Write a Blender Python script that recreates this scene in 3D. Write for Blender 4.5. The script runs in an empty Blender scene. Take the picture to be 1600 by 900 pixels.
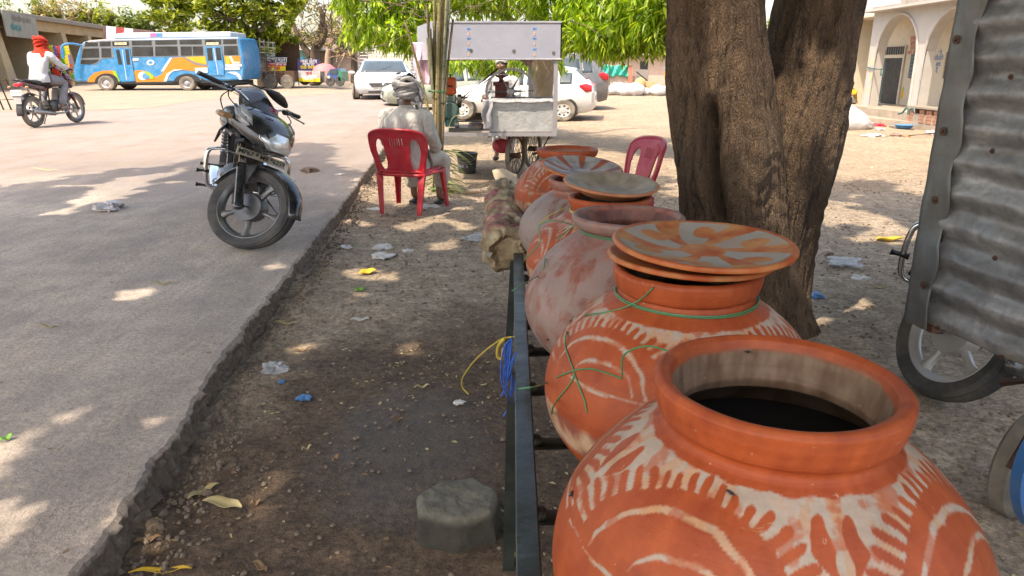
import bpy, bmesh, math, random
from mathutils import Vector, Matrix, Euler, noise
R = math.radians
rnd = random.Random(11)
scene = bpy.context.scene
COL = scene.collection

# ------------------------------------------------------------ camera, sky, sun, exposure
CAM_Z = 1.2; PITCH = R(17.2); FPX = 1130.0
cd = bpy.data.cameras.new('camera'); cam = bpy.data.objects.new('camera', cd); COL.objects.link(cam)
cam.location = (0, 0, CAM_Z); cam.rotation_euler = (R(90) - PITCH, 0, 0)
cd.sensor_width = 36; cd.lens = 36 * FPX / 1600; cd.clip_start = 0.02; cd.clip_end = 2000
scene.camera = cam
SUN_EL = R(60); SUN_AZ = R(222)          # azimuth, clockwise from +Y, of where the sun stands (behind the camera, to its left)
w = bpy.data.worlds.new('World'); scene.world = w; w.use_nodes = True
nt = w.node_tree; bg = nt.nodes['Background']
sky = nt.nodes.new('ShaderNodeTexSky'); sky.sky_type = 'NISHITA'; sky.sun_disc = False
sky.sun_elevation = SUN_EL; sky.sun_rotation = SUN_AZ; sky.air_density = 1.0; sky.dust_density = 3.5; sky.ozone_density = 1.0
nt.links.new(sky.outputs[0], bg.inputs[0]); bg.inputs[1].default_value = 0.15
sd = bpy.data.lights.new('sun', 'SUN'); sun = bpy.data.objects.new('sun', sd); COL.objects.link(sun)
sd.energy = 2.0; sd.angle = R(0.55); sd.color = (1.0, 0.95, 0.87)
SUNDIR = Vector((math.sin(SUN_AZ) * math.cos(SUN_EL), math.cos(SUN_AZ) * math.cos(SUN_EL), math.sin(SUN_EL)))
sun.rotation_euler = SUNDIR.to_track_quat('Z', 'Y').to_euler()
scene.view_settings.view_transform = 'Standard'; scene.view_settings.look = 'None'
scene.view_settings.exposure = 1.72; scene.view_settings.gamma = 1.0
scene.view_settings.use_curve_mapping = False
scene.view_settings.use_white_balance = True; scene.view_settings.white_balance_temperature = 7600; scene.view_settings.white_balance_tint = 11
scene.cycles.max_bounces = 8; scene.cycles.transparent_max_bounces = 12

# ------------------------------------------------------------ where things stand
def at(px, py, Y):                        # a point at distance Y in front of the camera's foot
    u = (px - 800) / FPX; v = (py - 450) / FPX
    d = Vector((u, math.cos(PITCH) - v * math.sin(PITCH), -math.sin(PITCH) - v * math.cos(PITCH)))
    return Vector((0, 0, CAM_Z)) + d * (Y / d.y)
def gr(px, py, z=0.0):                    # a point on the ground
    u = (px - 800) / FPX; v = (py - 450) / FPX
    d = Vector((u, math.cos(PITCH) - v * math.sin(PITCH), -math.sin(PITCH) - v * math.cos(PITCH)))
    return Vector((0, 0, CAM_Z)) + d * ((z - CAM_Z) / d.z)

# ------------------------------------------------------------ tags
def tag(o, label=None, cat=None, group=None, kind=None):
    if label: o['label'] = label
    if cat: o['category'] = cat
    if group: o['group'] = group
    if kind: o['kind'] = kind
    return o
def empty(name, loc=(0, 0, 0), rot=(0, 0, 0), label=None, cat=None, group=None, scale=1):
    o = bpy.data.objects.new(name, None); COL.objects.link(o)
    o.location = loc; o.rotation_euler = rot; o.empty_display_size = .1
    o.scale = scale if isinstance(scale, (tuple, list)) else (scale,) * 3
    return tag(o, label, cat, group)
def copy_tree(o, parent=None):
    c = o.copy(); COL.objects.link(c); c.parent = parent
    for ch in o.children: copy_tree(ch, c)
    return c

# ------------------------------------------------------------ mesh builder
def frame_of(d):
    d = Vector(d).normalized()
    a = Vector((0, 0, 1)) if abs(d.z) < .95 else Vector((1, 0, 0))
    x = d.cross(a).normalized(); y = x.cross(d).normalized()
    return x, y
class MB:
    def __init__(s): s.bm = bmesh.new(); s.M = Matrix()
    def v(s, p): return s.bm.verts.new(s.M @ Vector(p))
    def f(s, vs):
        try: return s.bm.faces.new(vs)
        except Exception: return None
    def poly(s, pts): return s.f([s.v(p) for p in pts])
    def box(s, c, d, rot=None, taper=1.0):
        M = Matrix.Translation(Vector(c)) @ (Euler(rot).to_matrix().to_4x4() if rot else Matrix())
        v = []
        for k in (-1, 1):
            t = taper if k > 0 else 1
            for i, j in ((-1, -1), (1, -1), (1, 1), (-1, 1)):
                v.append(s.v(M @ Vector((i * d[0] / 2 * t, j * d[1] / 2 * t, k * d[2] / 2))))
        for q in ((3, 2, 1, 0), (4, 5, 6, 7), (0, 1, 5, 4), (1, 2, 6, 5), (2, 3, 7, 6), (3, 0, 4, 7)): s.f([v[i] for i in q])
        return s
    def ring(s, c, x, y, rx, ry, n):
        return [s.v(Vector(c) + x * rx * math.cos(2 * math.pi * i / n) + y * ry * math.sin(2 * math.pi * i / n)) for i in range(n)]
    def skin(s, a, b):
        n = len(a)
        for i in range(n): s.f((a[i], a[(i + 1) % n], b[(i + 1) % n], b[i]))
    def tube(s, pts, r, n=8, caps=True, flat=None, closed=False):
        pts = [Vector(p) for p in pts]; m = len(pts)
        rs = r if isinstance(r, (list, tuple)) else [r] * m
        rings = []; px = None
        for i, p in enumerate(pts):
            if closed: d = pts[(i + 1) % m] - pts[i - 1]
            else: d = pts[min(i + 1, m - 1)] - pts[max(i - 1, 0)]
            if d.length < 1e-9: d = Vector((0, 0, 1))
            d.normalize()
            if px is None: x, y = frame_of(d)
            else:
                x = (px - d * px.dot(d)); x = x.normalized() if x.length > 1e-6 else frame_of(d)[0]
                y = d.cross(x).normalized() * 1
            px = x
            rings.append(s.ring(p, x, y, rs[i], rs[i] * (flat or 1), n))
        for a, b in zip(rings, rings[1:]): s.skin(a, b)
        if closed: s.skin(rings[-1], rings[0])
        elif caps: s.f(rings[0][::-1]); s.f(rings[-1])
        return s
    def lathe(s, prof, n=24, c=(0, 0, 0), axis='z', a0=0, a1=2 * math.pi):
        c = Vector(c); full = abs(a1 - a0 - 2 * math.pi) < 1e-6
        cols = []
        for i in range(n if full else n + 1):
            a = a0 + (a1 - a0) * i / n; col = []
            for r_, z in prof:
                if axis == 'z': p = Vector((r_ * math.cos(a), r_ * math.sin(a), z))
                elif axis == 'y': p = Vector((r_ * math.cos(a), z, r_ * math.sin(a)))
                else: p = Vector((z, r_ * math.cos(a), r_ * math.sin(a)))
                col.append(s.v(c + p))
            cols.append(col)
        k = len(cols)
        for i in range(k if full else k - 1):
            A, B = cols[i], cols[(i + 1) % k]
            for j in range(len(prof) - 1): s.f((A[j], B[j], B[j + 1], A[j + 1]))
        return s
    def prism(s, pts, off):                      # polygon pts extruded by vector off
        off = Vector(off); a = [s.v(p) for p in pts]; b = [s.v(Vector(p) + off) for p in pts]
        s.f(a[::-1]); s.f(b); s.skin(a, b); return s
    def ball(s, c, r, n=12, m=8, rot=None):
        r = r if isinstance(r, (tuple, list)) else (r, r, r)
        Mx = Matrix.Translation(Vector(c)) @ (Euler(rot).to_matrix().to_4x4() if rot else Matrix())
        rows = []
        for j in range(1, m):
            t = math.pi * j / m
            rows.append([s.v(Mx @ Vector((r[0] * math.sin(t) * math.cos(2 * math.pi * i / n), r[1] * math.sin(t) * math.sin(2 * math.pi * i / n), r[2] * math.cos(t)))) for i in range(n)])
        a = s.v(Mx @ Vector((0, 0, r[2]))); b = s.v(Mx @ Vector((0, 0, -r[2])))
        for x, y in zip(rows, rows[1:]): s.skin(x[::-1], y[::-1])
        for i in range(n): s.f((a, rows[0][i], rows[0][(i + 1) % n])); s.f((b, rows[-1][(i + 1) % n], rows[-1][i]))
        return s
    def build(s, name, mat, parent=None, smooth=True, bevel=0, sub=0, solid=0, angle=40):
        bm = s.bm
        bmesh.ops.recalc_face_normals(bm, faces=bm.faces)
        me = bpy.data.meshes.new(name); bm.to_mesh(me); bm.free()
        if smooth:
            for p in me.polygons: p.use_smooth = True
            if not sub:
                try: me.set_sharp_from_angle(angle=R(angle))
                except Exception: pass
        o = bpy.data.objects.new(name, me); COL.objects.link(o)
        if mat: me.materials.append(mat)
        if parent: o.parent = parent
        if solid:
            m = o.modifiers.new('solid', 'SOLIDIFY'); m.thickness = solid; m.offset = 0
        if bevel:
            m = o.modifiers.new('bevel', 'BEVEL'); m.width = bevel; m.segments = 2; m.limit_method = 'ANGLE'; m.angle_limit = R(35)
        if sub:
            m = o.modifiers.new('sub', 'SUBSURF'); m.levels = sub; m.render_levels = sub
        return o
def spline(pts, k=8):                            # smooth curve through points
    P = [Vector(p) for p in pts]; P = [P[0] * 2 - P[1]] + P + [P[-1] * 2 - P[-2]]; out = []
    for i in range(1, len(P) - 2):
        a, b, c, d = P[i - 1:i + 3]
        for j in range(k):
            t = j / k
            out.append(.5 * ((2 * b) + (c - a) * t + (2 * a - 5 * b + 4 * c - d) * t * t + (3 * b - a - 3 * c + d) * t ** 3))
    out.append(P[-2]); return out
def fbm(x, y, z=0, o=3):
    return noise.fractal(Vector((x, y, z)), 1.0, 2.0, o)

# ------------------------------------------------------------ materials
def lin(c):
    if isinstance(c, str):
        c = [int(c[i:i + 2], 16) / 255 for i in (0, 2, 4)]
        c = [x / 12.92 if x <= .04045 else ((x + .055) / 1.055) ** 2.4 for x in c]
    return (c[0], c[1], c[2], 1)
class NT:
    def __init__(s, m): s.t = m.node_tree; s.n = s.t.nodes; s.b = s.n['Principled BSDF']
    def new(s, t, **k):
        n = s.n.new(t)
        for a, b in k.items(): setattr(n, a, b)
        return n
    def link(s, a, b): s.t.links.new(a, b)
    def coord(s, kind='Object'): return s.new('ShaderNodeTexCoord').outputs[kind]
    def noise(s, co, scale, detail=4, rough=.55, stretch=None, dist=0):
        if stretch:
            mp = s.new('ShaderNodeMapping'); mp.inputs['Scale'].default_value = stretch; s.link(co, mp.inputs[0]); co = mp.outputs[0]
        n = s.new('ShaderNodeTexNoise'); n.inputs['Scale'].default_value = scale; n.inputs['Detail'].default_value = detail
        n.inputs['Roughness'].default_value = rough; n.inputs['Distortion'].default_value = dist; s.link(co, n.inputs['Vector']); return n.outputs['Fac']
    def ramp(s, fac, stops):
        r = s.new('ShaderNodeValToRGB'); e = r.color_ramp.elements
        while len(e) < len(stops): e.new(.5)
        for i, (p, c) in enumerate(stops):
            e[i].position = p; e[i].color = lin(c) if not isinstance(c, (int, float)) else (c, c, c, 1)
        s.link(fac, r.inputs[0]); return r.outputs[0]
    def mix(s, fac, a, b, mode='MIX'):
        m = s.new('ShaderNodeMix', data_type='RGBA', blend_type=mode)
        for inp, val in ((m.inputs[0], fac), (m.inputs[6], a), (m.inputs[7], b)):
            if hasattr(val, 'is_linked') or hasattr(val, 'links'): s.link(val, inp)
            elif isinstance(val, (int, float)): inp.default_value = val if inp == m.inputs[0] else (val, val, val, 1)
            else: inp.default_value = lin(val)
        return m.outputs[2]
    def math(s, op, a, b=0.0, clamp=False):
        m = s.new('ShaderNodeMath', operation=op); m.use_clamp = clamp
        for i, val in ((0, a), (1, b)):
            if hasattr(val, 'links'): s.link(val, m.inputs[i])
            else: m.inputs[i].default_value = val
        return m.outputs[0]
    def bump(s, h, strength, dist, prev=None):
        b = s.new('ShaderNodeBump'); b.inputs['Strength'].default_value = strength; b.inputs['Distance'].default_value = dist
        s.link(h, b.inputs['Height'])
        if prev: s.link(prev, b.inputs['Normal'])
        return b.outputs[0]
def newmat(name):
    m = bpy.data.materials.new(name); m.use_nodes = True; return m, NT(m)
def mat(name, col, rough=.6, metal=0.0, var=.12, vs=6, bump=.15, bs=40, bd=.004, col2=None, dirt=0, dirtcol=(.25, .2, .15), ds=3, coat=0, alpha=1, trans=0, emit=None, stretch=None):
    m, n = newmat(name); b = n.b; c = lin(col); co = n.coord()
    f = n.noise(co, vs, 5, .6, stretch)
    if col2 is None: a_ = [x * (1 - var) for x in c[:3]]; b_ = [min(1, x * (1 + var)) for x in c[:3]]
    else: a_ = c[:3]; b_ = lin(col2)[:3]
    out = n.ramp(f, [(.3, a_), (.7, b_)])
    if dirt:
        d = n.noise(co, ds, 6, .65); dm = n.ramp(d, [(.5 - dirt * .25, 0.0), (.72, 1.0)]); out = n.mix(n.math('MULTIPLY', dm, min(1, dirt * 1.2)), out, dirtcol)
    n.link(out, b.inputs['Base Color'])
    b.inputs['Roughness'].default_value = rough; b.inputs['Metallic'].default_value = metal
    if rough > .12 and var > 0:
        rr = n.ramp(n.noise(co, vs * 2.3, 4), [(.3, max(0.03, rough - .12)), (.7, min(1, rough + .12))]); n.link(rr, b.inputs['Roughness'])
    if bump: n.link(n.bump(n.noise(co, bs, 5, .6, stretch), bump, bd), b.inputs['Normal'])
    b.inputs['Coat Weight'].default_value = coat; b.inputs['Coat Roughness'].default_value = .08
    if alpha < 1: b.inputs['Alpha'].default_value = alpha
    if trans: b.inputs['Transmission Weight'].default_value = trans
    return m
def leafmat(name, c1, c2, c3, transl=.45, rough=.45, s=.6):
    m, n = newmat(name); b = n.b
    g = n.new('ShaderNodeNewGeometry')
    a = n.ramp(g.outputs['Random Per Island'], [(0.05, c1), (.5, c2), (.95, c3)])
    big = n.ramp(n.noise(n.coord(), s, 3), [(.35, (.72, .72, .72)), (.65, (1.18, 1.18, 1.12))])
    a = n.mix(1.0, a, big, 'MULTIPLY')
    n.link(a, b.inputs['Base Color']); b.inputs['Roughness'].default_value = rough
    tr = n.new('ShaderNodeBsdfTranslucent'); n.link(n.mix(1.0, a, (1.25, 1.3, .55), 'MULTIPLY'), tr.inputs[0])
    mx = n.new('ShaderNodeMixShader'); mx.inputs[0].default_value = transl
    n.link(b.outputs[0], mx.inputs[1]); n.link(tr.outputs[0], mx.inputs[2])
    out = [x for x in n.n if x.type == 'OUTPUT_MATERIAL'][0]; n.link(mx.outputs[0], out.inputs[0]); return m

M = {}
M['rubber'] = mat('rubber', (.035, .035, .037), .75, dirt=.5, dirtcol=(.16, .14, .12), ds=9)
M['rubber_dusty'] = mat('rubber_dusty', (.07, .062, .055), .85, dirt=.8, dirtcol=(.28, .24, .19), ds=7)
M['black'] = mat('black_paint', (.018, .019, .022), .22, coat=.6, bump=.02, dirt=.35, dirtcol=(.12, .11, .1), ds=5)
M['blackplastic'] = mat('black_plastic', (.022, .022, .024), .5, bump=.2, bs=120)
M['chrome'] = mat('chrome', (.72, .73, .75), .14, 1, var=.05, bump=.02)
M['steel'] = mat('dull_steel', (.42, .41, .40), .42, .9, dirt=.4, dirtcol=(.18, .15, .12))
M['alloy_dark'] = mat('dark_alloy', (.10, .105, .115), .38, .6, dirt=.4, dirtcol=(.25, .22, .18))
M['alloy'] = mat('pale_alloy', (.44, .44, .45), .45, .45, dirt=.35, dirtcol=(.4, .36, .3))
M['engine'] = mat('engine_metal', (.13, .13, .13), .5, .7, dirt=.6, dirtcol=(.2, .16, .12), bs=60, bump=.4)
M['seat'] = mat('seat_vinyl', (.02, .02, .021), .55, bump=.3, bs=90)
M['glass'] = mat('dark_glass', (.03, .04, .045), .06, bump=0, var=.1)
M['lens'] = mat('clear_lens', (.75, .76, .76), .08, .55, bump=.5, bs=18, bd=.01, var=.25)
M['amber'] = mat('amber_lens', (.36, .22, .11), .15, bump=.1)
M['redlens'] = mat('red_lens', (.5, .02, .03), .15, bump=.1)
M['plate_w'] = mat('plate_white', (.55, .55, .53), .4, bump=0, dirt=.2)
M['plate_y'] = mat('plate_buff', (.47, .43, .34), .45, bump=0, dirt=.3)
M['ink'] = mat('ink_black', (.02, .02, .02), .6, bump=0)
M['white_car'] = mat('white_car_paint', (.50, .51, .52), .25, coat=.7, bump=0, var=.03, dirt=.15, dirtcol=(.5, .45, .38))
M['rust'] = mat('rusty_iron', (.10, .055, .035), .8, .3, bump=.5, bs=50)
def text(body, name, matl, parent, M4, size, extrude=.001, align='CENTER', bold=0, sx=1.0):
    cu = bpy.data.curves.new(name, 'FONT'); cu.body = body; cu.size = size; cu.extrude = extrude; cu.align_x = align; cu.align_y = 'CENTER'; cu.offset = bold
    cu.materials.append(matl); t = bpy.data.objects.new('tmp', cu); COL.objects.link(t)
    bpy.context.view_layer.update(); dg = bpy.context.evaluated_depsgraph_get()
    me = bpy.data.meshes.new_from_object(t.evaluated_get(dg)); COL.objects.unlink(t); bpy.data.objects.remove(t)
    me.transform(M4 @ Matrix.Diagonal((sx, 1, 1, 1)))
    o = bpy.data.objects.new(name, me); COL.objects.link(o); o.parent = parent; return o
def basis(o, x, y):                              # matrix with local x,y axes and origin
    x = Vector(x).normalized(); y = Vector(y); y = (y - x * y.dot(x)).normalized(); z = x.cross(y)
    m = Matrix((x, y, z)).transposed().to_4x4(); m.translation = Vector(o); return m
# ============================================================ THE GROUND
KERB = [(-.95, -3), (-.985, .8), (-.993, 1.363), (-1.026, 1.788), (-1.139, 2.622), (-1.268, 4.203), (-1.44, 6.4), (-1.653, 8.753), (-2.6, 20), (-4.2, 40), (-7.4, 90)]
def kerb_x(y):
    for (x0, y0), (x1, y1) in zip(KERB, KERB[1:]):
        if y <= y1:
            t = (y - y0) / (y1 - y0); return x0 + (x1 - x0) * t
    return KERB[-1][0]
def kerb_edge(y):
    return kerb_x(y) + .022 * fbm(y * 2.2, 3.1, 0, 3) + .015 * fbm(y * 11, 1.7, 0, 2) + .008 * fbm(y * 35, 8, 0, 2)
def dirt_h(x, y):
    h = .035 * fbm(x * .9, y * .9, 0, 3) + .008 * fbm(x * 5, y * 5, 2, 3)
    d = math.hypot(x, y)
    if d < 7: h += .004 * fbm(x * 22, y * 22, 5, 2)
    k = x - kerb_x(y)                            # crumbled soil heaped against the broken edge of the road
    if 0 < k < .35: h += .035 * (1 - k / .35) * (.5 + fbm(x * 6, y * 4, 9, 2))
    return h * min(1, 12 / max(d, 1)) - .01
def grid_xy(xs, ys, hf):
    mb = MB(); rows = [[mb.v((x, y, hf(x, y))) for x in xs] for y in ys]
    for a, b in zip(rows, rows[1:]):
        for i in range(len(xs) - 1): mb.f((a[i], a[i + 1], b[i + 1], b[i]))
    return mb
def steps(segs):
    out = []
    for a, b, s in segs:
        n = max(1, int(round((b - a) / s))); out += [a + (b - a) * i / n for i in range(n)]
    return out + [segs[-1][1]]
def dirt_mat():
    m, n = newmat('dirt'); co = n.coord(); b = n.b
    sep = n.new('ShaderNodeSeparateXYZ'); n.link(co, sep.inputs[0]); X, Y = sep.outputs[0], sep.outputs[1]
    base = n.ramp(n.noise(co, 1.1, 7, .62), [(.3, (.32, .25, .18)), (.52, (.40, .315, .235)), (.75, (.46, .37, .28))])
    fine = n.mix(1.0, n.ramp(n.noise(co, 42, 8, .8), [(.36, (.42, .40, .38)), (.5, (1, 1, 1)), (.64, (1.55, 1.5, 1.45))]), n.ramp(n.noise(co, 11, 6, .7), [(.36, (.72, .70, .68)), (.64, (1.25, 1.25, 1.22))]), 'MULTIPLY')
    base = n.mix(1.0, base, fine, 'MULTIPLY')
    dry = n.ramp(n.math('MULTIPLY', n.math('ADD', Y, n.math('MULTIPLY', n.noise(co, .6, 4), 4.0)), .1), [(.75, 0.0), (1.2, 1.0)]); base = n.mix(dry, base, n.mix(1.0, base, (.82, .80, .78), 'MULTIPLY'))  # dry masks the sunlit far dirt, painted darker to hold down its brightness
    sp = n.new('ShaderNodeTexVoronoi'); sp.inputs['Scale'].default_value = 55; n.link(co, sp.inputs[0])
    chips = n.ramp(sp.outputs['Distance'], [(.10, 1.0), (.20, 0.0)])
    sel = n.ramp(n.noise(co, 30, 2), [(.54, 0.0), (.60, 1.0)])
    base = n.mix(n.math('MULTIPLY', n.math('MULTIPLY', chips, sel), .7), base, (.55, .50, .42))
    # damp, trodden soil where water is spilled round the stand: depends on the place only
    dx = n.math('ADD', X, .25); dx = n.math('MULTIPLY', dx, dx)
    dy = n.math('ADD', Y, -1.4); dy = n.math('MULTIPLY', n.math('MULTIPLY', dy, dy), .20)
    wob = n.math('MULTIPLY', n.math('ADD', n.noise(co, 1.6, 5, .6), -.5), 1.6)
    damp = n.math('ADD', n.math('ADD', dx, dy), wob)
    dampm = n.ramp(damp, [(.55, 1.0), (1.0, 0.0)])
    base = n.mix(n.math('MULTIPLY', dampm, .86), base, n.mix(1.0, base, (.27, .205, .16), 'MULTIPLY'))
    # the wet patch by the stone block
    wx = n.math('ADD', X, .33); wx = n.math('MULTIPLY', wx, wx); wy = n.math('ADD', Y, -2.15); wy = n.math('MULTIPLY', n.math('MULTIPLY', wy, wy), .35)
    wet = n.math('ADD', n.math('ADD', wx, wy), n.math('MULTIPLY', n.math('ADD', n.noise(co, 7, 6, .7), -.5), .16))
    wetm = n.ramp(wet, [(.03, 1.0), (.11, 0.0)])
    base = n.mix(n.math('MULTIPLY', wetm, .35), base, (.045, .042, .04))
    n.link(base, b.inputs['Base Color'])
    rr = n.mix(wetm, (.92, .92, .92), (.42, .42, .42)); n.link(rr, b.inputs['Roughness'])
    h = n.math('ADD', n.noise(co, 38, 8, .72), n.math('MULTIPLY', chips, .15))
    h2 = n.noise(co, 8, 5, .6)
    n.link(n.bump(h, 1.0, .022, n.bump(h2, .7, .04)), b.inputs['Normal'])
    return m
xs = steps([(-80, -10, 10), (-10, -2, 1), (-2, 2.6, .03), (2.6, 8, .2), (8, 20, 1), (20, 150, 10)])
ys = steps([(-30, -2, 4), (-2, .8, .2), (.8, 5.2, .03), (5.2, 9, .07), (9, 30, .6), (30, 60, 3), (60, 700, 40)])
def ground_h(x, y):
    h = dirt_h(x, y)
    e = kerb_x(y)
    if x < e - .12: h = -.06
    return h
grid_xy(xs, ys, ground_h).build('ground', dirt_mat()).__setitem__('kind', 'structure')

def road_mat():
    m, n = newmat('road'); co = n.coord(); b = n.b
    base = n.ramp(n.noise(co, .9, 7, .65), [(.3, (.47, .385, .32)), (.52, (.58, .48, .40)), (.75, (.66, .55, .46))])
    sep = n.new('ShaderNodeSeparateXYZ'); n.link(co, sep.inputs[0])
    sun_dim = n.ramp(n.math('MULTIPLY', n.math('ADD', sep.outputs[1], n.math('MULTIPLY', n.noise(co, .5, 4), 4.0)), .1), [(.75, 0.0), (1.15, 1.0)])
    base = n.mix(n.math('MULTIPLY', sun_dim, 1.0), base, n.mix(1.0, base, (.45, .435, .44), 'MULTIPLY'))  # sunlit far road painted darker, to even it with the shaded pale near road
    smud = n.ramp(n.noise(co, 4.5, 8, .72, (1.6, .8, 1), .8), [(.50, 0.0), (.66, 1.0)]); base = n.mix(n.math('MULTIPLY', smud, .38), base, (.27, .225, .185))
    st = n.ramp(n.noise(co, 1.5, 6, .65, (3.0, .35, 1)), [(.3, (.86, .85, .84)), (.7, (1.1, 1.1, 1.1))])
    base = n.mix(1.0, base, st, 'MULTIPLY')
    fine = n.ramp(n.noise(co, 60, 5, .75), [(.36, (.66, .64, .62)), (.5, (1, 1, 1)), (.66, (1.28, 1.28, 1.28))])
    base = n.mix(1.0, base, fine, 'MULTIPLY')
    # worn asphalt lane showing through the dust further out
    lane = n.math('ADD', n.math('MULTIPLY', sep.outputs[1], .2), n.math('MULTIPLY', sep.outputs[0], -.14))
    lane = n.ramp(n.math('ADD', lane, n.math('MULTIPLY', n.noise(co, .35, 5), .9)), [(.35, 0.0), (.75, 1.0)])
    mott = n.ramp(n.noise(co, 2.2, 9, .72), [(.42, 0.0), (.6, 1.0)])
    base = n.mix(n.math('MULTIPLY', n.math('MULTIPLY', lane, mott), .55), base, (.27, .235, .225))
    spk = n.new('ShaderNodeTexVoronoi'); spk.inputs['Scale'].default_value = 28; n.link(co, spk.inputs[0])
    pits = n.math('MULTIPLY', n.ramp(spk.outputs['Distance'], [(.06, 1.0), (.16, 0.0)]), n.ramp(n.noise(co, 9, 2), [(.55, 0.0), (.62, 1.0)]))
    base = n.mix(n.math('MULTIPLY', pits, .4), base, (.2, .17, .14))
    facem = n.ramp(n.math('ADD', n.math('MULTIPLY', sep.outputs[2], 10.0), n.math('MULTIPLY', n.noise(co, 20, 4), .25)), [(.92, 1.0), (1.04, 0.0)]); base = n.mix(facem, base, n.ramp(n.noise(co, 40, 6, .75), [(.32, (.10, .075, .055)), (.55, (.21, .16, .12)), (.72, (.33, .27, .21))]))
    trk = n.ramp(n.noise(co, .55, 7, .7, (3.2, .22, 1), .6), [(.46, 0.0), (.56, 1.0)]); base = n.mix(n.math('MULTIPLY', trk, .22), base, (.20, .165, .14))
    gv = n.ramp(n.noise(co, 14, 5, .75), [(.60, 0.0), (.66, 1.0)]); base = n.mix(n.math('MULTIPLY', gv, .4), base, (.19, .16, .135))
    n.link(base, b.inputs['Base Color']); b.inputs['Roughness'].default_value = .85
    h = n.math('ADD', n.noise(co, 45, 7, .72), n.math('MULTIPLY', pits, -.3)); h2 = n.noise(co, 3, 6, .6, (2.2, 1, 1))
    n.link(n.bump(h, .8, .012, n.bump(h2, .5, .025)), b.inputs['Normal']); return m
RZ = .10
mb = MB(); ys = steps([(-3, .8, .2), (.8, 6, .012), (6, 12, .04), (12, 30, .5), (30, 90, 4)])
offs = [0, .012, .05, .12, .3, .7, 1.5, 3, 6, 12, 25, 70]
prev = None
for y in ys:
    ex = kerb_edge(y); row = []
    ero = .5 + .5 * fbm(y * 9, 4, 3, 2)
    for k in range(10):                            # ragged face of broken concrete, lowest first
        t = k / 10; z = -.05 + (RZ + .045) * t
        row.append(mb.v((ex + .022 * (1 - t) ** 1.5 * (1 + ero) + .022 * fbm(y * 26, z * 45, 1, 4) * (1 - t * .3) + .007 * fbm(y * 80, z * 110, 5, 2), y, z + .010 * fbm(y * 20, k * 1.9, 7, 2))))
    for i, o_ in enumerate(offs):
        hh = RZ + .006 * fbm((ex - o_) * 1.6, y * 1.6, 4, 3) * min(1, 8 / max(y, 1)) - (.006 * (1 + ero) if i == 0 else 0)
        row.append(mb.v((ex - o_, y, hh)))
    if prev:
        for i in range(len(row) - 1): mb.f((prev[i], prev[i + 1], row[i + 1], row[i]))
    prev = row
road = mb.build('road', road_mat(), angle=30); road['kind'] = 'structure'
# crumbled concrete and soil along the broken edge
bm_ = MB(); r2 = random.Random(5)
for i in range(1500):
    y = .9 + 7.5 * r2.random() ** 1.3; x = kerb_edge(y) + .03 + .13 * r2.random() ** 1.6; s = r2.uniform(.003, .010) * (1.0 if r2.random() < .93 else 1.7)
    x = max(x, kerb_edge(y) + .05); z = dirt_h(x, y) + s * .2
    bm_.ball((x, y, z), (s * r2.uniform(.8, 1.5), s, s * r2.uniform(.5, .9)), 6, 4, (r2.random() * 3, r2.random() * 3, r2.random() * 3))
M['crumb'] = mat('crumbled_concrete', (.20, .15, .11), .95, var=.3, bump=.6, bs=90)
tag(bm_.build('kerb_rubble', M['crumb'], smooth=False), 'crumbs of broken concrete and soil along the road edge', 'rubble', kind='stuff')

M['dust'] = mat('dust', (.27, .215, .16), .95, var=.14, vs=1.2, bump=.5, bs=14, bd=.03)
mb = MB(); prev = None
far_edge = [(-60, 13), (-14, 17.5), (-10.7, 22.5), (-8.7, 26.0), (-6.9, 28.5), (-6.3, 30.5)]
def fe_y(x): pass
pts = spline([(a, b, 0) for a, b in far_edge], 14)
A = []; B = []
for i, p in enumerate(pts):
    j = .35 * fbm(p.x * .5, p.y * .5, 6, 3)
    A.append((p.x + j, p.y + j, RZ + .004)); B.append((p.x - 8, p.y + 60, RZ + .012))
for i in range(len(A) - 1): mb.poly((A[i], A[i + 1], B[i + 1], B[i]))
mb.build('roadside_dust', M['dust']).__setitem__('kind', 'structure')
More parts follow.
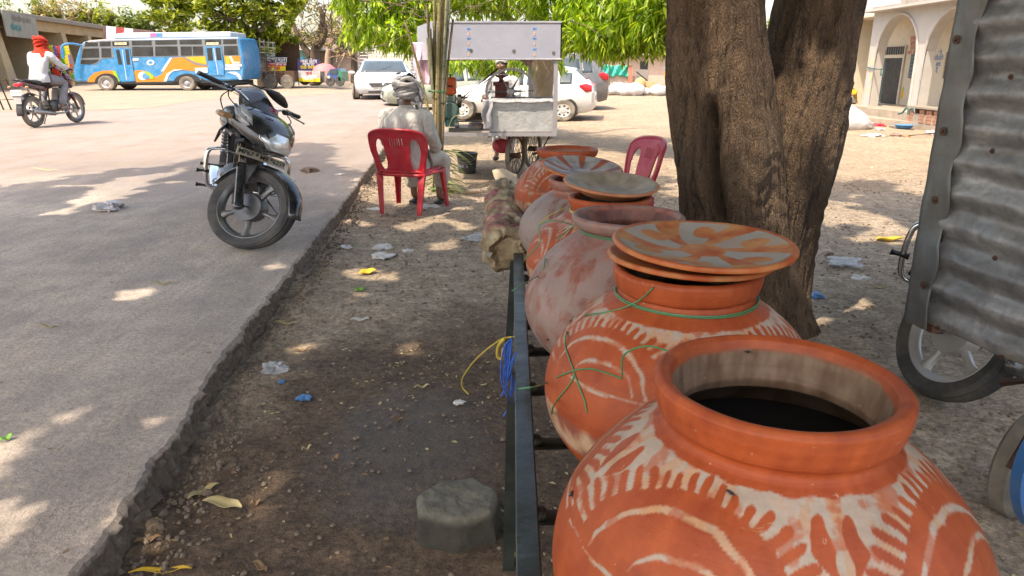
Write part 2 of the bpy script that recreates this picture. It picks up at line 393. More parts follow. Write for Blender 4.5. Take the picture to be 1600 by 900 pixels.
# ============================================================ WATER POTS
def clay_mat(name, weather=0.0):
    m, n = newmat(name); b = n.b; co = n.coord()
    a = n.new('ShaderNodeVertexColor'); a.layer_name = 'paint'
    sm = n.ramp(n.noise(co, 7, 6, .62, (1, 1, 2.6)), [(.28, (.80, .78, .76)), (.5, (1, 1, 1)), (.75, (1.10, 1.14, 1.2))])
    c = n.mix(1.0, a.outputs[0], sm, 'MULTIPLY')
    fine = n.ramp(n.noise(co, 160, 3, .7), [(.3, (.93, .93, .93)), (.7, (1.06, 1.06, 1.06))])
    c = n.mix(1.0, c, fine, 'MULTIPLY')
    sc = n.ramp(n.noise(co, 24, 7, .72, (1, 1, 3), 1.2), [(.66, 0.0), (.72, 1.0)])
    c = n.mix(n.math('MULTIPLY', sc, .5), c, (.62, .38, .22))
    ch = n.ramp(n.noise(co, 70, 6, .75), [(.66, 0.0), (.70, 1.0)]); c = n.mix(n.math('MULTIPLY', ch, .45), c, (.58, .42, .30))
    dk = n.ramp(n.noise(co, 12, 5, .7), [(.66, 0.0), (.8, 1.0)])
    c = n.mix(n.math('MULTIPLY', dk, .35), c, (.13, .05, .035))
    if weather:
        wn = n.ramp(n.noise(co, 9, 9, .78, (1, 1, 1.7), .9), [(.5 - .1 * weather, 0.0), (.58, 1.0)])
        c = n.mix(n.math('MULTIPLY', n.math('MULTIPLY', wn, a.outputs[1]), .8), c, (.25, .19, .165))
    n.link(c, b.inputs['Base Color'])
    n.link(n.ramp(n.noise(co, 10, 4), [(.3, .42), (.7, .62)]), b.inputs['Roughness'])
    b.inputs['Specular IOR Level'].default_value = .3
    thr = n.noise(co, 3.2, 3, .5, (1, 1, 22))     # rings left by the potter's wheel
    n.link(n.bump(n.noise(co, 90, 6, .65), .22, .003, n.bump(thr, .22, .006)), b.inputs['Normal']); return m
M['clay'] = clay_mat('painted_clay'); M['clay_worn'] = clay_mat('worn_clay', 1.0)
TERRA = (.37, .078, .022); TERRA2 = (.25, .042, .014); WHITE = (.38, .325, .255); OCHRE = (.46, .22, .08); MAUVE = (.20, .072, .05); LIME = (.28, .225, .205)
def mixc(a, b, t):
    t = max(0, min(1, t)); return tuple(x * (1 - t) + y * t for x, y in zip(a, b))
def sstep(a, b, x):
    t = max(0, min(1, (x - a) / (b - a))); return t * t * (3 - 2 * t)
def pot_profile(Rr, Rn, Rb, zr, zb, h_rim=.034, lip=.02):
    """outer surface from the foot up, over the lip, down the inside"""
    zm = zb + (zr - zb) * .42; zn = zr - h_rim - .015
    o = []
    for i in range(26):                            # belly below its widest point
        t = i / 25 * math.pi / 2; o.append((max(.001, Rb * math.sin(t) ** .72), zm - (zm - zb) * math.cos(t) ** 1.1))
    top_r = Rn + .004
    TM = .53 * math.pi / 2; c_, s_ = math.cos(TM), math.sin(TM)
    for i in range(1, 30):                         # shoulder
        t = i / 29 * TM; o.append((top_r + (Rb - top_r) * (math.cos(t) - c_) / (1 - c_), zm + (zn - zm) * math.sin(t) / s_))
    k0 = len(o)
    o += [(Rn, zn + .005), (Rn, zn + .010)]
    a = zr - h_rim
    o += [(Rr - .016, a - .001), (Rr - .010, a + .003), (Rr - .007, a + .009), (Rr - .003, a + h_rim * .55), (Rr - .002, zr - .006), (Rr - .007, zr - .001), (Rr - lip * .55, zr), (Rr - lip, zr - .004), (Rr - lip - .004, zr - .014)]
    ri = Rn - .012
    o += [(ri + .004, zr - .038), (ri, zn + .008), (ri + .004, zn - .004)]
    for i in range(1, 16):
        t = i / 15; o.append((ri + (Rb - .012 - ri) * math.sin(t * math.pi / 2) ** .9, zn - (zn - zm) * t ** 1.2))
    for i in range(1, 12):
        t = math.pi / 2 * (1 - i / 11); o.append((max(.001, (Rb - .012) * math.sin(t) ** .72), zm - (zm - zb - .014) * math.cos(t) ** 1.1))
    return o, k0, zm, zn
def densify(prof, step):
    out = [prof[0]]
    for a, b in zip(prof, prof[1:]):
        L = math.hypot(b[0] - a[0], b[1] - a[1]); n = max(1, int(L / step))
        for i in range(1, n + 1): out.append((a[0] + (b[0] - a[0]) * i / n, a[1] + (b[1] - a[1]) * i / n))
    return out
def leaf_band(th, t, n_, th0, strokes=2):
    """painted band: t 0 at its top, 1 at its bottom; True where the white slip shows. Half-leaf domes with toothed rims between white panels"""
    per = 2 * math.pi / n_
    ph = ((th - th0) / per) % 1.0; dx = (ph - .5) * 2
    dx += .035 * noise.noise(Vector((th * 6, t * 5, 1))) + .012 * noise.noise(Vector((th * 40, t * 14, 4))); t = t + .03 * noise.noise(Vector((th * 7, t * 4, 8)))
    if 1.05 < t < 1.05 + .035 * (.7 + noise.noise(Vector((th * 2.5, 3, 3)))) and abs(dx) < .93: return 1
    if t < 0 or t > 1: return 0
    u = 1 - t; a, b = .78, .80
    rho = math.sqrt((dx / a) ** 2 + (u / b) ** 2); ang = math.atan2(u / b, dx / a)
    if rho < .86:
        x1 = math.sqrt(((dx + .02) / (a * .76)) ** 2 + (u / (b * .76)) ** 2)
        w = .020 + .030 * math.sin(ang)
        if abs(x1 - 1) < w and dx > -.66: return 1
        x2 = math.sqrt(((dx - .10) / (a * .50)) ** 2 + (u / (b * .42)) ** 2)
        if abs(x2 - .95) < .075 * math.sin(min(math.pi, ang + .2)): return 1
        return 0
    if rho < 1.0: return 0
    lim = 1.19 + .16 * abs(math.cos(ang)) ** 2 + .03 * math.sin(ang * 9)
    if rho < lim:
        k = ang * 6.6; fr = k - math.floor(k)
        hw = .29 + .08 * noise.noise(Vector((math.floor(k), n_, 3))); tooth = abs(fr - .5) < hw * math.sqrt(max(0, 1 - max(0, (rho - lim + .09) / .09) ** 2))
        return 0 if tooth else 1
    if strokes:
        e = dx - 2 if dx > 0 else dx; e = (dx - 1) if dx > 0 else (dx + 1)
        for s in ((-.115, .12) if strokes == 2 else (0,)):
            q = e - s - .05 * (t - .5)
            if abs(q) < .075 * math.sqrt(max(0, 1 - abs((t - .52) / .36) ** 3)): return 0
    if t < .03: return 0
    return 1
def make_pot(name, X, Y, zr, Rr, Rn, Rb, zb, kind, nth, step, label, n_=4, th0=0, tilt=(0, 0, 0), matl='clay', water=None, band=(.02, .62), h_rim=.034, seed=0, inner=(.15, .085, .05)):
    prof, k0, zm, zn = pot_profile(Rr, Rn, Rb, zr, zb, h_rim)
    prof = densify(prof, step)
    # arc length from the neck down the shoulder
    zs = [p[1] for p in prof]
    mb = MB(); bm = mb.bm; lay = bm.verts.layers.float_color.new('paint')
    imax = max(range(len(prof)), key=lambda i: zs[i])
    # shoulder arc: from index of zn to index of zm
    s_at = {}; s = 0; j0 = min((i for i in range(imax) if zs[i] >= zn), default=0)
    for i in range(j0, 0, -1):
        s_at[i] = s; s += math.hypot(prof[i][0] - prof[i - 1][0], prof[i][1] - prof[i - 1][1])
    jm = min(range(j0), key=lambda i: abs(zs[i] - zm)); smax = s_at[jm]
    cols = []
    for k in range(nth):
        th = 2 * math.pi * k / nth; col = []
        for i, (r_, z) in enumerate(prof):
            wob = 1 + .006 * noise.noise(Vector((math.cos(th) * 1.2, math.sin(th) * 1.2, z * 5 + seed))) + .0025 * noise.noise(Vector((math.cos(th) * 6, math.sin(th) * 6, z * 18 + seed)))
            v = bm.verts.new((r_ * wob * math.cos(th), r_ * wob * math.sin(th), z - zb + .0015 * noise.noise(Vector((math.cos(th) * 2, math.sin(th) * 2, seed)))))
            nz = noise.noise(Vector((th * 2, z * 16, seed))); fz = fbm(math.cos(th) * 7, math.sin(th) * 7, z * 20 + seed, 3)
            c = mixc(TERRA, TERRA2, .35 + .5 * fz)
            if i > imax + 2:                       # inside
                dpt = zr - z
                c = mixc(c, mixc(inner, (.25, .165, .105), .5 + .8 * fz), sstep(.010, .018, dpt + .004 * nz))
            elif i in s_at and kind in ('leaf', 'arcs'):
                t = (s_at[i] / smax - band[0]) / (band[1] - band[0])
                h1 = .5 * math.pi / nth; h2 = .25 * step / smax / (band[1] - band[0])
                wm = 0 if (t < -.05 or t > 1.12) else (leaf_band(th - h1, t - h2, n_, th0) + leaf_band(th + h1, t - h2, n_, th0) + leaf_band(th - h1, t + h2, n_, th0) + leaf_band(th + h1, t + h2, n_, th0)) / 4
                base_c = c
                if wm:
                    wx, wy_ = r_ * math.cos(th) * 34, r_ * math.sin(th) * 34; wear = fbm(wx, wy_, z * 34 + seed, 4); drag = noise.noise(Vector((th * 7 + seed, z * 110, 2)))
                    c = mixc(WHITE, OCHRE, .25 + .55 * fz if fz > .12 else 0); c = tuple(q * (1 + .16 * drag) for q in c); c = mixc(c, TERRA, .06 + .25 * max(0, nz) + .62 * sstep(.12, .42, wear) + .22 * max(0, drag)); c = mixc(base_c, c, wm)
                if t > 1.02:
                    l2 = abs(t - 1.10 - .03 * noise.noise(Vector((th * 3, 2, seed))))
            if i <= jm and kind in ('leaf', 'arcs'):   # pale uneven wash on the lower belly
                zz = (zm - z) / max(.001, zm - zb)
                m_ = sstep(.02, .10, zz + .10 * math.sin(th * 1.0 + 1.2 + seed) + .03 * nz) * (1 - sstep(.30, .42, zz + .06 * nz))
                c = mixc(c, mixc((.46, .36, .24), MAUVE, .5 + fz), m_ * (.75 if kind == 'leaf' else .6))
            if kind == 'mauve':
                c = mixc(MAUVE, (.33, .09, .05), .5 + fz)
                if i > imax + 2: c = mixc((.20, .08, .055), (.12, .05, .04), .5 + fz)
                elif i in s_at: c = mixc(c, LIME, .75 * sstep(.12, .3, s_at[i] / smax) * sstep(-.15, .2, fz + .12 * math.sin(th * 5 + z * 40)))
            if kind == 'lime':
                c = mixc(LIME, MAUVE, sstep(.0, .4, fz)) if (i in s_at and s_at[i] / smax > .12) or i < jm else c
            v[lay] = (*c, 0 if i > imax + 1 else 1); col.append(v)
        cols.append(col)
    for k in range(nth):
        A, B = cols[k], cols[(k + 1) % nth]
        for i in range(len(prof) - 1): bm.faces.new((A[i], B[i], B[i + 1], A[i + 1]))
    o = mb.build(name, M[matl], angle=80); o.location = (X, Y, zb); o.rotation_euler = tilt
    tag(o, label, 'water pot', 'clay water pots lined up on iron stands')
    if water:
        m = MB(); r_ = min(p[0] for i, p in enumerate(prof) if i > imax and abs(p[1] - water) < .02) + .004
        m.lathe([(.0005, water - zb), (r_, water - zb)], 48)
        wo = m.build('water', M['water'], o)
    return o
mw, n_ = newmat('water'); n_.b.inputs['Base Color'].default_value = (.008, .008, .008, 1); n_.b.inputs['Roughness'].default_value = .35; n_.b.inputs['Specular IOR Level'].default_value = .3; M['water'] = mw
ZB = .452
pot1 = make_pot('clay_pot', .298, .740, .868, .140, .122, .249, ZB, 'leaf', 960, .0022, 'nearest open clay pot, orange with white leaf panels, at the near end of the stand', th0=R(-88), water=.772, band=(.03, .64), seed=1, h_rim=.046)
pot2 = make_pot('clay_pot', .310, 1.232, .860, .132, .119, .249, ZB, 'leaf', 720, .003, 'orange clay pot with white toothed leaf bands, covered by the painted orange and white dish', th0=R(-98), band=(.10, .66), seed=4, h_rim=.042)
pot3 = make_pot('clay_pot', .284, 1.744, .850, .140, .112, .252, ZB, 'mauve', 420, .005, 'open mauve clay pot with chalky weathered shoulder and dark mouth', matl='clay_worn', seed=7, h_rim=.03, inner=(.2, .1, .07))
pot4 = make_pot('clay_pot', .300, 2.200, .815, .130, .116, .256, ZB, 'arcs', 420, .005, 'clay pot covered by the plain grey bowl, between the mauve pot and the chalky one', n_=5, th0=R(-60), band=(.1, .8), seed=9, h_rim=.036)
pot5 = make_pot('clay_pot', .252, 2.690, .795, .118, .100, .226, ZB, 'lime', 300, .007, 'chalky white and mauve clay pot under the upturned patterned dish', seed=12, matl='clay_worn')
pot6 = make_pot('clay_pot', .250, 3.300, .838, .141, .118, .240, .46, 'leaf', 300, .007, 'farthest open clay pot, orange with a wide plain collar and white leaf panels', n_=5, th0=R(-70), band=(.05, .75), seed=15, inner=(.3, .13, .08))

def make_dish(name, X, Y, z, Rd, depth, kind, label, tilt=(0, 0, 0), nth=360, lip=.012, cat='dish'):
    """shallow clay dish, z is the height of its lip"""
    prof = []
    rb = Rd * .55
    for i in range(10): prof.append((rb * i / 9 + .0005, -depth + .0001 * i))
    for i in range(1, 18):
        t = i / 17; prof.append((rb + (Rd - rb) * t ** .8, -depth * (1 - t) ** 1.15 if t < 1 else 0))
    prof[-1] = (Rd, -.006)
    prof += [(Rd + .002, -.001), (Rd - .002, .003), (Rd - lip, .001)]
    for i in range(1, 22):
        t = i / 21; prof.append(((Rd - lip) * (1 - t) + .0005, (-depth + .012) * math.sin(min(1, t * 1.5) * math.pi / 2) ** 1.2))
    prof = densify(prof, .003)
    top = max(range(len(prof)), key=lambda i: prof[i][1])
    mb = MB(); bm = mb.bm; lay = bm.verts.layers.float_color.new('paint'); cols = []
    for k in range(nth):
        th = 2 * math.pi * k / nth; col = []
        for i, (r_, z_) in enumerate(prof):
            v = bm.verts.new((r_ * math.cos(th), r_ * math.sin(th), z_ + .002 * math.sin(th * 2 + Rd * 90) * r_ / Rd)); x, y = r_ * math.cos(th), r_ * math.sin(th)
            fz = fbm(x * 22, y * 22, z_ * 20 + Rd * 70, 3); c = mixc(TERRA, OCHRE, .35 + .7 * fz)
            if i > top + 1:
                if kind == 'painted':
                    q = r_ / Rd
                    if q < .93:
                        c = mixc((.31, .275, .23), OCHRE, .2 if fz > .12 else 0)
                        w = ((th + .5 * q) / (2 * math.pi) * 6) % 1
                        if w < .36 or q < .26: c = mixc(TERRA, OCHRE, .5 + fz)
                        ww = (((th + .28) / (2 * math.pi) * 6) % 1 - .5) / 6 * 2 * math.pi * r_
                        if ((q - .66) * Rd / .026) ** 2 + (ww / .021) ** 2 < 1: c = mixc(TERRA, OCHRE, .6 + .6 * fz)
                elif kind == 'grey': c = mixc((.24, .19, .135), (.36, .29, .21), .5 + fz)
                elif kind == 'bars':
                    w = ((th) / (2 * math.pi) * 9) % 1
                    c = mixc((.36, .32, .28), (.2, .17, .15), .3 + fz * 1.5)
                    if w < .32 and r_ / Rd > .35: c = mixc(TERRA, MAUVE, .4 + fz)
            elif kind == 'grey': c = mixc(c, (.42, .22, .13), .5)
            v[lay] = (*c, 1); col.append(v)
        cols.append(col)
    for k in range(nth):
        A, B = cols[k], cols[(k + 1) % nth]
        for i in range(len(prof) - 1): bm.faces.new((A[i], B[i], B[i + 1], A[i + 1]))
    o = mb.build(name, M['clay'], angle=80); o.location = (X, Y, z); o.rotation_euler = tilt
    return tag(o, label, cat, 'clay dishes covering the pots')
make_dish('clay_dish', .314, 1.235, .880, .143, .022, 'plain', 'plain orange clay dish lying under the painted dish on the second pot', (R(.5), R(.5), 0), 240)
make_dish('clay_dish', .332, 1.222, .905, .155, .026, 'painted', 'painted orange and white clay dish topmost on the second pot from the camera', (R(2), R(1), 0))
make_dish('clay_bowl', .306, 2.228, .851, .146, .040, 'grey', 'grey clay bowl with orange edge lying on the pot behind the mauve pot', (R(5), R(3), 0), 240, .014, 'bowl')
make_dish('clay_dish', .262, 2.70, .836, .150, .034, 'bars', 'tilted clay dish with white and brown bars lying on the chalky pot', (R(9), R(5), 0), 240)

# ---- strings tied round the necks
def wire_mat(name, c): return mat(name, c, .4, bump=0, var=.1)
M['green_wire'] = wire_mat('green_wire', (.05, .20, .08)); M['yellow_wire'] = wire_mat('yellow_wire', (.55, .42, .06)); M['blue_rope'] = mat('blue_rope', (.02, .10, .42), .6, bump=.5, bs=200)
def onp(pts):
    bpy.context.view_layer.update(); return [on_pot(x, y) for x, y in pts]
def on_pot(px, py):
    dg = bpy.context.evaluated_depsgraph_get(); o = Vector((0, 0, CAM_Z)); p = at(px, py, 1.0)
    ok, loc, nrm, i_, ob, mm = scene.ray_cast(dg, o, (p - o).normalized()); return loc + nrm * .0015
def neck_loop(X, Y, z, r_, m, label, tails=(), amp=.0015, th=.0014, two=True):
    mb = MB()
    for q in range(2 if two else 1):
        mb.tube([(X + (r_ + .001 * q) * math.cos(a), Y + (r_ + .001 * q) * math.sin(a), z + amp * math.sin(a * 2 + q) + .004 * q) for a in [2 * math.pi * i / 48 for i in range(48)]], th, 6, closed=True)
    for t in tails: mb.tube(spline(t, 8), th, 6)
    o = mb.build('string', m); return tag(o, label, 'string', 'strings tied round the pot necks')
neck_loop(.310, 1.232, .806, .1245, M['green_wire'], 'green string tied round the neck of the second pot', [
    onp([(1022, 448), (1012, 458), (1000, 468), (975, 482), (940, 490), (915, 493), (893, 500), (886, 520), (884, 540), (890, 560), (898, 585), (888, 605), (872, 625), (863, 645), (862, 662)]),
    [at(808, 608, 1.02), at(835, 604, 1.02)] + onp([(855, 598), (875, 588), (900, 579), (925, 577), (950, 584), (972, 592)]),
    onp([(898, 583), (906, 605), (914, 625), (918, 645)]),
    [at(972, 590, .93), at(975, 555, .92), at(1010, 541, .90), at(1050, 553, .88), at(1075, 585, .86), at(1078, 615, .87)]])
neck_loop(.284, 1.744, .808, .1175, M['green_wire'], 'green string tied round the neck of the mauve pot', [
    onp([(897, 354), (885, 362), (872, 374), (858, 390), (852, 405), (850, 420), (840, 432)]) + [at(815, 445, 1.48), at(800, 455, 1.45)],
    [at(897, 352, 1.64), at(868, 345, 1.6), at(843, 352, 1.62), at(843, 380, 1.6), at(820, 405, 1.62)]], th=.0013)
neck_loop(.300, 2.2, .767, .121, M['yellow_wire'], 'yellow string tied round the neck of the pot under the grey bowl', [
    [at(885, 324, 2.08), at(860, 336, 2.0), at(843, 350, 1.97)]], th=.0016)
neck_loop(.250, 3.3, .792, .1235, M['green_wire'], 'thin string looped round the neck of the farthest pot', [
    [at(884, 254, 3.17), at(884, 240, 3.15), at(880, 253, 3.17)], [at(850, 300, 3.1), at(830, 290, 3.08), at(828, 310, 3.06), at(840, 325, 3.06)]], th=.0012)
# flies resting on the nearest pot
def fly(p, i, where):
    mb = MB(); mb.ball((0, 0, 0), (.0034, .0019, .0017), 8, 6); mb.ball((.0038, 0, 0), .0013, 6, 4)
    for s in (-1, 1):
        for k in (-1, 0, 1): mb.tube([(.001 * k, 0, 0), (.0025 * k, s * .0026, .001), (.0035 * k, s * .0042, -.0015)], .0002, 4)
        mb.prism([(0, s * .0006, .0014), (-.0045, s * .0034, .0012), (-.0052, s * .0014, .0012)], (0, 0, .0002))
    o = mb.build('fly', M['ink']); o.location = p; o.rotation_euler = (R(15), R(-25), i * 1.3)
    tag(o, 'small black fly ' + where, 'fly', 'flies on the clay pots')
def on_pot(px, py):
    dg = bpy.context.evaluated_depsgraph_get(); o = Vector((0, 0, CAM_Z)); p = at(px, py, 1.0)
    ok, loc, nrm, i_, ob, mm = scene.ray_cast(dg, o, (p - o).normalized()); return loc + nrm * .0015
bpy.context.view_layer.update()
for i, (px, py, s) in enumerate([(874, 748, 'at the far left of the near pot belly'), (895, 773, 'just right of another fly on the near pot belly'), (1142, 771, 'on the white teeth of the near pot shoulder'), (1168, 549, 'inside the mouth of the near pot at its back wall'), (1376, 548, 'on the rim of the near pot'), (843, 700, 'low on the belly of the second pot')]):
    if i == 5: px, py = 857, 530; s = 'high on the belly of the second pot'
    fly(on_pot(px, py), i, s)

# ============================================================ IRON STANDS
M['stand'] = mat('stand_paint', (.008, .014, .013), .42, .0, dirt=.5, dirtcol=(.05, .06, .05), ds=9, bump=.5, bs=35, bd=.006, coat=.2)
def stand(y0, y1, label, legs, bars, xr=.57, z=.49):
    t = empty('pot_stand', (.025, y0, 0), label=label, cat='stand', group='iron stands under the pots')
    def L(p): return Vector(p) - Vector(t.location)
    for x in (.025, xr):
        m = MB(); m.box(L((x, (y0 + y1) / 2, z - .019)), (.038, y1 - y0, .038))
        o = m.build('rail', M['stand'], t, bevel=.003)
    for y in bars:
        m = MB(); m.tube([L((.044, y, z - .055)), L((xr - .02, y, z - .055))], .014, 10); m.build('crossbar', M['stand'], t)
        for x in (.05,):
            m = MB(); m.ball(L((x, y, z - .046)), (.014, .017, .013), 8, 6); m.build('weld', M['stand'], t)
    for (x, y, sx) in legs:
        m = MB(); m.prism([L((x - .012, y - .015, z - .02)), L((x + .016, y - .015, z - .02)), L((x + .016 + sx, y - .015, -.03)), L((x - .012 + sx, y - .015, -.03))], (0, .03, 0)); m.build('leg', M['stand'], t)
    return t
stand(.42, 2.765, 'long dark green iron stand carrying the five nearer clay pots', [(.006, 2.72, -.03), (.0, 1.50, -.012), (.57, 2.7, .02), (.57, .5, .02), (.57, 1.5, .02)], [.60, .88, 1.10, 1.36, 1.62, 1.87, 2.08, 2.32, 2.57, 2.74])
stand(2.98, 3.62, 'short iron stand under the farthest clay pot beside the sacking', [(.03, 3.03, 0), (.03, 3.58, 0), (.57, 3.0, 0), (.57, 3.6, 0)], [3.18, 3.42], z=.475)

# blue rope hanging on the rail, loose yellow wire
mb = MB(); r2 = random.Random(3)
for i in range(9):
    x0 = 792 + r2.uniform(-5, 8); yb = r2.uniform(560, 668); y_ = 1.62 + r2.uniform(-.03, .03)
    mb.tube(spline([at(800, 528, y_), at(x0, 545, y_), at(x0 + r2.uniform(-8, 6), 590, y_), at(x0 + r2.uniform(-6, 8), yb - 20, y_), at(x0 + r2.uniform(-8, 8), yb, y_)], 6), .0022, 6)
tag(mb.build('rope', M['blue_rope']), 'frayed blue rope hanging down beside the stand rail', 'rope')
mb = MB(); mb.tube(spline([at(803, 526, 1.7), at(780, 532, 1.8), at(745, 560, 1.95), at(724, 588, 2.05), at(722, 604, 2.1), at(732, 616, 2.1)], 8), .0022, 6)
mb.tube(spline([at(790, 528, 1.74), at(779, 540, 1.76), at(777, 556, 1.78), at(784, 560, 1.78), at(786, 545, 1.76)], 8), .004, 6)
tag(mb.build('wire', M['yellow_wire']), 'thin yellow wire curling from the rail down to the dirt', 'wire')

# rolled burlap sacking laid along the far end of the stand
def burlap():
    m, n = newmat('burlap'); co = n.coord(); b = n.b
    a = n.ramp(n.noise(co, 9, 6, .65), [(.34, (.17, .115, .06)), (.5, (.36, .27, .16)), (.66, (.58, .49, .34))])
    wv = n.new('ShaderNodeTexWave', wave_type='BANDS'); wv.inputs['Scale'].default_value = 90; wv.inputs['Distortion'].default_value = 2; n.link(co, wv.inputs[0])
    pk = n.ramp(n.noise(co, 5, 4, .6, (1, 2.2, 1)), [(.54, 0.0), (.60, 1.0)]); a = n.mix(n.math('MULTIPLY', pk, .7), a, (.38, .08, .13))
    bl = n.ramp(n.noise(co, 4.1, 4, .6, (2, 1, 1)), [(.64, 0.0), (.7, 1.0)]); a = n.mix(n.math('MULTIPLY', bl, .6), a, (.30, .40, .46))
    n.link(a, b.inputs['Base Color']); b.inputs['Roughness'].default_value = .95
    n.link(n.bump(wv.outputs['Fac'], .5, .003, n.bump(n.noise(co, 60, 6, .75), .9, .008)), b.inputs['Normal']); return m
M['burlap'] = burlap()
p0 = Vector((-.012, 2.80, .485)); p1 = Vector((-.035, 3.98, .50))
mb = MB(); rings = []; NR = 130; NA = 90; dirv = (p1 - p0)
for i in range(NR):
    t = i / (NR - 1); c = p0 + dirv * t; row = []
    base = .088 - .008 * t
    if t < .05: base *= .80 + 4 * t
    for k in range(NA):
        a = 2 * math.pi * k / NA
        spi = .012 * ((a / (2 * math.pi) * 2 + .2 * math.sin(t * 7)) % 1)
        r_ = base * (1 + .20 * fbm(math.cos(a) * 1.6, math.sin(a) * 1.6, t * 9, 3)) + .016 * abs(math.sin(t * 26 + 2.0 * math.sin(a * 2) + 4 * fbm(t * 5, a, 2, 2))) + .004 * fbm(t * 60, a * 6, 3, 2) + spi
        row.append(mb.v((c.x + r_ * 1.05 * math.cos(a), c.y + .012 * fbm(a, 3, 1), c.z + r_ * .95 * math.sin(a))))
    rings.append(row)
for a, b in zip(rings, rings[1:]): mb.skin(a, b)
q = rings[0]
for s in (.8, .6, .42, .25):
    cc = Vector(p0) + Vector((0, .02 * math.sin(s * 20), 0)); nq = [mb.v(cc + (v.co - p0) * s + Vector((0, .018 * (1 if s in (.6, .25) else -1), 0))) for v in rings[0]]; mb.skin(nq, q); q = nq
mb.f(q); mb.f(rings[-1])
r2 = random.Random(8)
for i in range(260):                                # loose jute fibres
    t = r2.random() ** 1.5; a = r2.uniform(.5, 4.6); c = p0 + dirv * t; r_ = .09
    s_ = Vector((c.x + r_ * math.cos(a), c.y, c.z + r_ * math.sin(a))); d_ = Vector((math.cos(a) + r2.uniform(-.6, .6), r2.uniform(-1, 1), math.sin(a) * .5 - .5))
    mb.tube([s_, s_ + d_ * .01, s_ + d_ * .02 + Vector((0, 0, -.008))], .0006, 4, caps=False)
tag(mb.build('burlap_roll', M['burlap'], angle=70), 'rolled brown burlap sacking lying along the far pots', 'sacking')

# the concrete block in the wet patch
def conc():
    m, n = newmat('mossy_concrete'); co = n.coord(); b = n.b
    a = n.ramp(n.noise(co, 10, 7, .65), [(.3, (.11, .10, .075)), (.6, (.19, .18, .14)), (.8, (.27, .25, .20))]); sz = n.new('ShaderNodeSeparateXYZ'); n.link(co, sz.inputs[0]); wz = n.ramp(n.math('ADD', n.math('MULTIPLY', sz.outputs[2], 12.0), n.math('MULTIPLY', n.noise(co, 14, 4), .5)), [(1.10, .0), (1.35, 1.0)]) if False else n.ramp(n.math('ADD', n.math('MULTIPLY', sz.outputs[2], 6.0), n.math('MULTIPLY', n.noise(co, 14, 4), .3)), [(.62, 0.0), (.76, 1.0)]); a = n.mix(wz, n.mix(1.0, a, (.34, .32, .30), 'MULTIPLY'), a)
    n.link(a, b.inputs['Base Color']); n.link(n.ramp(n.noise(co, 14, 3), [(.4, .7), (.7, .98)]), b.inputs['Roughness'])
    n.link(n.bump(n.noise(co, 55, 8, .75), .9, .008, n.bump(n.noise(co, 9, 4), .6, .02)), b.inputs['Normal']); return m
M['mossy'] = conc()
mb = MB(); bc = Vector((-.150, 1.80, 0)); hx = [(650, 772), (690, 748), (742, 744), (779, 762), (772, 800), (712, 812), (655, 800)]
topz = .105; hex_ = [gr(x, y, topz) - bc for x, y in hx]
cen = sum(hex_, Vector()) / len(hex_)
NAa = 84; ringsb = []
def hexr(a):
    best = 1e9
    for i in range(len(hex_)):
        A = hex_[i] - cen; B = hex_[(i + 1) % len(hex_)] - cen; d = Vector((math.cos(a), math.sin(a), 0)); den = d.x * (B.y - A.y) - d.y * (B.x - A.x)
        if abs(den) < 1e-9: continue
        t = (A.x * (B.y - A.y) - A.y * (B.x - A.x)) / den
        if t > 0: best = min(best, t)
    return best
for s, z in [(.02 + .9 * k / 16, 0) for k in range(16)] + [(.94, -.003), (.98, -.008), (1.0, -.015), (1.01, -.025), (1.015, -.035), (1.02, -.05), (1.025, -.065), (1.03, -.08), (1.04, -.095), (1.05, -.11), (1.06, -.15)]:
    ringsb.append([mb.v((cen.x + hexr(a) * s * math.cos(a) * (1 + (.045 if s > .9 else 0) * fbm(math.cos(a) * 2.2, math.sin(a) * 2.2, z * 30)), cen.y + hexr(a) * s * math.sin(a) * (1 + (.045 if s > .9 else 0) * fbm(math.cos(a) * 2.2, math.sin(a) * 2.2, z * 30)), topz + z + .005 * fbm(hexr(a) * s * math.cos(a) * 30, hexr(a) * s * math.sin(a) * 30, 2))) for a in [2 * math.pi * k / NAa for k in range(NAa)]])
for a, b in zip(ringsb, ringsb[1:]): mb.skin(b, a)
o = mb.build('concrete_block', M['mossy'], angle=50); o.location = bc; tag(o, 'damp dark concrete block lying on the wet ground beside the stand', 'block')
# ============================================================ THE BIG TREE OVER THE STAND
def bark_mat():
    m, n = newmat('bark'); co = n.coord(); b = n.b
    a = n.ramp(n.noise(co, 5, 6, .65, (1, 1, .45)), [(.3, (.080, .047, .027)), (.55, (.15, .094, .055)), (.78, (.25, .17, .105))])
    fis = n.noise(co, 26, 6, .7, (1, 1, .22), .8); fm = n.ramp(fis, [(.36, (.30, .27, .25)), (.47, (1, 1, 1)), (.7, (1.35, 1.3, 1.25))]); a = n.mix(1.0, a, fm, 'MULTIPLY')
    n.link(a, b.inputs['Base Color']); b.inputs['Roughness'].default_value = .9
    cr = n.new('ShaderNodeTexVoronoi', feature='DISTANCE_TO_EDGE'); mp = n.new('ShaderNodeMapping'); mp.inputs['Scale'].default_value = (26, 26, 8); n.link(co, mp.inputs[0])
    wn = n.new('ShaderNodeTexNoise'); wn.inputs['Scale'].default_value = 7; n.link(co, wn.inputs['Vector']); mv = n.new('ShaderNodeVectorMath', operation='MULTIPLY_ADD'); n.link(wn.outputs['Color'], mv.inputs[0]); mv.inputs[1].default_value = (2.2, 2.2, 2.2); n.link(mp.outputs[0], mv.inputs[2]); n.link(mv.outputs[0], cr.inputs['Vector'])
    e = n.ramp(cr.outputs['Distance'], [(.0, 0.0), (.22, 1.0)])
    n.link(n.bump(e, .9, .012, n.bump(fis, 1.0, .022, n.bump(n.noise(co, 90, 7, .75), .9, .007))), b.inputs['Normal']); return m
M['bark'] = bark_mat()
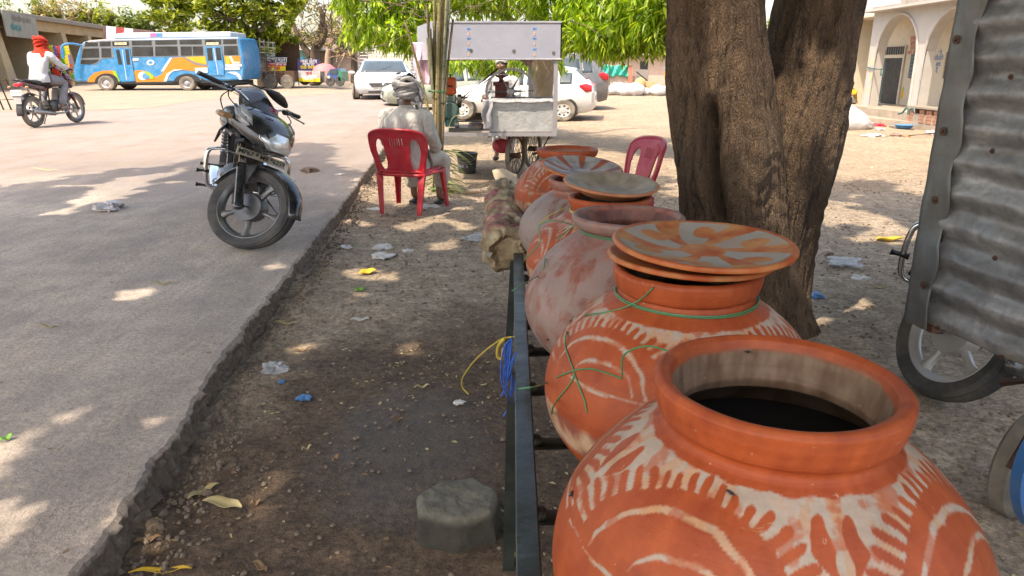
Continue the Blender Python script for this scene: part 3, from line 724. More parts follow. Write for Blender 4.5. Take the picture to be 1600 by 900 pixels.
def trunk(name, path, nth, zstep, parent, seed, grooves=(), bumps=()):
    pts = []; P = [Vector(p[:3]) for p in path]; RR = [p[3] for p in path]
    sp = spline([(*p, ) for p in P], 12); rr = spline([(r_, 0, 0) for r_ in RR], 12)
    # resample by z
    out = []; L = 0; acc = [0]
    for a, b in zip(sp, sp[1:]): L += (b - a).length; acc.append(L)
    k = int(L / zstep); j = 0
    for i in range(k + 1):
        s = L * i / k
        while j < len(acc) - 2 and acc[j + 1] < s: j += 1
        t = (s - acc[j]) / max(1e-9, acc[j + 1] - acc[j]); out.append((sp[j].lerp(sp[j + 1], t), rr[j].x * (1 - t) + rr[j + 1].x * t))
    mb = MB(); rings = []
    for c, r_ in out:
        row = []
        for q in range(nth):
            a = 2 * math.pi * q / nth; x, y = math.cos(a), math.sin(a)
            d = .013 * math.sin(c.z * 75 + 7 * fbm(x * 2 + seed, y * 2, c.z * 3, 2)) * sstep(.1, .5, fbm(x * 1.5 + seed, y * 1.5, c.z * 2.5 + 4, 2) + .3) + .13 * fbm(x * 1.2 + seed, y * 1.2, c.z * 1.1, 2) + .045 * fbm(x * 4 + seed, y * 4, c.z * 1.6 + .25 * fbm(x, y, c.z * 2), 3)
            rg = 1 - abs(noise.noise(Vector((x * 7 + seed, y * 7, c.z * 2.0)))) * 2; d += -.030 * max(0, rg - .55) / .45
            rg = 1 - abs(noise.noise(Vector((x * 15 + seed, y * 15, c.z * 4.5)))) * 2; d += -.014 * max(0, rg - .4) / .6
            d += .010 * fbm(x * 22, y * 22, c.z * 12, 2)
            for (ga, gw, z0, z1, gd) in grooves:
                da = (a - ga - .10 * math.sin(c.z * 6) + math.pi) % (2 * math.pi) - math.pi
                d -= gd * math.exp(-(da / gw) ** 2) * sstep(z0 - .12, z0, c.z) * (1 - sstep(z1, z1 + .12, c.z))
            for (ga, gw, zc, zw, gd) in bumps:
                da = (a - ga + math.pi) % (2 * math.pi) - math.pi; d += gd * math.exp(-(da / gw) ** 2 - ((c.z - zc) / zw) ** 2)
            rad = r_ * (1 + d); row.append(mb.v((c.x + rad * x, c.y + rad * y, c.z)))
        rings.append(row)
    for a, b in zip(rings, rings[1:]): mb.skin(a, b)
    mb.f(rings[-1])
    return mb.build(name, M['bark'], parent, angle=75)
TB = Vector((1.1, 3.35, 0))
tree = empty('tree', TB, label='massive double trunked tree with dark rough bark standing behind the clay pots', cat='tree')
def TL(p): return (p[0] - TB.x, p[1] - TB.y, p[2], p[3])
trunk('trunk', [TL(p) for p in [(1.10, 3.34, -.12, .46), (1.09, 3.33, .0, .36), (1.055, 3.32, .25, .285), (1.02, 3.31, .55, .262), (.975, 3.30, .85, .25), (.918, 3.30, 1.12, .222), (.868, 3.30, 1.45, .192), (.80, 3.25, 2.1, .20), (.6, 3.1, 3.1, .17)]], 260, .0075, tree, 2.3,
      grooves=[(R(243), .13, .60, .98, .42), (R(225), .05, .2, 1.5, .05)], bumps=[(R(222), .35, .75, .16, .16), (R(262), .25, .72, .12, .12), (R(268), .3, .45, .12, .12), (R(285), .3, .85, .12, .10), (R(230), .4, .35, .1, .08)])
trunk('trunk', [TL(p) for p in [(1.21, 3.44, -.12, .30), (1.20, 3.44, .0, .262), (1.21, 3.44, .25, .232), (1.24, 3.43, .55, .225), (1.285, 3.42, .85, .222), (1.338, 3.46, 1.12, .210), (1.39, 3.50, 1.45, .196), (1.45, 3.4, 2.2, .20), (1.8, 3.2, 3.2, .16)]], 220, .0085, tree, 7.7,
      grooves=[(R(262), .09, .1, 1.6, .10)], bumps=[(R(300), .4, .9, .2, .04)])
def limb(path, r0, r1, name='limb', parent=None, n=10, m=None):
    sp = spline(path, 6); mb = MB(); k = len(sp)
    mb.tube(sp, [r0 + (r1 - r0) * i / (k - 1) for i in range(k)], n)
    return mb.build(name, m or M['bark'], parent)
for pth, a, b in [(((.6, 3.1, 3.0), (-.3, 2.4, 4.0), (-2.0, 1.2, 5.0)), .16, .05), (((.6, 3.1, 3.0), (.2, 3.4, 4.2), (-1.2, 4.6, 5.2)), .13, .04), (((1.8, 3.2, 3.1), (2.4, 2.4, 4.2), (3.0, .8, 5.2)), .15, .05), (((1.8, 3.2, 3.1), (1.9, 2.6, 4.0), (.8, 0, 5.0)), .12, .04), (((1.8, 3.2, 3.1), (2.8, 3.8, 4.2), (3.6, 4.8, 5.0)), .11, .03), (((-.3, 2.4, 4.0), (-1.5, 3.0, 4.6), (-4.2, 3.6, 5.0)), .08, .03)]:
    limb([Vector(p) - TB for p in pth], a, b, parent=tree)
M['leaf_shade'] = leafmat('leaf_near', (.13, .17, .05), (.18, .24, .06), (.25, .30, .09), .6)
SH = Vector((-SUNDIR.x / SUNDIR.z, -SUNDIR.y / SUNDIR.z, 0))      # how far a shadow falls per metre of height
def shade_mask(X, Y):
    """wanted shade at a ground point, which shapes the crown above it: 1 closed, 0 open"""
    e = 1.0
    # ragged edge of the wanted shade, which the crown is shaped to cast
    rag = .9 * fbm(X * .55, Y * .55, 3, 3) + .35 * fbm(X * 2.2, Y * 1.6, 7, 2)
    if X < -.6:
        lim = 6.4 + rag * 1.3 + 3.6 * math.exp(-((X + 3.0) / 1.2) ** 2) - max(0, -X - 4.2) * .4
    else: lim = 7.5 + rag * .8
    e = sstep(.45, -.6, Y - lim) if True else 1
    if X < -1.5: e = min(e, sstep(-9.5, -8.0, X + rag))
    if X > 5.5: e = min(e, 1 - sstep(5.5, 8, X))
    near = max(.15 - Y, -(X + .78 * Y + 1.1), X - .85 * Y - 1.7) + .25 * rag; e = min(e, 1 - sstep(-.1, .35, near))  # crown cut away outside the view so more light enters
    # gaps shaped into the leaves for sun patches
    g = fbm(X * 1.25, Y * .9, 11, 3) + .5 * fbm(X * 4.0, Y * 3.0, 5, 2)
    depth = sstep(3.4, 6.6, Y)
    thr = .98 - .78 * depth - (.10 if X < -3 and depth > .2 else 0) - (.20 if (X > 1.6 and Y > 4.4) else 0)
    if Y < 4.6 and X < 1.2: thr = 9
    if g > thr: e = min(e, 1 - sstep(thr, thr + .05, g))
    for (sx, sy, sr, st) in SUN_HOLES:
        d = math.hypot(X - sx, (Y - sy) / st)
        if d < sr: e = 0
    return e
SUN_HOLES = []  # hand-set holes in the crown, each shaped to make a sun fleck
for px, py, r_, st in [(45, 690, .05, 2.6), (20, 718, .05, 2.2), (75, 805, .028, 3.0), (28, 790, .03, 1.3), (135, 640, .035, 1.5), (270, 645, .04, 1.4), (60, 800, .03, 2.0), (525, 880, .022, 2.2), (408, 795, .03, 1.2), (235, 790, .05, 1.3), (430, 740, .02, 1.4),
                       (600, 430, .10, 1.4), (560, 425, .08, 1.4), (640, 540, .05, 2.0), (555, 460, .06, 1.3), (690, 380, .10, 1.6), (640, 350, .12, 1.6), (560, 350, .1, 1.5), (720, 350, .1, 1.6), (740, 310, .12, 1.5), (470, 540, .05, 1.3), (230, 455, .09, 1.2), (445, 440, .06, 1.5)]:
    p = gr(px, py, RZ if px < 400 else 0); SUN_HOLES.append((p.x + .0, p.y, r_ + .06, 1 + (st - 1) * .4))
for px, py, Y, r_ in [(1165, 100, 3.08, .055), (1190, 238, 3.08, .052), (1225, 250, 3.1, .02), (1296, 117, 3.22, .026), (1185, 15, 3.1, .05)]:      # holes added in the crown to put sun flecks on the trunk
    p = at(px, py, Y); q = p + SH * p.z; SUN_HOLES.append((q.x, q.y, r_ + .15, 1.2))
r2 = random.Random(21); mb = MB(); n_l = 0
def leafquad(mb, c, d, u, L, W):
    a = c - d * L * .5; b = c + d * L * .5
    mb.f([mb.v(a), mb.v(c + u * W), mb.v(b), mb.v(c - u * W)])
CR = 5.2
tries = 0
while n_l < 52000 and tries < 700000:
    tries += 1
    z = r2.uniform(3.5, 6.6); sx = r2.uniform(-10.5, 8.5); sy = r2.uniform(-7.5, 12)
    if shade_mask(sx, sy) < r2.random() + .02: continue
    c = Vector((sx, sy, 0)) - SH * z; c.z = z
    d = Vector((r2.gauss(0, 1), r2.gauss(0, 1), r2.gauss(0, .5) - .3)).normalized(); u = d.cross(Vector((r2.gauss(0, .5), r2.gauss(0, .5), 1))).normalized()
    leafquad(mb, c, d, u, r2.uniform(.20, .30), r2.uniform(.06, .09)); n_l += 1
print('near crown leaves', n_l, tries)
mb.build('crown', M['leaf_shade'], None, smooth=False)  # unseen crown of the tree, leaves placed to cast the wanted shade
crown = bpy.data.objects['crown']; crown.parent = tree; crown.matrix_parent_inverse = Matrix.Translation(-TB)

# ============================================================ CORRUGATED SHEET
def galv():
    m, n = newmat('galvanised_sheet'); co = n.coord(); b = n.b
    sp = n.new('ShaderNodeTexVoronoi'); sp.inputs['Scale'].default_value = 60; n.link(co, sp.inputs[0])
    a = n.ramp(n.noise(co, 6, 7, .65, (1, 1, 2)), [(.3, (.115, .115, .11)), (.55, (.25, .245, .235)), (.75, (.48, .47, .44))])
    sv = n.ramp(n.new('ShaderNodeSeparateColor').outputs[0], [(0, .9), (1, 1.1)]) if False else None
    g = n.ramp(sp.outputs['Distance'], [(.1, (.92, .92, .92)), (.6, (1.06, 1.06, 1.06))]); a = n.mix(1.0, a, g, 'MULTIPLY')
    ru = n.ramp(n.noise(co, 4.3, 8, .72, (1, 1, 2.4)), [(.58, 0.0), (.72, 1.0)]); a = n.mix(n.math('MULTIPLY', ru, .75), a, (.22, .13, .075))
    st = n.ramp(n.noise(co, 14, 7, .7, (1, 1, .35)), [(.55, 0.0), (.68, 1.0)]); a = n.mix(n.math('MULTIPLY', st, .55), a, (.12, .11, .10))
    n.link(a, b.inputs['Base Color']); b.inputs['Metallic'].default_value = .35
    n.link(n.ramp(n.noise(co, 16, 5), [(.3, .30), (.7, .6)]), b.inputs['Roughness'])
    n.link(n.bump(n.noise(co, 30, 7, .7), .35, .005, n.bump(n.noise(co, 6, 4), .4, .02)), b.inputs['Normal']); return m
M['galv'] = galv()
E0 = Vector((1.123, 1.9, .528)); DIR = Vector((.205, -1, 0)).normalized(); NRM = Vector((-1, -.205, 0)).normalized()
sheet = empty('corrugated_sheet', (E0.x, E0.y, .5), label='rusty grey corrugated iron sheet with a bolted edge strip at the far right', cat='sheet')
SO = Vector(sheet.location)
mb = MB(); rows = []; NZ = 420; NU = 90; H0 = .528; H1 = 2.05
for i in range(NZ + 1):
    z = H0 + (H1 - H0) * i / NZ; row = []
    for k in range(NU + 1):
        u = .02 + 1.3 * k / NU
        zz = z + .012 * fbm(u * 3, z * 2, 1, 2)
        wv = .0095 * math.cos((zz - .545) / .084 * 2 * math.pi) * sstep(-.02, .05, z - H0 + .012)
        dent = .006 * fbm(u * 5, z * 5, 6, 3) + .004 * fbm(u * 14, z * 22, 2, 2)
        low = .004 * fbm(u * 9, 1, 1, 2) if i < 6 else 0
        p = Vector((E0.x, E0.y, z + low)) + DIR * u + NRM * (wv + dent); row.append(mb.v(p - SO))
    rows.append(row)
for a, b in zip(rows, rows[1:]):
    for k in range(NU): mb.f((a[k], a[k + 1], b[k + 1], b[k]))
mb.build('panel', M['galv'], sheet, solid=.0012, angle=80)
mb = MB(); rows = []
for i in range(241):
    z = .505 + (H1 - .505) * i / 240; row = []
    wv = .5 + .5 * math.cos((z - .545) / .084 * 2 * math.pi)
    for k in range(9):
        u = -.028 + (.086 + .008 * math.sin(z * 38) + .006 * fbm(z * 9, 2, 2)) * k / 8
        off = .014 + .004 * fbm(z * 8, u * 20, 3, 2) + (.006 * (k / 8) ** 3 * math.sin(z * 37))
        zt = z if i > 0 else z + .018 * k / 8
        row.append(mb.v(Vector((E0.x, E0.y, zt)) + DIR * u + NRM * off - SO))
    rows.append(row)
for a, b in zip(rows, rows[1:]):
    for k in range(8): mb.f((a[k], a[k + 1], b[k + 1], b[k]))
M['strip'] = mat('weathered_strip', (.14, .15, .145), .55, .35, var=.3, vs=9, bump=.5, bs=40, dirt=.5, dirtcol=(.12, .09, .065), ds=6)
mb.build('edge_strip', M['strip'], sheet, solid=.0015, angle=80)
def bolt(px, py, off=.016, big=1):
    # where the sight of the sheet plane meets the place of the bolt
    o = Vector((0, 0, CAM_Z)); d = (at(px, py, 1) - o); t = (E0 - o).dot(NRM) / d.dot(NRM); p = o + d * t
    m = MB(); q = p + NRM * off - SO
    m.tube([q, q + NRM * .0015], .011 * big, 14); m.tube([q + NRM * .0015, q + NRM * .007], .0055 * big, 6)
    m.build('bolt', M['rust'], sheet)
for a in [(1504, 62, .018), (1483, 205, .018), (1470, 312, .018), (1452, 445, .018)]: bolt(*a)
for a in [(1556, 236, .009), (1560, 403, .009), (1468, 512, .004), (1568, 556, .004), (1585, 120, .009)]: bolt(*a, .62)
mb = MB(); mb.box(E0 + DIR * .03 + NRM * -.02 + Vector((0, 0, -.016)) - SO, (.03, .06, .022), (0, 0, math.atan2(DIR.y, DIR.x) + R(90)))
mb.box(E0 + DIR * .6 + NRM * -.025 + Vector((0, 0, .02)) - SO, (1.2, .025, .03), (0, 0, math.atan2(DIR.y, DIR.x)))
mb.box(E0 + DIR * .02 + NRM * -.025 + Vector((0, 0, .75)) - SO, (.03, .03, 1.5), (0, 0, math.atan2(DIR.y, DIR.x)))
mb.build('frame', M['rust'], sheet)
# ============================================================ MOTORCYCLES
def wheel(t, c, r_, wid, spokes, m_rim, m_tyre, parent, T=Matrix(), hub_r=.06, phase=0, disc=False):
    def X(mb): mb.M = T @ Matrix.Translation(c); return mb
    w2 = wid / 2
    mb = X(MB()); prof = [(r_ - wid * .92, -w2 * .62), (r_ - wid * .6, -w2 * .95), (r_ - wid * .3, -w2), (r_ - wid * .1, -w2 * .72)]
    for k in (-.55, -.5, -.28, -.23, .0, .05, .28, .33, .5, .55): prof.append((r_ - (.006 if (k in (-.5, -.23, .05, .33, .55)) else 0) - .03 * k * k * wid / .09, w2 * k))
    prof += [(r_ - wid * .1, w2 * .72), (r_ - wid * .3, w2), (r_ - wid * .6, w2 * .95), (r_ - wid * .92, w2 * .62), (r_ - wid * .95, 0), (r_ - wid * .92, -w2 * .62)]
    mb.lathe(prof, 56, axis='y'); mb.build('tyre', m_tyre, parent, angle=35)
    rr = r_ - wid * .9
    mb = X(MB()); mb.lathe([(rr + .004, -w2 * .62), (rr - .006, -w2 * .66), (rr - .018, -w2 * .45), (rr - .028, -w2 * .2), (rr - .03, 0), (rr - .028, w2 * .2), (rr - .018, w2 * .45), (rr - .006, w2 * .66), (rr + .004, w2 * .62)], 56, axis='y')
    mb.lathe([(.001, -w2 * .8), (hub_r * .7, -w2 * .8), (hub_r, -w2 * .6), (hub_r, w2 * .6), (hub_r * .7, w2 * .8), (.001, w2 * .8)], 28, axis='y')
    for k in range(spokes):
        a = phase + 2 * math.pi * k / spokes; d = Vector((math.cos(a), 0, math.sin(a))); n = Vector((-math.sin(a), 0, math.cos(a)))
        h = w2 * .38
        for s in (-1, 1):
            pass
        p0, p1 = hub_r * .8, rr - .022
        st = [(p0, .030, h * 1.3), (p0 + (p1 - p0) * .35, .016, h * 1.0), (p0 + (p1 - p0) * .75, .017, h * .9), (p1, .034, h * 1.0)]
        prev = None
        for (s, wd, hh) in st:
            q = [mb.v(d * s + n * wd + Vector((0, -hh * .5, 0))), mb.v(d * s + n * wd * .45 + Vector((0, -hh, 0))), mb.v(d * s - n * wd * .45 + Vector((0, -hh, 0))), mb.v(d * s - n * wd + Vector((0, -hh * .5, 0))),
                 mb.v(d * s - n * wd + Vector((0, hh * .5, 0))), mb.v(d * s - n * wd * .45 + Vector((0, hh, 0))), mb.v(d * s + n * wd * .45 + Vector((0, hh, 0))), mb.v(d * s + n * wd + Vector((0, hh * .5, 0)))]
            if prev: mb.skin(prev, q)
            prev = q
    mb.build('rim', m_rim, parent, angle=35)
    if disc:
        mb = X(MB()); mb.lathe([(.02, -w2 * .8), (.098, -w2 * .85), (.10, -w2 * .7), (.098, w2 * .6), (.02, w2 * .6)], 32, axis='y'); mb.build('hub_drum', m_rim, parent)
def shell(mb, sections):
    """skin a list of closed rings given as point lists"""
    rings = [[mb.v(p) for p in s] for s in sections]
    for a, b in zip(rings, rings[1:]): mb.skin(a, b)
    mb.f(rings[0][::-1]); mb.f(rings[-1]); return mb
def ell(c, ry, rz, n=16, p=2.0, sx=0):
    out = []
    for i in range(n):
        a = 2 * math.pi * i / n; ca, sa = math.cos(a), math.sin(a)
        y = ry * math.copysign(abs(ca) ** (2 / p), ca); z = rz * math.copysign(abs(sa) ** (2 / p), sa)
        out.append(Vector((c[0] + sx * z, c[1] + y, c[2] + z)))
    return out
def motorcycle(loc, yaw, lean, steer, label, body, group=None, scale=1, rim='alloy_dark', tyre='rubber', plate=None, plate_m='plate_y', mirror=(1, 0), guard=True, rear_plate=None, accent=None, gw=1.0, stripes=True, tank_c=None, fender_c=None, phase=0, decal=True):
    t = empty('motorcycle', loc, (lean, 0, yaw), label, 'motorcycle', group, scale)
    F = Matrix()                                # frame
    rake = R(26); ax = Vector((-math.sin(rake), 0, math.cos(rake))); piv = Vector((.56, 0, .36))
    S = Matrix.Translation(piv) @ Matrix.Rotation(steer, 4, ax) @ Matrix.Translation(-piv)
    B = M[body]; tk = M[tank_c or body]; fd = M[fender_c or body]
    rw = .302; FA = Vector((.63, 0, rw)); RA = Vector((-.63, 0, rw))
    def fm():
        m = MB(); m.M = S; return m
    wf = empty('front_wheel', parent=None) if False else bpy.data.objects.new('front_wheel', None); COL.objects.link(wf); wf.parent = t
    wheel(t, FA, rw, .082, 6 if False else 5, M[rim], M[tyre], wf, S, phase=phase, disc=True)
    wr = bpy.data.objects.new('rear_wheel', None); COL.objects.link(wr); wr.parent = t
    wheel(t, RA, rw, .092, 5, M[rim], M[tyre], wr, F, phase=.4)
    # fork: sliders, stanchions, yokes
    for s in (-1, 1):
        y = s * .085
        a = FA + Vector((-.005, y, -.01)); mid = a + ax * .30; top = a + ax * .64
        m = fm(); m.tube([a - ax * .02, a + ax * .02, mid], [.026, .025, .023], 12); m.ball(a + Vector((0, 0, 0)), .03, 10, 8); m.build('fork_slider', B, t)
        m = fm(); m.tube([mid, top], .0155, 12); m.build('fork_tube', M['chrome'], t)
        m = fm(); m.tube([mid - ax * .01, mid + ax * .02], .026, 12); m.build('dust_seal', M['blackplastic'], t)
    m = fm(); m.tube([FA + Vector((0, -.10, 0)), FA + Vector((0, .10, 0))], .012, 10); m.build('axle', M['steel'], t)
    m = fm()
    for h in (.48, .62):
        c = FA + ax * h - Vector((.01, 0, 0)); m.box(c, (.07, .22, .028), (0, -rake, 0))
    m.build('fork_yoke', M['blackplastic'], t, bevel=.006)
    # front mudguard
    m = fm(); rings = []
    for i in range(23):
        a = R(8 + 162 * i / 22) - R(0); rr = rw + .028 + (.012 if i in (0, 22) else 0); row = []; wd = .058 * (.65 + .35 * math.sin(math.pi * (i + 3) / 28))
        for k in range(9):
            q = (k - 4) / 4; y = wd * q; d_ = .028 * abs(q) ** 2.4
            row.append(m.v(FA + Vector(((rr - d_) * math.cos(a), y, (rr - d_) * math.sin(a)))))
        rings.append(row)
    for a_, b_ in zip(rings, rings[1:]):
        for k in range(8): m.f((a_[k], a_[k + 1], b_[k + 1], b_[k]))
    for s in (-1, 1):
        m.prism([FA + Vector((-.17, s * .064, .24)), FA + Vector((-.04, s * .064, .31)), FA + Vector((-.05, s * .064, .17)), FA + Vector((-.11, s * .064, .15))], (0, s * .012, 0))
    m.build('front_mudguard', fd, t, solid=.003, angle=60)
    # fairing with headlight
    plain_fm = fm; FS = S @ Matrix.Translation((.44, 0, .85)) @ Matrix.Diagonal((1.15, 1.2, 1.04, 1)) @ Matrix.Translation((-.44, 0, -.85))
    def fm():
        m = MB(); m.M = FS.copy(); return m
    fc = Vector((.44, 0, .86))
    m = fm(); secs = []
    for (x, z, ry, rz, p) in [(.30, .90, .150, .075, 2.6), (.36, .895, .158, .098, 2.8), (.42, .875, .150, .118, 2.8), (.48, .85, .130, .122, 2.6), (.53, .83, .108, .105, 2.4), (.560, .815, .075, .065, 2.2)]:
        secs.append(ell((x, 0, z), ry, rz, 24, p, -.15))
    shell(m, secs); m.build('fairing', B, t, angle=70)
    m = fm()                                    # screen rising from the cowl
    rings = []
    for i in range(9):
        q = i / 8; z = .90 + .23 * q; x = .50 - .18 * q - .05 * q * q; row = []; wd = .128 * (1 - .62 * q ** 3.2)
        for k in range(13):
            u = (k - 6) / 6; row.append(m.v((x - .10 * abs(u) ** 2 * (1 - .3 * q), wd * u, z - .03 * abs(u) ** 2)))
        rings.append(row)
    for a_, b_ in zip(rings, rings[1:]):
        for k in range(12): m.f((a_[k], a_[k + 1], b_[k + 1], b_[k]))
    scr = m.build('screen', M['smoke'], t, solid=.004, angle=70)
    if decal:
        m = fm(); c = Vector((.455, -.045, 1.005)); nx, ny = Vector((-.62, 0, .78)), Vector((0, 1, 0))
        pts = []
        m.tube([c + nx * .024 * math.cos(a) + ny * .024 * math.sin(a) + Vector((.012, 0, .006)) for a in [2 * math.pi * k / 20 for k in range(20)]], .003, 6, closed=True); m.ball(c + Vector((.012, 0, .006)), (.004, .010, .010), 8, 6); m.build('emblem', M['emblem_red'], scr)
    m = fm()                                    # headlight glass: a rounded trapezium
    pts = [(.118 * sx_, zz) for sx_, zz in ((-.62, .905), (-.9, .88), (-.86, .80), (-.45, .745), (.45, .745), (.86, .80), (.9, .88), (.62, .905))]
    def hp(y, z, o): return Vector((.568 - (z - .80) * .42 - abs(y) ** 2 * 3.2 + o, y, z))
    ring0 = [m.v(hp(y, z, -.03)) for y, z in pts]; ring1 = [m.v(hp(y, z, .004)) for y, z in pts]; ring2 = [m.v(hp(y * .8, .825 + (z - .825) * .8, .016)) for y, z in pts]; cen = m.v(hp(0, .825, .024))
    m.skin(ring0, ring1); m.skin(ring1, ring2)
    for k in range(8): m.f((ring2[k], ring2[(k + 1) % 8], cen))
    m.build('headlight', M['lens'], t, angle=60)
    m = fm(); m.tube([hp(y, z, .004) for y, z in pts], .004, 6, closed=True); m.build('headlight_rim', M['chrome'], t)
    m = fm(); shell(m, [ell((.50, 0, .735), .09, .028, 14), ell((.55, 0, .73), .075, .02, 14), ell((.585, 0, .738), .04, .008, 14)]); m.build('cowl_lip', B, t)
    if stripes:
        for s in (-1, 1):
            m = fm()
            for (x0, z0, x1, z1, w_) in ((.33, .965, .50, .81, .016), (.37, .975, .49, .86, .010)):
                def sd_(x, z): return Vector((x, s * (.160 - .42 * max(0, x - .38) ** 1.15 - .6 * abs(z - .885) ** 1.6 + .004), z))
                m.poly([sd_(x0, z0), sd_(x0 + .02, z0 + w_ * .2), sd_((x0 + x1) / 2 + .03, (z0 + z1) / 2 + w_), sd_(x1, z1), sd_((x0 + x1) / 2 - .015, (z0 + z1) / 2 - w_)])
            m.build('stripe', M['silver'], t, solid=.003)
    if plate:
        pc = Vector((.50, 0, .672)); m = fm(); m.box(pc, (.006, .30, .052), (0, R(-12), 0)); po = m.build('number_plate', M[plate_m], t, bevel=.004)
        Bm = FS @ Matrix.Translation(pc + Vector((.0045, 0, 0))) @ Matrix.Rotation(R(-12), 4, 'Y') @ basis((0, 0, 0), (0, 1, 0), (0, 0, 1))
        text(plate, 'plate_text', M['ink'], po, Bm, .043, .0006, bold=.0006, sx=.92)
    fm = plain_fm
    # handlebar, grips, levers, mirrors
    hb = Vector((.30, 0, .985))
    for s in (-1, 1):
        bar = spline([(.315, s * .04, .955), (.305, s * .08, 1.01), (.28, s * .15, 1.055), (.245, s * .22, 1.07), (.20, s * .36, 1.075)], 6)
        m = fm(); m.tube(bar, .011, 10); m.build('handlebar', M['chrome'], t)
        g = [Vector((.235, s * .245, 1.071)), Vector((.198, s * .375, 1.075))]
        m = fm(); m.tube([g[0], g[0].lerp(g[1], .08), g[1], g[1] + (g[1] - g[0]) * .04], [.020, .0165, .0165, .019], 12); m.build('grip', M['blackplastic'], t)
        m = fm(); m.tube([(.275, s * .20, 1.055), (.262, s * .235, 1.065)], .021, 10); m.build('switch_pod', M['blackplastic'], t)
        m = fm(); m.tube(spline([(.285, s * .215, 1.055), (.295, s * .25, 1.045), (.262, s * .36, 1.04), (.258, s * .385, 1.038)], 5), [.007] * 15 + [.006], 8, flat=.7) if False else m.tube(spline([(.285, s * .215, 1.055), (.295, s * .25, 1.045), (.262, s * .36, 1.04), (.258, s * .385, 1.038)], 5), .006, 8); m.ball((.257, s * .388, 1.038), .009, 8, 6); m.build('lever', M['steel'], t)
        if mirror[0 if s < 0 else 1]:
            m = fm(); m.tube(spline([(.27, s * .21, 1.07), (.275, s * .20, 1.10), (.29, s * .175, 1.13), (.30, s * .13, 1.145), (.31, s * .03, 1.15)] if mirror[0] == 2 else [(.27, s * .20, 1.075), (.285, s * .20, 1.13), (.29, s * .185, 1.165), (.295, s * .215, 1.185), (.295, s * .27, 1.19)], 6), .0065, 8); mo = m.build('mirror_stem', M['blackplastic'], t)
            m = fm(); secs = []
            for q, w_, h_ in ((0, .012, .010), (.15, .022, .024), (.4, .030, .037), (.7, .026, .036), (.92, .016, .022), (1, .006, .008)):
                c = Vector((.31 - .02 * q, s * (.03 - .21 * q), 1.15 - .05 * q * q)) if mirror[0] == 2 else Vector((.295 - .02 * q, s * (.27 + .15 * q), 1.19 - .025 * q)); secs.append([c + Vector((w_ * math.cos(a), 0, h_ * math.sin(a))) for a in [2 * math.pi * k / 14 for k in range(14)]])
            shell(m, secs); m.build('mirror', M['blackplastic'], mo)
        m = fm(); c = Vector((.36, s * .15, .865)); m.tube([c, c + Vector((.0, s * .06, .0))], .009, 8); io = m.build('indicator_stem', M['blackplastic'], t)
        m = fm(); shell(m, [ell((.325, s * .235, .868), .034, .020, 12, 3), ell((.36, s * .24, .868), .040, .026, 12, 3), ell((.385, s * .235, .868), .030, .020, 12, 3)]); m.build('indicator', M['amber'], io)
    m = fm()
    for a_ in ([(.27, -.22, 1.05), (.33, -.24, .99), (.36, -.15, .93), (.34, -.08, .90)], [(.27, .22, 1.05), (.36, .2, .99), (.38, .1, .93), (.34, .05, .88)], [(.29, -.2, 1.04), (.37, -.16, 1.02), (.40, -.08, .96)], [(.27, -.22, 1.04), (.30, -.26, .96), (.28, -.14, .84), (.3, -.06, .75)]): m.tube(spline(a_, 6), .0036, 6)
    m.build('cable', M['blackplastic'], t)
    # tank
    m = MB(); shell(m, [ell((-.08, 0, .80), .085, .045, 20, 2.4), ell((-.03, 0, .83), .125, .085, 20, 2.6), ell((.08, 0, .86), .165, .12, 20, 2.6), ell((.20, 0, .875), .178, .122, 20, 2.6), ell((.29, 0, .865), .150, .105, 20, 2.4), ell((.335, 0, .85), .07, .06, 20, 2)]); tank = m.build('fuel_tank', tk, t, sub=1)
    m = MB(); m.lathe([(.001, .985), (.03, .985), (.034, .975), (.034, .965)], 20, (.10, 0, 0)); m.build('fuel_cap', M['chrome'], tank)
    if guard and stripes:
        for s in (-1, 1):
            m = MB(); m.prism([(.30, s * .12, .86), (.36, s * .16, .80), (.33, s * .18, .70), (.22, s * .165, .74), (.18, s * .155, .80)], (0, s * .012, 0)); m.build('tank_shroud', B, t, bevel=.008)
    # seat and tail
    m = MB(); shell(m, [ell((-.78, 0, .875), .06, .02, 16, 3), ell((-.70, 0, .875), .11, .038, 16, 3), ell((-.5, 0, .855), .125, .045, 16, 3), ell((-.3, 0, .815), .13, .045, 16, 3), ell((-.12, 0, .80), .10, .045, 16, 3), ell((-.03, 0, .815), .06, .04, 16, 3)]); m.build('seat', M['seat'], t, sub=1)
    m = MB(); shell(m, [ell((-.90, 0, .835), .04, .022, 16, 3), ell((-.82, 0, .82), .09, .045, 16, 3), ell((-.6, 0, .775), .115, .06, 16, 3), ell((-.35, 0, .73), .12, .065, 16, 3), ell((-.15, 0, .72), .09, .06, 16, 3)]); m.build('tail_cowl', tk, t, sub=1)
    m = MB(); m.tube(spline([(-.45, -.13, .80), (-.7, -.14, .87), (-.88, -.10, .90), (-.93, 0, .905), (-.88, .10, .90), (-.7, .14, .87), (-.45, .13, .80)], 6), .012, 8); m.build('grab_rail', M['blackplastic'] if rim != 'alloy' else M['steel'], t)
    m = MB(); shell(m, [ell((-.945, 0, .80), .05, .018, 14, 3), ell((-.92, 0, .80), .075, .034, 14, 3), ell((-.86, 0, .81), .08, .036, 14, 3)]); m.build('tail_light', M['redlens'], t)
    # rear mudguard, plate
    m = MB(); rings = []
    for i in range(18):
        a = R(60 + 130 * i / 17); rr = rw + .04 + .03 * i / 17; row = []
        for k in range(7):
            u = (k - 3) / 3; row.append(m.v(RA + Vector(((rr - .02 * abs(u) ** 2) * math.cos(a), .07 * u, (rr - .02 * abs(u) ** 2) * math.sin(a)))))
        rings.append(row)
    for a_, b_ in zip(rings, rings[1:]):
        for k in range(6): m.f((a_[k], a_[k + 1], b_[k + 1], b_[k]))
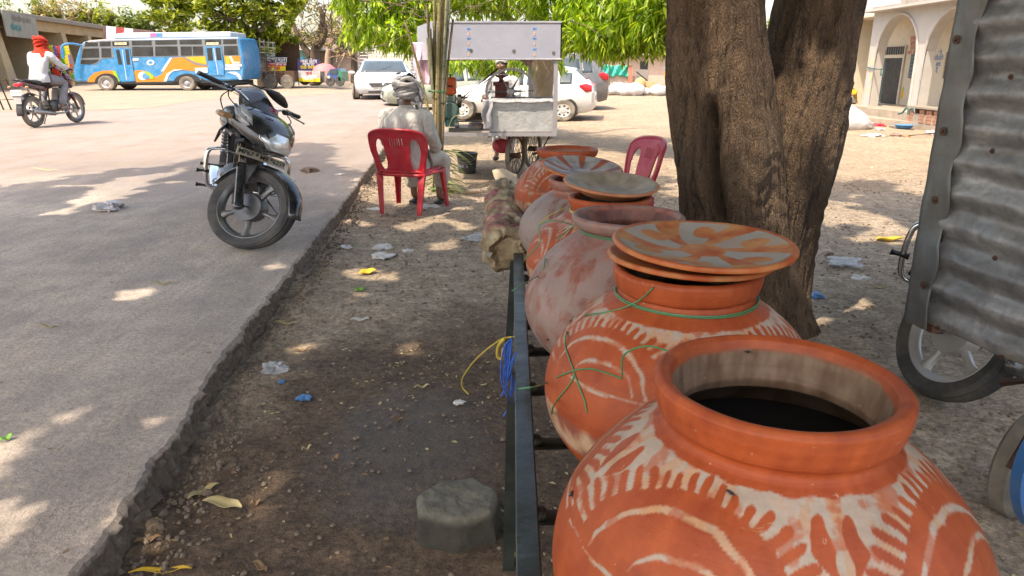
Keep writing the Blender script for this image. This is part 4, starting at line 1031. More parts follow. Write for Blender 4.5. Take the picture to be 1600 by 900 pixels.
    m.build('rear_mudguard', M['blackplastic'], t, solid=.004)
    if rear_plate is not None:
        m = MB(); m.box((-.985, 0, .665), (.006, .22, .105), (0, R(12), 0)); po = m.build('rear_plate', M['plate_w'], t, bevel=.004)
        if rear_plate: text(rear_plate, 'plate_text', M['ink'], po, Matrix.Translation((-.990, 0, .665)) @ Matrix.Rotation(R(12), 4, 'Y') @ basis((0, 0, 0), (0, -1, 0), (0, 0, 1)), .042, .0006, sx=.8)
        m = MB(); m.prism([(-.975, -.075, .62), (-.975, .075, .62), (-.99, .075, .46), (-.99, -.075, .46)], (.012, 0, 0)); m.build('mud_flap', M['mudflap'], t)
        for s in (-1, 1):
            m = MB(); m.tube([(-.9, s * .08, .77), (-.9, s * .15, .765)], .008, 8); io = m.build('indicator_stem', M['blackplastic'], t)
            m = MB(); m.ball((-.9, s * .175, .765), (.03, .035, .024), 10, 8); m.build('indicator', M['amber'], io)
    # frame, engine
    m = MB()
    m.tube([(.33, 0, .84), (.26, 0, .60), (.22, 0, .36), (.1, 0, .28), (-.22, 0, .28)], .018, 8)
    m.tube([(.33, 0, .86), (0, 0, .74), (-.2, 0, .70)], .02, 8)
    for s in (-1, 1):
        m.tube([(-.05, s * .05, .74), (-.3, s * .10, .74), (-.75, s * .10, .79)], .012, 8); m.tube([(-.2, s * .08, .72), (-.24, s * .09, .42), (-.2, s * .09, .30)], .014, 8); m.tube([(-.25, s * .09, .45), (-.6, s * .10, .77)], .010, 8)
        m.tube([(-.22, s * .10, .34), RA + Vector((0, s * .10, 0))], .017, 8)
    m.build('frame', M['blackplastic'], t)
    m = MB(); shell(m, [ell((-.24, 0, .40), .09, .08, 18, 3), ell((-.15, 0, .38), .13, .115, 18, 3), ell((.02, 0, .38), .14, .12, 18, 3), ell((.14, 0, .38), .125, .10, 18, 3), ell((.20, 0, .39), .07, .06, 18, 3)]); eng = m.build('engine', M['engine'], t)
    m = MB()
    m.bm.free()
    for s in (-1, 1): m = MB(); m.lathe([(.001, s * .155), (.075, s * .152), (.088, s * .14), (.09, s * .10)], 26, (.03, 0, .37), axis='y'); m.build('engine_cover', M['steel'], eng)
    m = MB(); A = Vector((.10, 0, .46)); e = Vector((.30, 0, .95)).normalized()
    for k in range(9): c = A + e * (.02 + .021 * k); m.box(c, (.135, .15, .008), (0, R(17), 0))
    m.box(A + e * .12, (.10, .11, .22), (0, R(17), 0)); m.box(A + e * .23, (.12, .12, .06), (0, R(17), 0)); m.build('cylinder_fins', M['engine'], eng)
    # exhaust on the right side
    m = MB(); m.tube(spline([(.19, 0, .55), (.27, -.04, .50), (.27, -.09, .36), (.18, -.12, .25), (-.15, -.14, .235)], 6), .018, 10); m.build('exhaust_pipe', M['steel'], t)
    m = MB(); m.tube([(-.15, -.14, .235), (-.22, -.145, .24), (-.75, -.17, .31), (-.80, -.17, .318)], [.022, .042, .045, .03], 14); m.build('silencer', M['chrome'] if guard else M['steel'], t)
    # shocks, pegs, stand, chain case
    for s in (-1, 1):
        m = MB(); a = RA + Vector((.03, s * .125, .02)); b = Vector((-.47, s * .12, .75)); m.tube([a, a.lerp(b, .4)], .022, 10); m.tube([a.lerp(b, .35), b], .010, 8)
        for k in range(7): c = a.lerp(b, .42 + .07 * k); m.tube([c, c + (b - a).normalized() * .012], .024, 10)
        m.build('shock_absorber', M['steel'] if s > 0 else M['steel'], t)
        m = MB(); m.tube([(-.02, s * .10, .29), (-.02, s * .20, .29)], .010, 8); m.build('peg_bar', M['steel'], t)
        m = MB(); m.tube([(-.02, s * .18, .29), (-.02, s * .27, .292)], .019, 10); m.build('footpeg', M['blackplastic'], t)
        m = MB(); m.tube([(-.42, s * .11, .40), (-.42, s * .26, .40)], .015, 10); m.build('rear_peg', M['blackplastic'], t)
    m = MB(); m.prism([(-.18, .135, .30), (-.12, .135, .38), (-.55, .135, .38), (-.70, .135, .36), (-.72, .135, .26), (-.6, .135, .23)], (0, .03, 0)); m.build('chain_case', M['blackplastic'], t, bevel=.008)
    m = MB(); m.tube([(-.05, .12, .26), (.0, .27, .03)], .010, 8); m.box((.0, .28, .022), (.05, .03, .008)); m.build('side_stand', M['blackplastic'], t)
    if guard:
        for s in (-1, 1):
            m = MB(); m.tube(spline([(.27, s * .03, .62), (.30, s * .12, .655), (.30, s * .18 * gw, .65), (.305, s * .215 * gw, .62), (.305, s * .22 * gw, .50), (.29, s * .205 * gw, .37), (.26, s * .16 * gw, .335), (.20, s * .05, .33)], 7), .0125, 10); g = m.build('crash_guard', M['chrome'], t)
            m = MB(); m.tube([(.305, s * .20 * gw, .47), (.305, s * (.22 * gw + .045), .47)], .018, 10); m.build('guard_slider', M['blackplastic'], g)
    return t
M['smoke'] = mat('smoked_screen', (.022, .022, .026), .25, bump=0, dirt=.4, dirtcol=(.14, .13, .12), coat=.2)
M['emblem_red'] = mat('emblem_red', (.35, .02, .06), .5, bump=0)
M['silver'] = mat('silver_graphic', (.38, .39, .41), .35, .3, bump=0)
M['mudflap'] = mat('mudflap_grey', (.30, .30, .30), .7)
M['darkred'] = mat('dark_red_paint', (.10, .012, .018), .3, coat=.5, bump=0, dirt=.4, dirtcol=(.3, .25, .2))
M['bikeblack'] = mat('bike_black', (.016, .018, .024), .2, coat=.8, bump=0, dirt=.35, dirtcol=(.15, .14, .13), ds=7)
fgb = gr(388, 389, RZ)
BIKE = dict(yaw=R(-69), lean=R(-11), steer=R(42), scale=(1.17, 1.17, .85))
bk = motorcycle((0, 0, 0), BIKE['yaw'], BIKE['lean'], BIKE['steer'], 'black motorcycle with number plate and crash guard parked on the road edge', 'bikeblack', plate='MP67 * MB *6259', rim='alloy_dark', tyre='rubber', mirror=(2, 0), phase=R(0), scale=BIKE['scale'])
def settle(t, lo_name='front_wheel', target=None, zg=0):
    """puts the thing so that the lowest point of its front wheel stands on the target"""
    bpy.context.view_layer.update(); best = None
    for ch in t.children_recursive:
        if ch.type != 'MESH' or not ch.name.startswith('tyre') or not ch.parent.name.startswith('front_wheel'): continue
        for v in ch.data.vertices:
            p = ch.matrix_world @ v.co
            if best is None or p.z < best.z: best = p.copy()
    t.location = Vector(t.location) + Vector((target.x - best.x, target.y - best.y, zg - best.z + .001))
settle(bk, target=fgb, zg=RZ)
# motorcycle behind the corrugated sheet
bk2 = motorcycle((0, 0, 0), R(-128), R(-10), R(40), 'motorcycle with white alloy wheels standing half hidden behind the corrugated sheet', 'bikeblack', rim='alloy', tyre='rubber', mirror=(0, 0), scale=(1.0, 1.0, .84), phase=R(-20), gw=1.3, decal=False)
settle(bk2, target=gr(1448, 614, .0), zg=.0)
# ============================================================ PEOPLE
M['skin'] = mat('skin', (.20, .10, .058), .5, bump=.1)
M['hair'] = mat('hair', (.022, .02, .02), .6, bump=.5, bs=120)
def cloth(name, c, dirt=.3): 
    m, n = newmat(name); co = n.coord(); b = n.b; cc = lin(c)
    a = n.ramp(n.noise(co, 7, 5, .6), [(.3, [x * .84 for x in cc[:3]]), (.7, [min(1, x * 1.05) for x in cc[:3]])])
    n.link(a, b.inputs['Base Color']); b.inputs['Roughness'].default_value = .92
    fold = n.noise(co, 6, 4, .6, (1, 1, .45), 1.6)
    n.link(n.bump(fold, .9, .05, n.bump(n.noise(co, 260, 2), .25, .002)), b.inputs['Normal']); return m
M['kurta'] = cloth('kurta', (.55, .53, .50)); M['dhoti'] = cloth('dhoti', (.52, .48, .42)); M['turban'] = cloth('turban', (.40, .38, .38))
M['shirt'] = cloth('white_shirt', (.50, .51, .54)); M['scarf'] = cloth('red_scarf', (.50, .03, .01)); M['jeans'] = cloth('grey_trousers', (.22, .22, .25))
M['sandal'] = mat('sandal', (.02, .02, .02), .6)
def skinned(name, nodes, edges, m, parent, sub=2):
    keys = list(nodes); me = bpy.data.meshes.new(name)
    me.from_pydata([nodes[k][:3] for k in keys], [(keys.index(a), keys.index(b)) for a, b in edges], [])
    o = bpy.data.objects.new(name, me); COL.objects.link(o); me.materials.append(m)
    mod = o.modifiers.new('skin', 'SKIN'); mod.use_smooth_shade = True
    for i, k in enumerate(keys):
        r_ = nodes[k][3]; sv = me.skin_vertices[0].data[i]; sv.radius = r_ if isinstance(r_, tuple) else (r_, r_); sv.use_root = (i == 0)
    s = o.modifiers.new('sub', 'SUBSURF'); s.levels = sub; s.render_levels = sub
    # bake to a plain mesh
    bpy.context.view_layer.update(); dg = bpy.context.evaluated_depsgraph_get()
    me2 = bpy.data.meshes.new_from_object(o.evaluated_get(dg)); o.modifiers.clear(); o.data = me2
    for p in me2.polygons: p.use_smooth = True
    if not me2.materials: me2.materials.append(m)
    if parent: o.parent = parent
    return o
def garment(name, secs, sleeves, m, parent, amp=.008, f=7, seed=0):
    """torso rings (y centre, z, half width, half depth) from hem to neck, and sleeves as tapering tubes"""
    mb = MB(); P = spline([(a, b, 0) for a, b, c, d in secs], 5); Q = spline([(c, d, 0) for a, b, c, d in secs], 5); rings = []
    for p, q in zip(P, Q):
        ring = []
        for i in range(40):
            a = 2 * math.pi * i / 40; ca, sa = math.cos(a), math.sin(a); ring.append(mb.v((q.x * math.copysign(abs(ca) ** .85, ca), p.x + q.y * math.copysign(abs(sa) ** .85, sa), p.y)))
        rings.append(ring)
    for a, b in zip(rings, rings[1:]): mb.skin(a, b)
    for sl in sleeves:
        pts = spline([x[:3] for x in sl], 6); rr = [x.x for x in spline([(x[3], 0, 0) for x in sl], 6)]; mb.tube(pts, rr, 16)
    o = mb.build(name, m, parent, angle=80)
    wrinkle(o, amp, f, seed)
    return o
def wrinkle(o, amp, f, seed=0):
    for v in o.data.vertices:
        n = v.normal; v.co += n * amp * (fbm(v.co.x * f + seed, v.co.y * f, v.co.z * f * .7, 3) + .6 * math.sin(v.co.z * f * 3 + 4 * fbm(v.co.x * 4, v.co.y * 4, v.co.z * 3 + seed, 2)))
def chain(pts, E, nodes, pre, start=None):
    last = start
    for i, p in enumerate(pts):
        k = '%s%d' % (pre, i); nodes[k] = p
        if last: E.append((last, k))
        last = k
    return last
def hand(nodes, E, wrist, pos, fwd, side, up, pre, s=1.0):
    """palm plus four fingers and a thumb, gently curled"""
    f = Vector(fwd).normalized(); sd_ = Vector(side).normalized(); u = Vector(up).normalized(); p = Vector(pos)
    pk = pre + 'palm'; c = p + f * .05 * s; nodes[pk] = (*c, .026 * s); E.append((wrist, pk))
    for i, L in enumerate((.070, .080, .074, .058)):
        o_ = sd_ * (.026 - .0175 * i) * s; b = c + f * .035 * s + o_
        chain([(*b, .009 * s), (*(b + f * L * .5 * s - u * .012 * s), .0085 * s), (*(b + f * L * .75 * s - u * .040 * s), .007 * s)], E, nodes, '%sf%d_' % (pre, i), pk)
    b = p + f * .03 * s + sd_ * .035 * s; chain([(*b, .011 * s), (*(b + f * .03 * s + sd_ * .02 * s - u * .02 * s), .009 * s), (*(b + f * .05 * s + sd_ * .012 * s - u * .04 * s), .0075 * s)], E, nodes, pre + 't', pk)
def head(mb, c, s=1.0):
    """face towards +Y; eyes, nose, mouth, ears"""
    c = Vector(c)
    rows = []
    n = 22
    for j in range(1, 16):
        t = math.pi * j / 16; z = .118 * math.cos(t); wx = .078 * math.sin(t) ** .8; wy = .098 * math.sin(t) ** .8
        if z < 0: wx *= 1 + z * 2.6; 
        row = []
        for i in range(n):
            a = 2 * math.pi * i / n; x = wx * math.cos(a); y = wy * math.sin(a)
            if y > 0 and z < -.02: y *= 1 - .10 * abs(z / .1)
            if y > .05 and abs(x) < .02 and -.045 < z < .02: y += .022 * (1 - abs(x) / .02) * (1 - abs(z + .022) / .06)
            if y > .05 and .015 < abs(x) < .045 and 0 < z < .035: y -= .008
            row.append(mb.v(c + Vector((x, y, z)) * s))
        rows.append(row)
    a = mb.v(c + Vector((0, 0, .118)) * s); b = mb.v(c + Vector((0, 0, -.118)) * s)
    for x, y in zip(rows, rows[1:]): mb.skin(x[::-1], y[::-1])
    for i in range(n): mb.f((a, rows[0][i], rows[0][(i + 1) % n])); mb.f((b, rows[-1][(i + 1) % n], rows[-1][i]))
    for sx in (-1, 1): mb.ball(c + Vector((sx * .078, 0, -.005)) * s, (.010 * s, .020 * s, .030 * s), 8, 6)
def add_mesh(o, mb):
    bm = bmesh.new(); bm.from_mesh(o.data); tmp = bpy.data.meshes.new('t'); bmesh.ops.recalc_face_normals(mb.bm, faces=mb.bm.faces); mb.bm.to_mesh(tmp); mb.bm.free(); bm.from_mesh(tmp)
    bm.to_mesh(o.data); bm.free(); bpy.data.meshes.remove(tmp)
    for p in o.data.polygons: p.use_smooth = True
def face_bits(parent, c, s=1.0):
    c = Vector(c)
    for sx in (-1, 1):
        m = MB(); m.ball(c + Vector((sx * .030, .083, .010)) * s, .011 * s, 8, 6); m.build('eye', M['plate_w'], parent)
    m = MB(); m.ball(c + Vector((0, .082, -.058)) * s, (.024 * s, .010 * s, .006 * s), 10, 6); m.build('mouth', M['lip'], parent)
M['lip'] = mat('lip', (.2, .07, .05), .5)

# ---- red plastic chairs
M['redplastic'] = mat('red_plastic', (.48, .016, .034), .38, bump=.08, bs=60, dirt=.35, dirtcol=(.40, .12, .12), ds=14)
M['pinkplastic'] = mat('pink_red_plastic', (.42, .012, .035), .35, bump=.08, dirt=.2, dirtcol=(.5, .2, .2))
def plastic_chair(loc, yaw, label, m_, sz=(1, 1, .88)):
    """front is +Y"""
    t = empty('plastic_chair', loc, (0, 0, yaw), label, 'chair', 'red plastic chairs', sz)
    SH_ = .40
    # backrest: outline with two long side openings and a slatted middle
    NU, NV = 84, 72; mb = MB()
    top = .80; bot = .385
    def halfw(v): return .200 + .045 * sstep(0, .75, v) - .0 * v
    def toph(u): return 1 - .13 * abs(u) ** 3.0
    grid = {}
    def P_(u, v):
        hw = halfw(v); z = bot + (top - bot) * v * toph(u)
        y = -.20 - .10 * v - .02 * v * v + .075 * u * u * (.3 + .7 * v)
        y += -.010 * sstep(.9, 1, v) - .006 * sstep(.88, 1, abs(u))
        return (hw * u, y, z)
    def hole(u, v):
        au = abs(u)
        cu = .64 - .05 * (v - .45); ru = .17; 
        if ((au - cu) / ru) ** 2 + (abs(v - .44) / .36) ** 3.0 < 1: return True
        if au < .30 and .62 < v < .80:
            k = (u + .3) / .6 * 7; return (k % 1) < .26 and au < .27
        if au < .24 and .16 < v < .58:
            k = (u + .24) / .48 * 5; return (k % 1) < .10
        return False
    vs = [[mb.v(P_(-1 + 2 * i / NU, j / NV)) for i in range(NU + 1)] for j in range(NV + 1)]
    for j in range(NV):
        for i in range(NU):
            if not hole(-1 + 2 * (i + .5) / NU, (j + .5) / NV): mb.f((vs[j][i], vs[j][i + 1], vs[j + 1][i + 1], vs[j + 1][i]))
    for v in [v for v in mb.bm.verts if not v.link_faces]: mb.bm.verts.remove(v)
    # round off the openings a little
    bmesh.ops.smooth_vert(mb.bm, verts=[v for v in mb.bm.verts if v.is_boundary], factor=.5, use_axis_x=True, use_axis_y=True, use_axis_z=True)
    bmesh.ops.smooth_vert(mb.bm, verts=[v for v in mb.bm.verts if v.is_boundary], factor=.5, use_axis_x=True, use_axis_y=True, use_axis_z=True)
    mb.build('backrest', m_, t, solid=.010, angle=80)
    mb = MB(); rim_ = spline([P_(-1, 0), P_(-1, .3), P_(-1, .6), P_(-1, .85), P_(-.93, .99), P_(-.6, 1), P_(0, 1), P_(.6, 1), P_(.93, .99), P_(1, .85), P_(1, .6), P_(1, .3), P_(1, 0)], 6)
    mb.tube(rim_, .0135, 8); mb.build('back_rim', m_, t)
    mb = MB(); rows = []
    for j in range(15):
        v = j / 14; y = -.215 + .43 * v; hw = .195 + .03 * v; row = []
        for i in range(17):
            u = -1 + i / 8; ww = hw * u; z = SH_ - .012 * (1 - u * u) * math.sin(math.pi * v) + .012 * abs(u) ** 4 - .03 * sstep(.85, 1, v) - .025 * sstep(.93, 1, abs(u))
            row.append(mb.v((ww, y, z)))
        rows.append(row)
    for a, b in zip(rows, rows[1:]):
        for i in range(16): mb.f((a[i], a[i + 1], b[i + 1], b[i]))
    mb.build('seat', m_, t, solid=.012, angle=70)
    mb = MB(); mb.tube(spline([(-.19, -.21, .375), (0, -.218, .372), (.19, -.21, .375), (.218, 0, .375), (.225, .20, .372), (0, .225, .37), (-.225, .20, .372), (-.218, 0, .375)], 4), .016, 6, closed=True); mb.build('apron', m_, t)
    for sx in (-1, 1):
        for (x0, y0, x1, y1) in ((.185, -.185, .165, -.235), (.205, .19, .23, .245)):
            mb = MB(); a = Vector((sx * x0, y0, .39)); b = Vector((sx * x1, y1, .0)); q0 = None
            for k, w_ in ((0, .040), (.25, .033), (1, .021)):
                c = a.lerp(b, k); sy = 1 if y0 > 0 else -1
                r_ = [mb.v(c + Vector((sx * w_ * .6, sy * w_ * -.7, 0))), mb.v(c + Vector((sx * w_ * .75, sy * w_ * .75, 0))), mb.v(c + Vector((-sx * w_ * .8, sy * w_ * .6, 0))), mb.v(c + Vector((-sx * w_ * .72, sy * w_ * .45, 0))), mb.v(c + Vector((sx * w_ * .45, sy * w_ * .45, 0))), mb.v(c + Vector((sx * w_ * .42, sy * w_ * -.7, 0)))]
                if q0: mb.skin(q0, r_)
                q0 = r_
            mb.f(q0); mb.build('leg', m_, t, solid=.004)
    return t
ch_yaw = R(-15)
plastic_chair((-.865, 6.17, .0), ch_yaw, 'red plastic chair in which the turbaned man sits', M['redplastic'])
plastic_chair((.68, 4.93, .0), R(106), 'empty pinkish red plastic chair standing between the far pots and the tree', M['pinkplastic'], (1, 1, .90))

# ---- the seated man, front +Y
man = empty('person', (-.865, 6.17, .0), (0, 0, ch_yaw), 'man in a grey turban and off white kurta sitting on the red chair', 'person', scale=(.81, .88, .84))
nodes = {'pel': (0, -.02, .52, .10)}; E = []
chain([(0, -.06, .70, .10), (0, -.06, .88, .105), (0, -.03, 1.02, .055), (0, .00, 1.09, .05)], E, nodes, 'sp', 'pel')
for s, q in ((-1, 'l'), (1, 'r')):
    chain([(s * .17, -.05, .955, .05), (s * .235, .02, .72, .042), (s * .20, .22, .60, .03)], E, nodes, 'arm' + q, 'sp1')
    hand(nodes, E, 'arm%s2' % q, (s * .18, .24, .60), (-.2 * s, 1, -.1), (-s, 0, 0), (0, 0, 1), 'h' + q)
    chain([(s * .10, .05, .49, .085), (s * .17, .40, .47, .06), (s * .16, .42, .25, .05), (s * .15, .40, .07, .036), (s * .15, .50, .035, .03)], E, nodes, 'leg' + q, 'pel')
body = skinned('body', nodes, E, M['skin'], man)
mb = MB(); head(mb, (0, .01, 1.175)); add_mesh(body, mb); face_bits(body, (0, .01, 1.175))
def wrinkle(o, amp, f, seed=0):
    for v in o.data.vertices:
        n = v.normal; v.co += n * amp * (fbm(v.co.x * f + seed, v.co.y * f, v.co.z * f * .7, 3) + .6 * math.sin(v.co.z * f * 3 + 4 * fbm(v.co.x * 4, v.co.y * 4, v.co.z * 3 + seed, 2)))
k_ = garment('kurta', [(.02, .40, .225, .20), (-.02, .47, .215, .185), (-.05, .60, .185, .145), (-.07, .75, .195, .135), (-.075, .86, .215, .13), (-.07, .93, .215, .115), (-.055, .98, .165, .09), (-.03, 1.015, .085, .07), (-.02, 1.045, .066, .062)],
    [[(s_ * .13, -.06, .955, .06), (s_ * .20, -.055, .93, .078), (s_ * .24, -.04, .85, .075), (s_ * .265, .0, .72, .068), (s_ * .25, .10, .645, .060), (s_ * .21, .21, .615, .050)] for s_ in (-1, 1)], M['kurta'], man, .011, 7)
nodes = {'p': (0, 0, .50, (.19, .11))}; E = []
for s, q in ((-1, 'l'), (1, 'r')):
    chain([(s * .12, .16, .50, .115), (s * .19, .42, .49, .105), (s * .18, .43, .30, .10), (s * .16, .42, .14, .085)], E, nodes, q, 'p')
d_ = skinned('dhoti', nodes, E, M['dhoti'], man, 3); wrinkle(d_, .012, 9, 3)
mb = MB()                                       # turban wound round the head, crown of the hair bare
tc = Vector((0, 0, 1.205))
for k in range(9):
    a0 = k * .7; pts = []
    for i in range(30):
        a = 2 * math.pi * i / 30; rr = .102 + .012 * math.sin(k * 1.7) + .006 * (k % 3); z = -.055 + .014 * k + .022 * math.sin(a + a0) + .010 * math.sin(2 * a + k)
        pts.append(tc + Vector((rr * 1.02 * math.cos(a), rr * 1.18 * math.sin(a), z)))
    mb.tube(pts, .021, 8, closed=True)
tb = mb.build('turban', M['turban'], man, angle=80)
mb = MB(); mb.tube(spline([tc + Vector(p) for p in [(-.02, -.10, .07), (.05, -.08, .095), (.12, -.05, .06), (.17, -.04, -.01), (.20, -.06, -.10)]], 6), [.026 + .004 * math.sin(i) for i in range(25)], 8, flat=.8); mb.build('turban_tail', M['turban'], tb)
mb = MB(); mb.ball(tc + Vector((0, -.02, .005)), (.086, .100, .118), 18, 12); mb.build('hair', M['hair'], man)
for s in (-1, 1):
    mb = MB(); mb.prism([(s * .15 + x, y, .0) for x, y in ((-.04, .34), (.04, .34), (.048, .48), (.04, .58), (-.04, .58), (-.045, .48))], (0, 0, .022)); mb.tube(spline([(s * .15 - .045, .46, .02), (s * .15, .48, .085), (s * .15 + .045, .46, .02)], 5), .008, 6); mb.build('sandal', M['sandal'], man, bevel=.004)

# ---- the rider and his motorcycle
RB = gr(56, 199, RZ)
yaw_r = R(86)
bk3 = motorcycle((0, 0, RZ), yaw_r, 0, 0, 'dark red and black motorcycle with white rear plate ridden along the road', 'darkred', rim='steel', tyre='rubber_dusty', mirror=(0, 1), guard=False, rear_plate='MP 09 TK 193', scale=.93, tank_c='darkred', decal=False, stripes=False)
fw = Vector((math.cos(yaw_r), math.sin(yaw_r), 0)); bk3.location = Vector((RB.x, RB.y, RZ)) + fw * .63 * .93
rider = empty('person', bk3.location, (0, 0, yaw_r - R(90)), 'motorcycle rider in a white shirt with a bright red scarf wrapped round the head', 'person', scale=.93)
# front +Y, bike right side is +X
nodes = {'pel': (0, -.26, .93, .10)}; E = []
chain([(0, -.22, 1.10, .10), (0, -.16, 1.28, .11), (0, -.10, 1.42, .055), (0, -.07, 1.49, .05)], E, nodes, 'sp', 'pel')
for s, q in ((-1, 'l'), (1, 'r')):
    chain([(s * .18, -.13, 1.36, .052), (s * .30, -.02, 1.16, .042), (s * .31, .17, 1.10, .029)], E, nodes, 'arm' + q, 'sp1')
    hand(nodes, E, 'arm%s2' % q, (s * .31, .17, 1.105), (0, 1, -.1), (-s, 0, 0), (0, .3, 1), 'h' + q)
    chain([(s * .10, -.18, .90, .085), (s * .22, .16, .82, .062), (s * .20, .02, .50, .05), (s * .21, -.04, .36, .035), (s * .22, .08, .325, .03)], E, nodes, 'leg' + q, 'pel')
body = skinned('body', nodes, E, M['skin'], rider)
mb = MB(); head(mb, (0, -.05, 1.575)); add_mesh(body, mb); face_bits(body, (0, -.05, 1.575))
k_ = garment('shirt', [(-.27, .84, .185, .155), (-.275, .92, .18, .15), (-.255, 1.04, .165, .12), (-.225, 1.16, .18, .115), (-.19, 1.27, .20, .12), (-.16, 1.345, .20, .105), (-.13, 1.39, .15, .085), (-.10, 1.425, .075, .065)],
    [[(s_ * .12, -.14, 1.36, .06), (s_ * .19, -.125, 1.335, .075), (s_ * .245, -.08, 1.26, .068), (s_ * .30, -.01, 1.165, .058), (s_ * .31, .09, 1.13, .048), (s_ * .31, .15, 1.115, .040)] for s_ in (-1, 1)], M['shirt'], rider, .008, 8, 5)
nodes = {'p': (0, -.25, .92, (.17, .12))}; E = []
for s, q in ((-1, 'l'), (1, 'r')): chain([(s * .13, -.08, .89, .105), (s * .22, .15, .82, .080), (s * .21, .06, .62, .075), (s * .205, .0, .45, .065), (s * .21, -.03, .385, .060)], E, nodes, q, 'p')
k_ = skinned('trousers', nodes, E, M['jeans'], rider, 2); wrinkle(k_, .006, 10, 8)
mb = MB(); hc = Vector((0, -.055, 1.59))
mb.ball(hc, (.105, .125, .135), 20, 14)
for k in range(5): mb.tube([hc + Vector((.105 * math.cos(a), .122 * math.sin(a), -.07 + .035 * k + .04 * math.sin(a + k))) for a in [2 * math.pi * i / 26 for i in range(26)]], .018, 6, closed=True)
rings = []
for z, rx, ry in ((-.06, .10, .115), (-.12, .115, .125), (-.17, .165, .145), (-.235, .20, .155), (-.26, .19, .14)): rings.append([mb.v(hc + Vector((rx * math.cos(a), -.02 + ry * math.sin(a), z + .03 * math.sin(a) - .012 * math.sin(4 * a)))) for a in [2 * math.pi * i / 28 for i in range(28)]])
for a, b in zip(rings, rings[1:]): mb.skin(a, b)
mb.tube(spline([hc + Vector(p) for p in [(.03, -.10, -.10), (.10, -.15, -.19), (.14, -.16, -.27), (.15, -.165, -.36)]], 5), [.045, .05, .055, .055, .055, .055, .056, .058, .058, .06, .062, .064, .065, .062, .05, .03][:16], 8, flat=.45)
sc = mb.build('scarf', M['scarf'], rider, angle=80); wrinkle(sc, .006, 12, 2)
for s in (-1, 1):
    mb = MB(); mb.ball((s * .22, .03, .335), (.045, .13, .045), 12, 8); mb.box((s * .22, .03, .30), (.085, .26, .02)); mb.build('shoe', M['shoe'] if 'shoe' in M else M.setdefault('shoe', mat('shoe', (.20, .15, .13), .7)), rider)
mb = MB(); mb.ball((.10, .10, 1.02), (.06, .09, .10), 12, 8); rb = mb.build('cloth_bundle', M['scarf']); rb.parent = rider
# ============================================================ SUGAR CANE JUICE CART
M['sheetmetal'] = mat('white_sheet_metal', (.36, .38, .48), .38, .15, var=.06, bump=.12, bs=12, bd=.01, dirt=.15, dirtcol=(.45, .42, .4))
M['galvpost'] = mat('grey_post', (.40, .39, .42), .45, .4, dirt=.3)
M['tarp'] = mat('grey_tarp', (.33, .33, .36), .55, bump=.6, bs=14, bd=.03, var=.25)
M['icebox'] = mat('ice_box', (.46, .47, .48), .35, .3, bump=.35, bs=9, bd=.03, dirt=.25, dirtcol=(.4, .38, .35))
M['wheelgrey'] = mat('cast_grey', (.34, .34, .36), .5, .5, dirt=.3)
M['press'] = mat('press_red', (.14, .018, .02), .5, .2, dirt=.4)
M['orange'] = mat('orange_tank', (.52, .075, .015), .35, bump=.05, dirt=.25)
M['teal'] = mat('teal_engine', (.012, .10, .095), .45, bump=.3, dirt=.4)
M['deck'] = mat('deck_plank', (.30, .25, .25), .7, dirt=.4)
M['wrap'] = mat('pink_wrap', (.60, .35, .50), .35, bump=.5, bs=20, bd=.02, col2=(.75, .6, .68), vs=22)
M['cushion'] = mat('red_bag', (.42, .05, .07), .6, bump=.4, var=.25)
cart = empty('juice_cart', (.0, 8.3, 0), label='sugar cane juice cart with a white metal canopy box, flywheel and ice box', cat='cart')
CO = Vector(cart.location)
def cb(name, pts, off, m, parent=cart, **k):
    mb = MB(); mb.prism([Vector(p) - CO for p in pts], off); return mb.build(name, m, parent, **k)
YF, YB = 7.75, 8.85                               # front and back of the cart
def q(px, py, Y=YF): return at(px, py, Y)
def wx(px, py, Y): p = at(px, py, Y); return p.x, p.z
# deck
x0, zd = wx(690, 208, YF); x1, _ = wx(868, 208, YF)
mb = MB(); mb.box(Vector(((x0 + x1) / 2, (YF + YB) / 2, zd - .012)) - CO, (x1 - x0, YB - YF, .022)); mb.build('deck', M['deck'], cart)
mb = MB(); mb.box(Vector(((x0 + x1) / 2, YF - .01, zd - .014)) - CO, (x1 - x0 + .02, .018, .035)); mb.box(Vector(((x0 + x1) / 2, YB + .01, zd - .014)) - CO, (x1 - x0 + .02, .018, .035)); mb.build('deck_edge', M['galvpost'], cart)
mb = MB(); p = at(767, 213, YF - .03) - CO; mb.tube([p + Vector((-.03, 0, .0)), p + Vector((.05, 0, -.01))], .012, 8); mb.ball(p + Vector((.065, 0, -.015)), .022, 10, 8); mb.build('tap', M['steel'], cart)
# canopy: fascia of sheet metal on four sides and a roof
fl, fr = q(676, 38, YF), q(878, 44, YF); bl, br = q(676, 86, YF), q(875, 94, YF)
YC = YB + .05
def back(p, dx=0, dz=0): return Vector((p.x + dx, YC, p.z + dz))
fl.z = fr.z = 1.60; bl.z = br.z = 1.245; bl.x = fl.x; br.x = fr.x
dxl, dxr = -.30, .02
panel = [cb('fascia', [fl, fr, br, bl], (0, .012, 0), M['sheetmetal']),
         cb('fascia', [back(fl, dxl), fl, bl, back(bl, dxl)], (.012, 0, 0), M['sheetmetal']),
         cb('fascia', [fr, back(fr, dxr), back(br, dxr), br], (-.012, 0, 0), M['sheetmetal']),
         cb('fascia', [back(fl, dxl), back(fr, dxr), back(br, dxr), back(bl, dxl)], (0, -.012, 0), M['sheetmetal'])]
cb('roof', [fl, fr, back(fr, dxr), back(fl, dxl)], (0, 0, .015), M['sheetmetal'])
mb = MB(); mb.tube([bl - CO, br - CO], .014, 8); mb.tube([fl - CO, fr - CO], .008, 8)
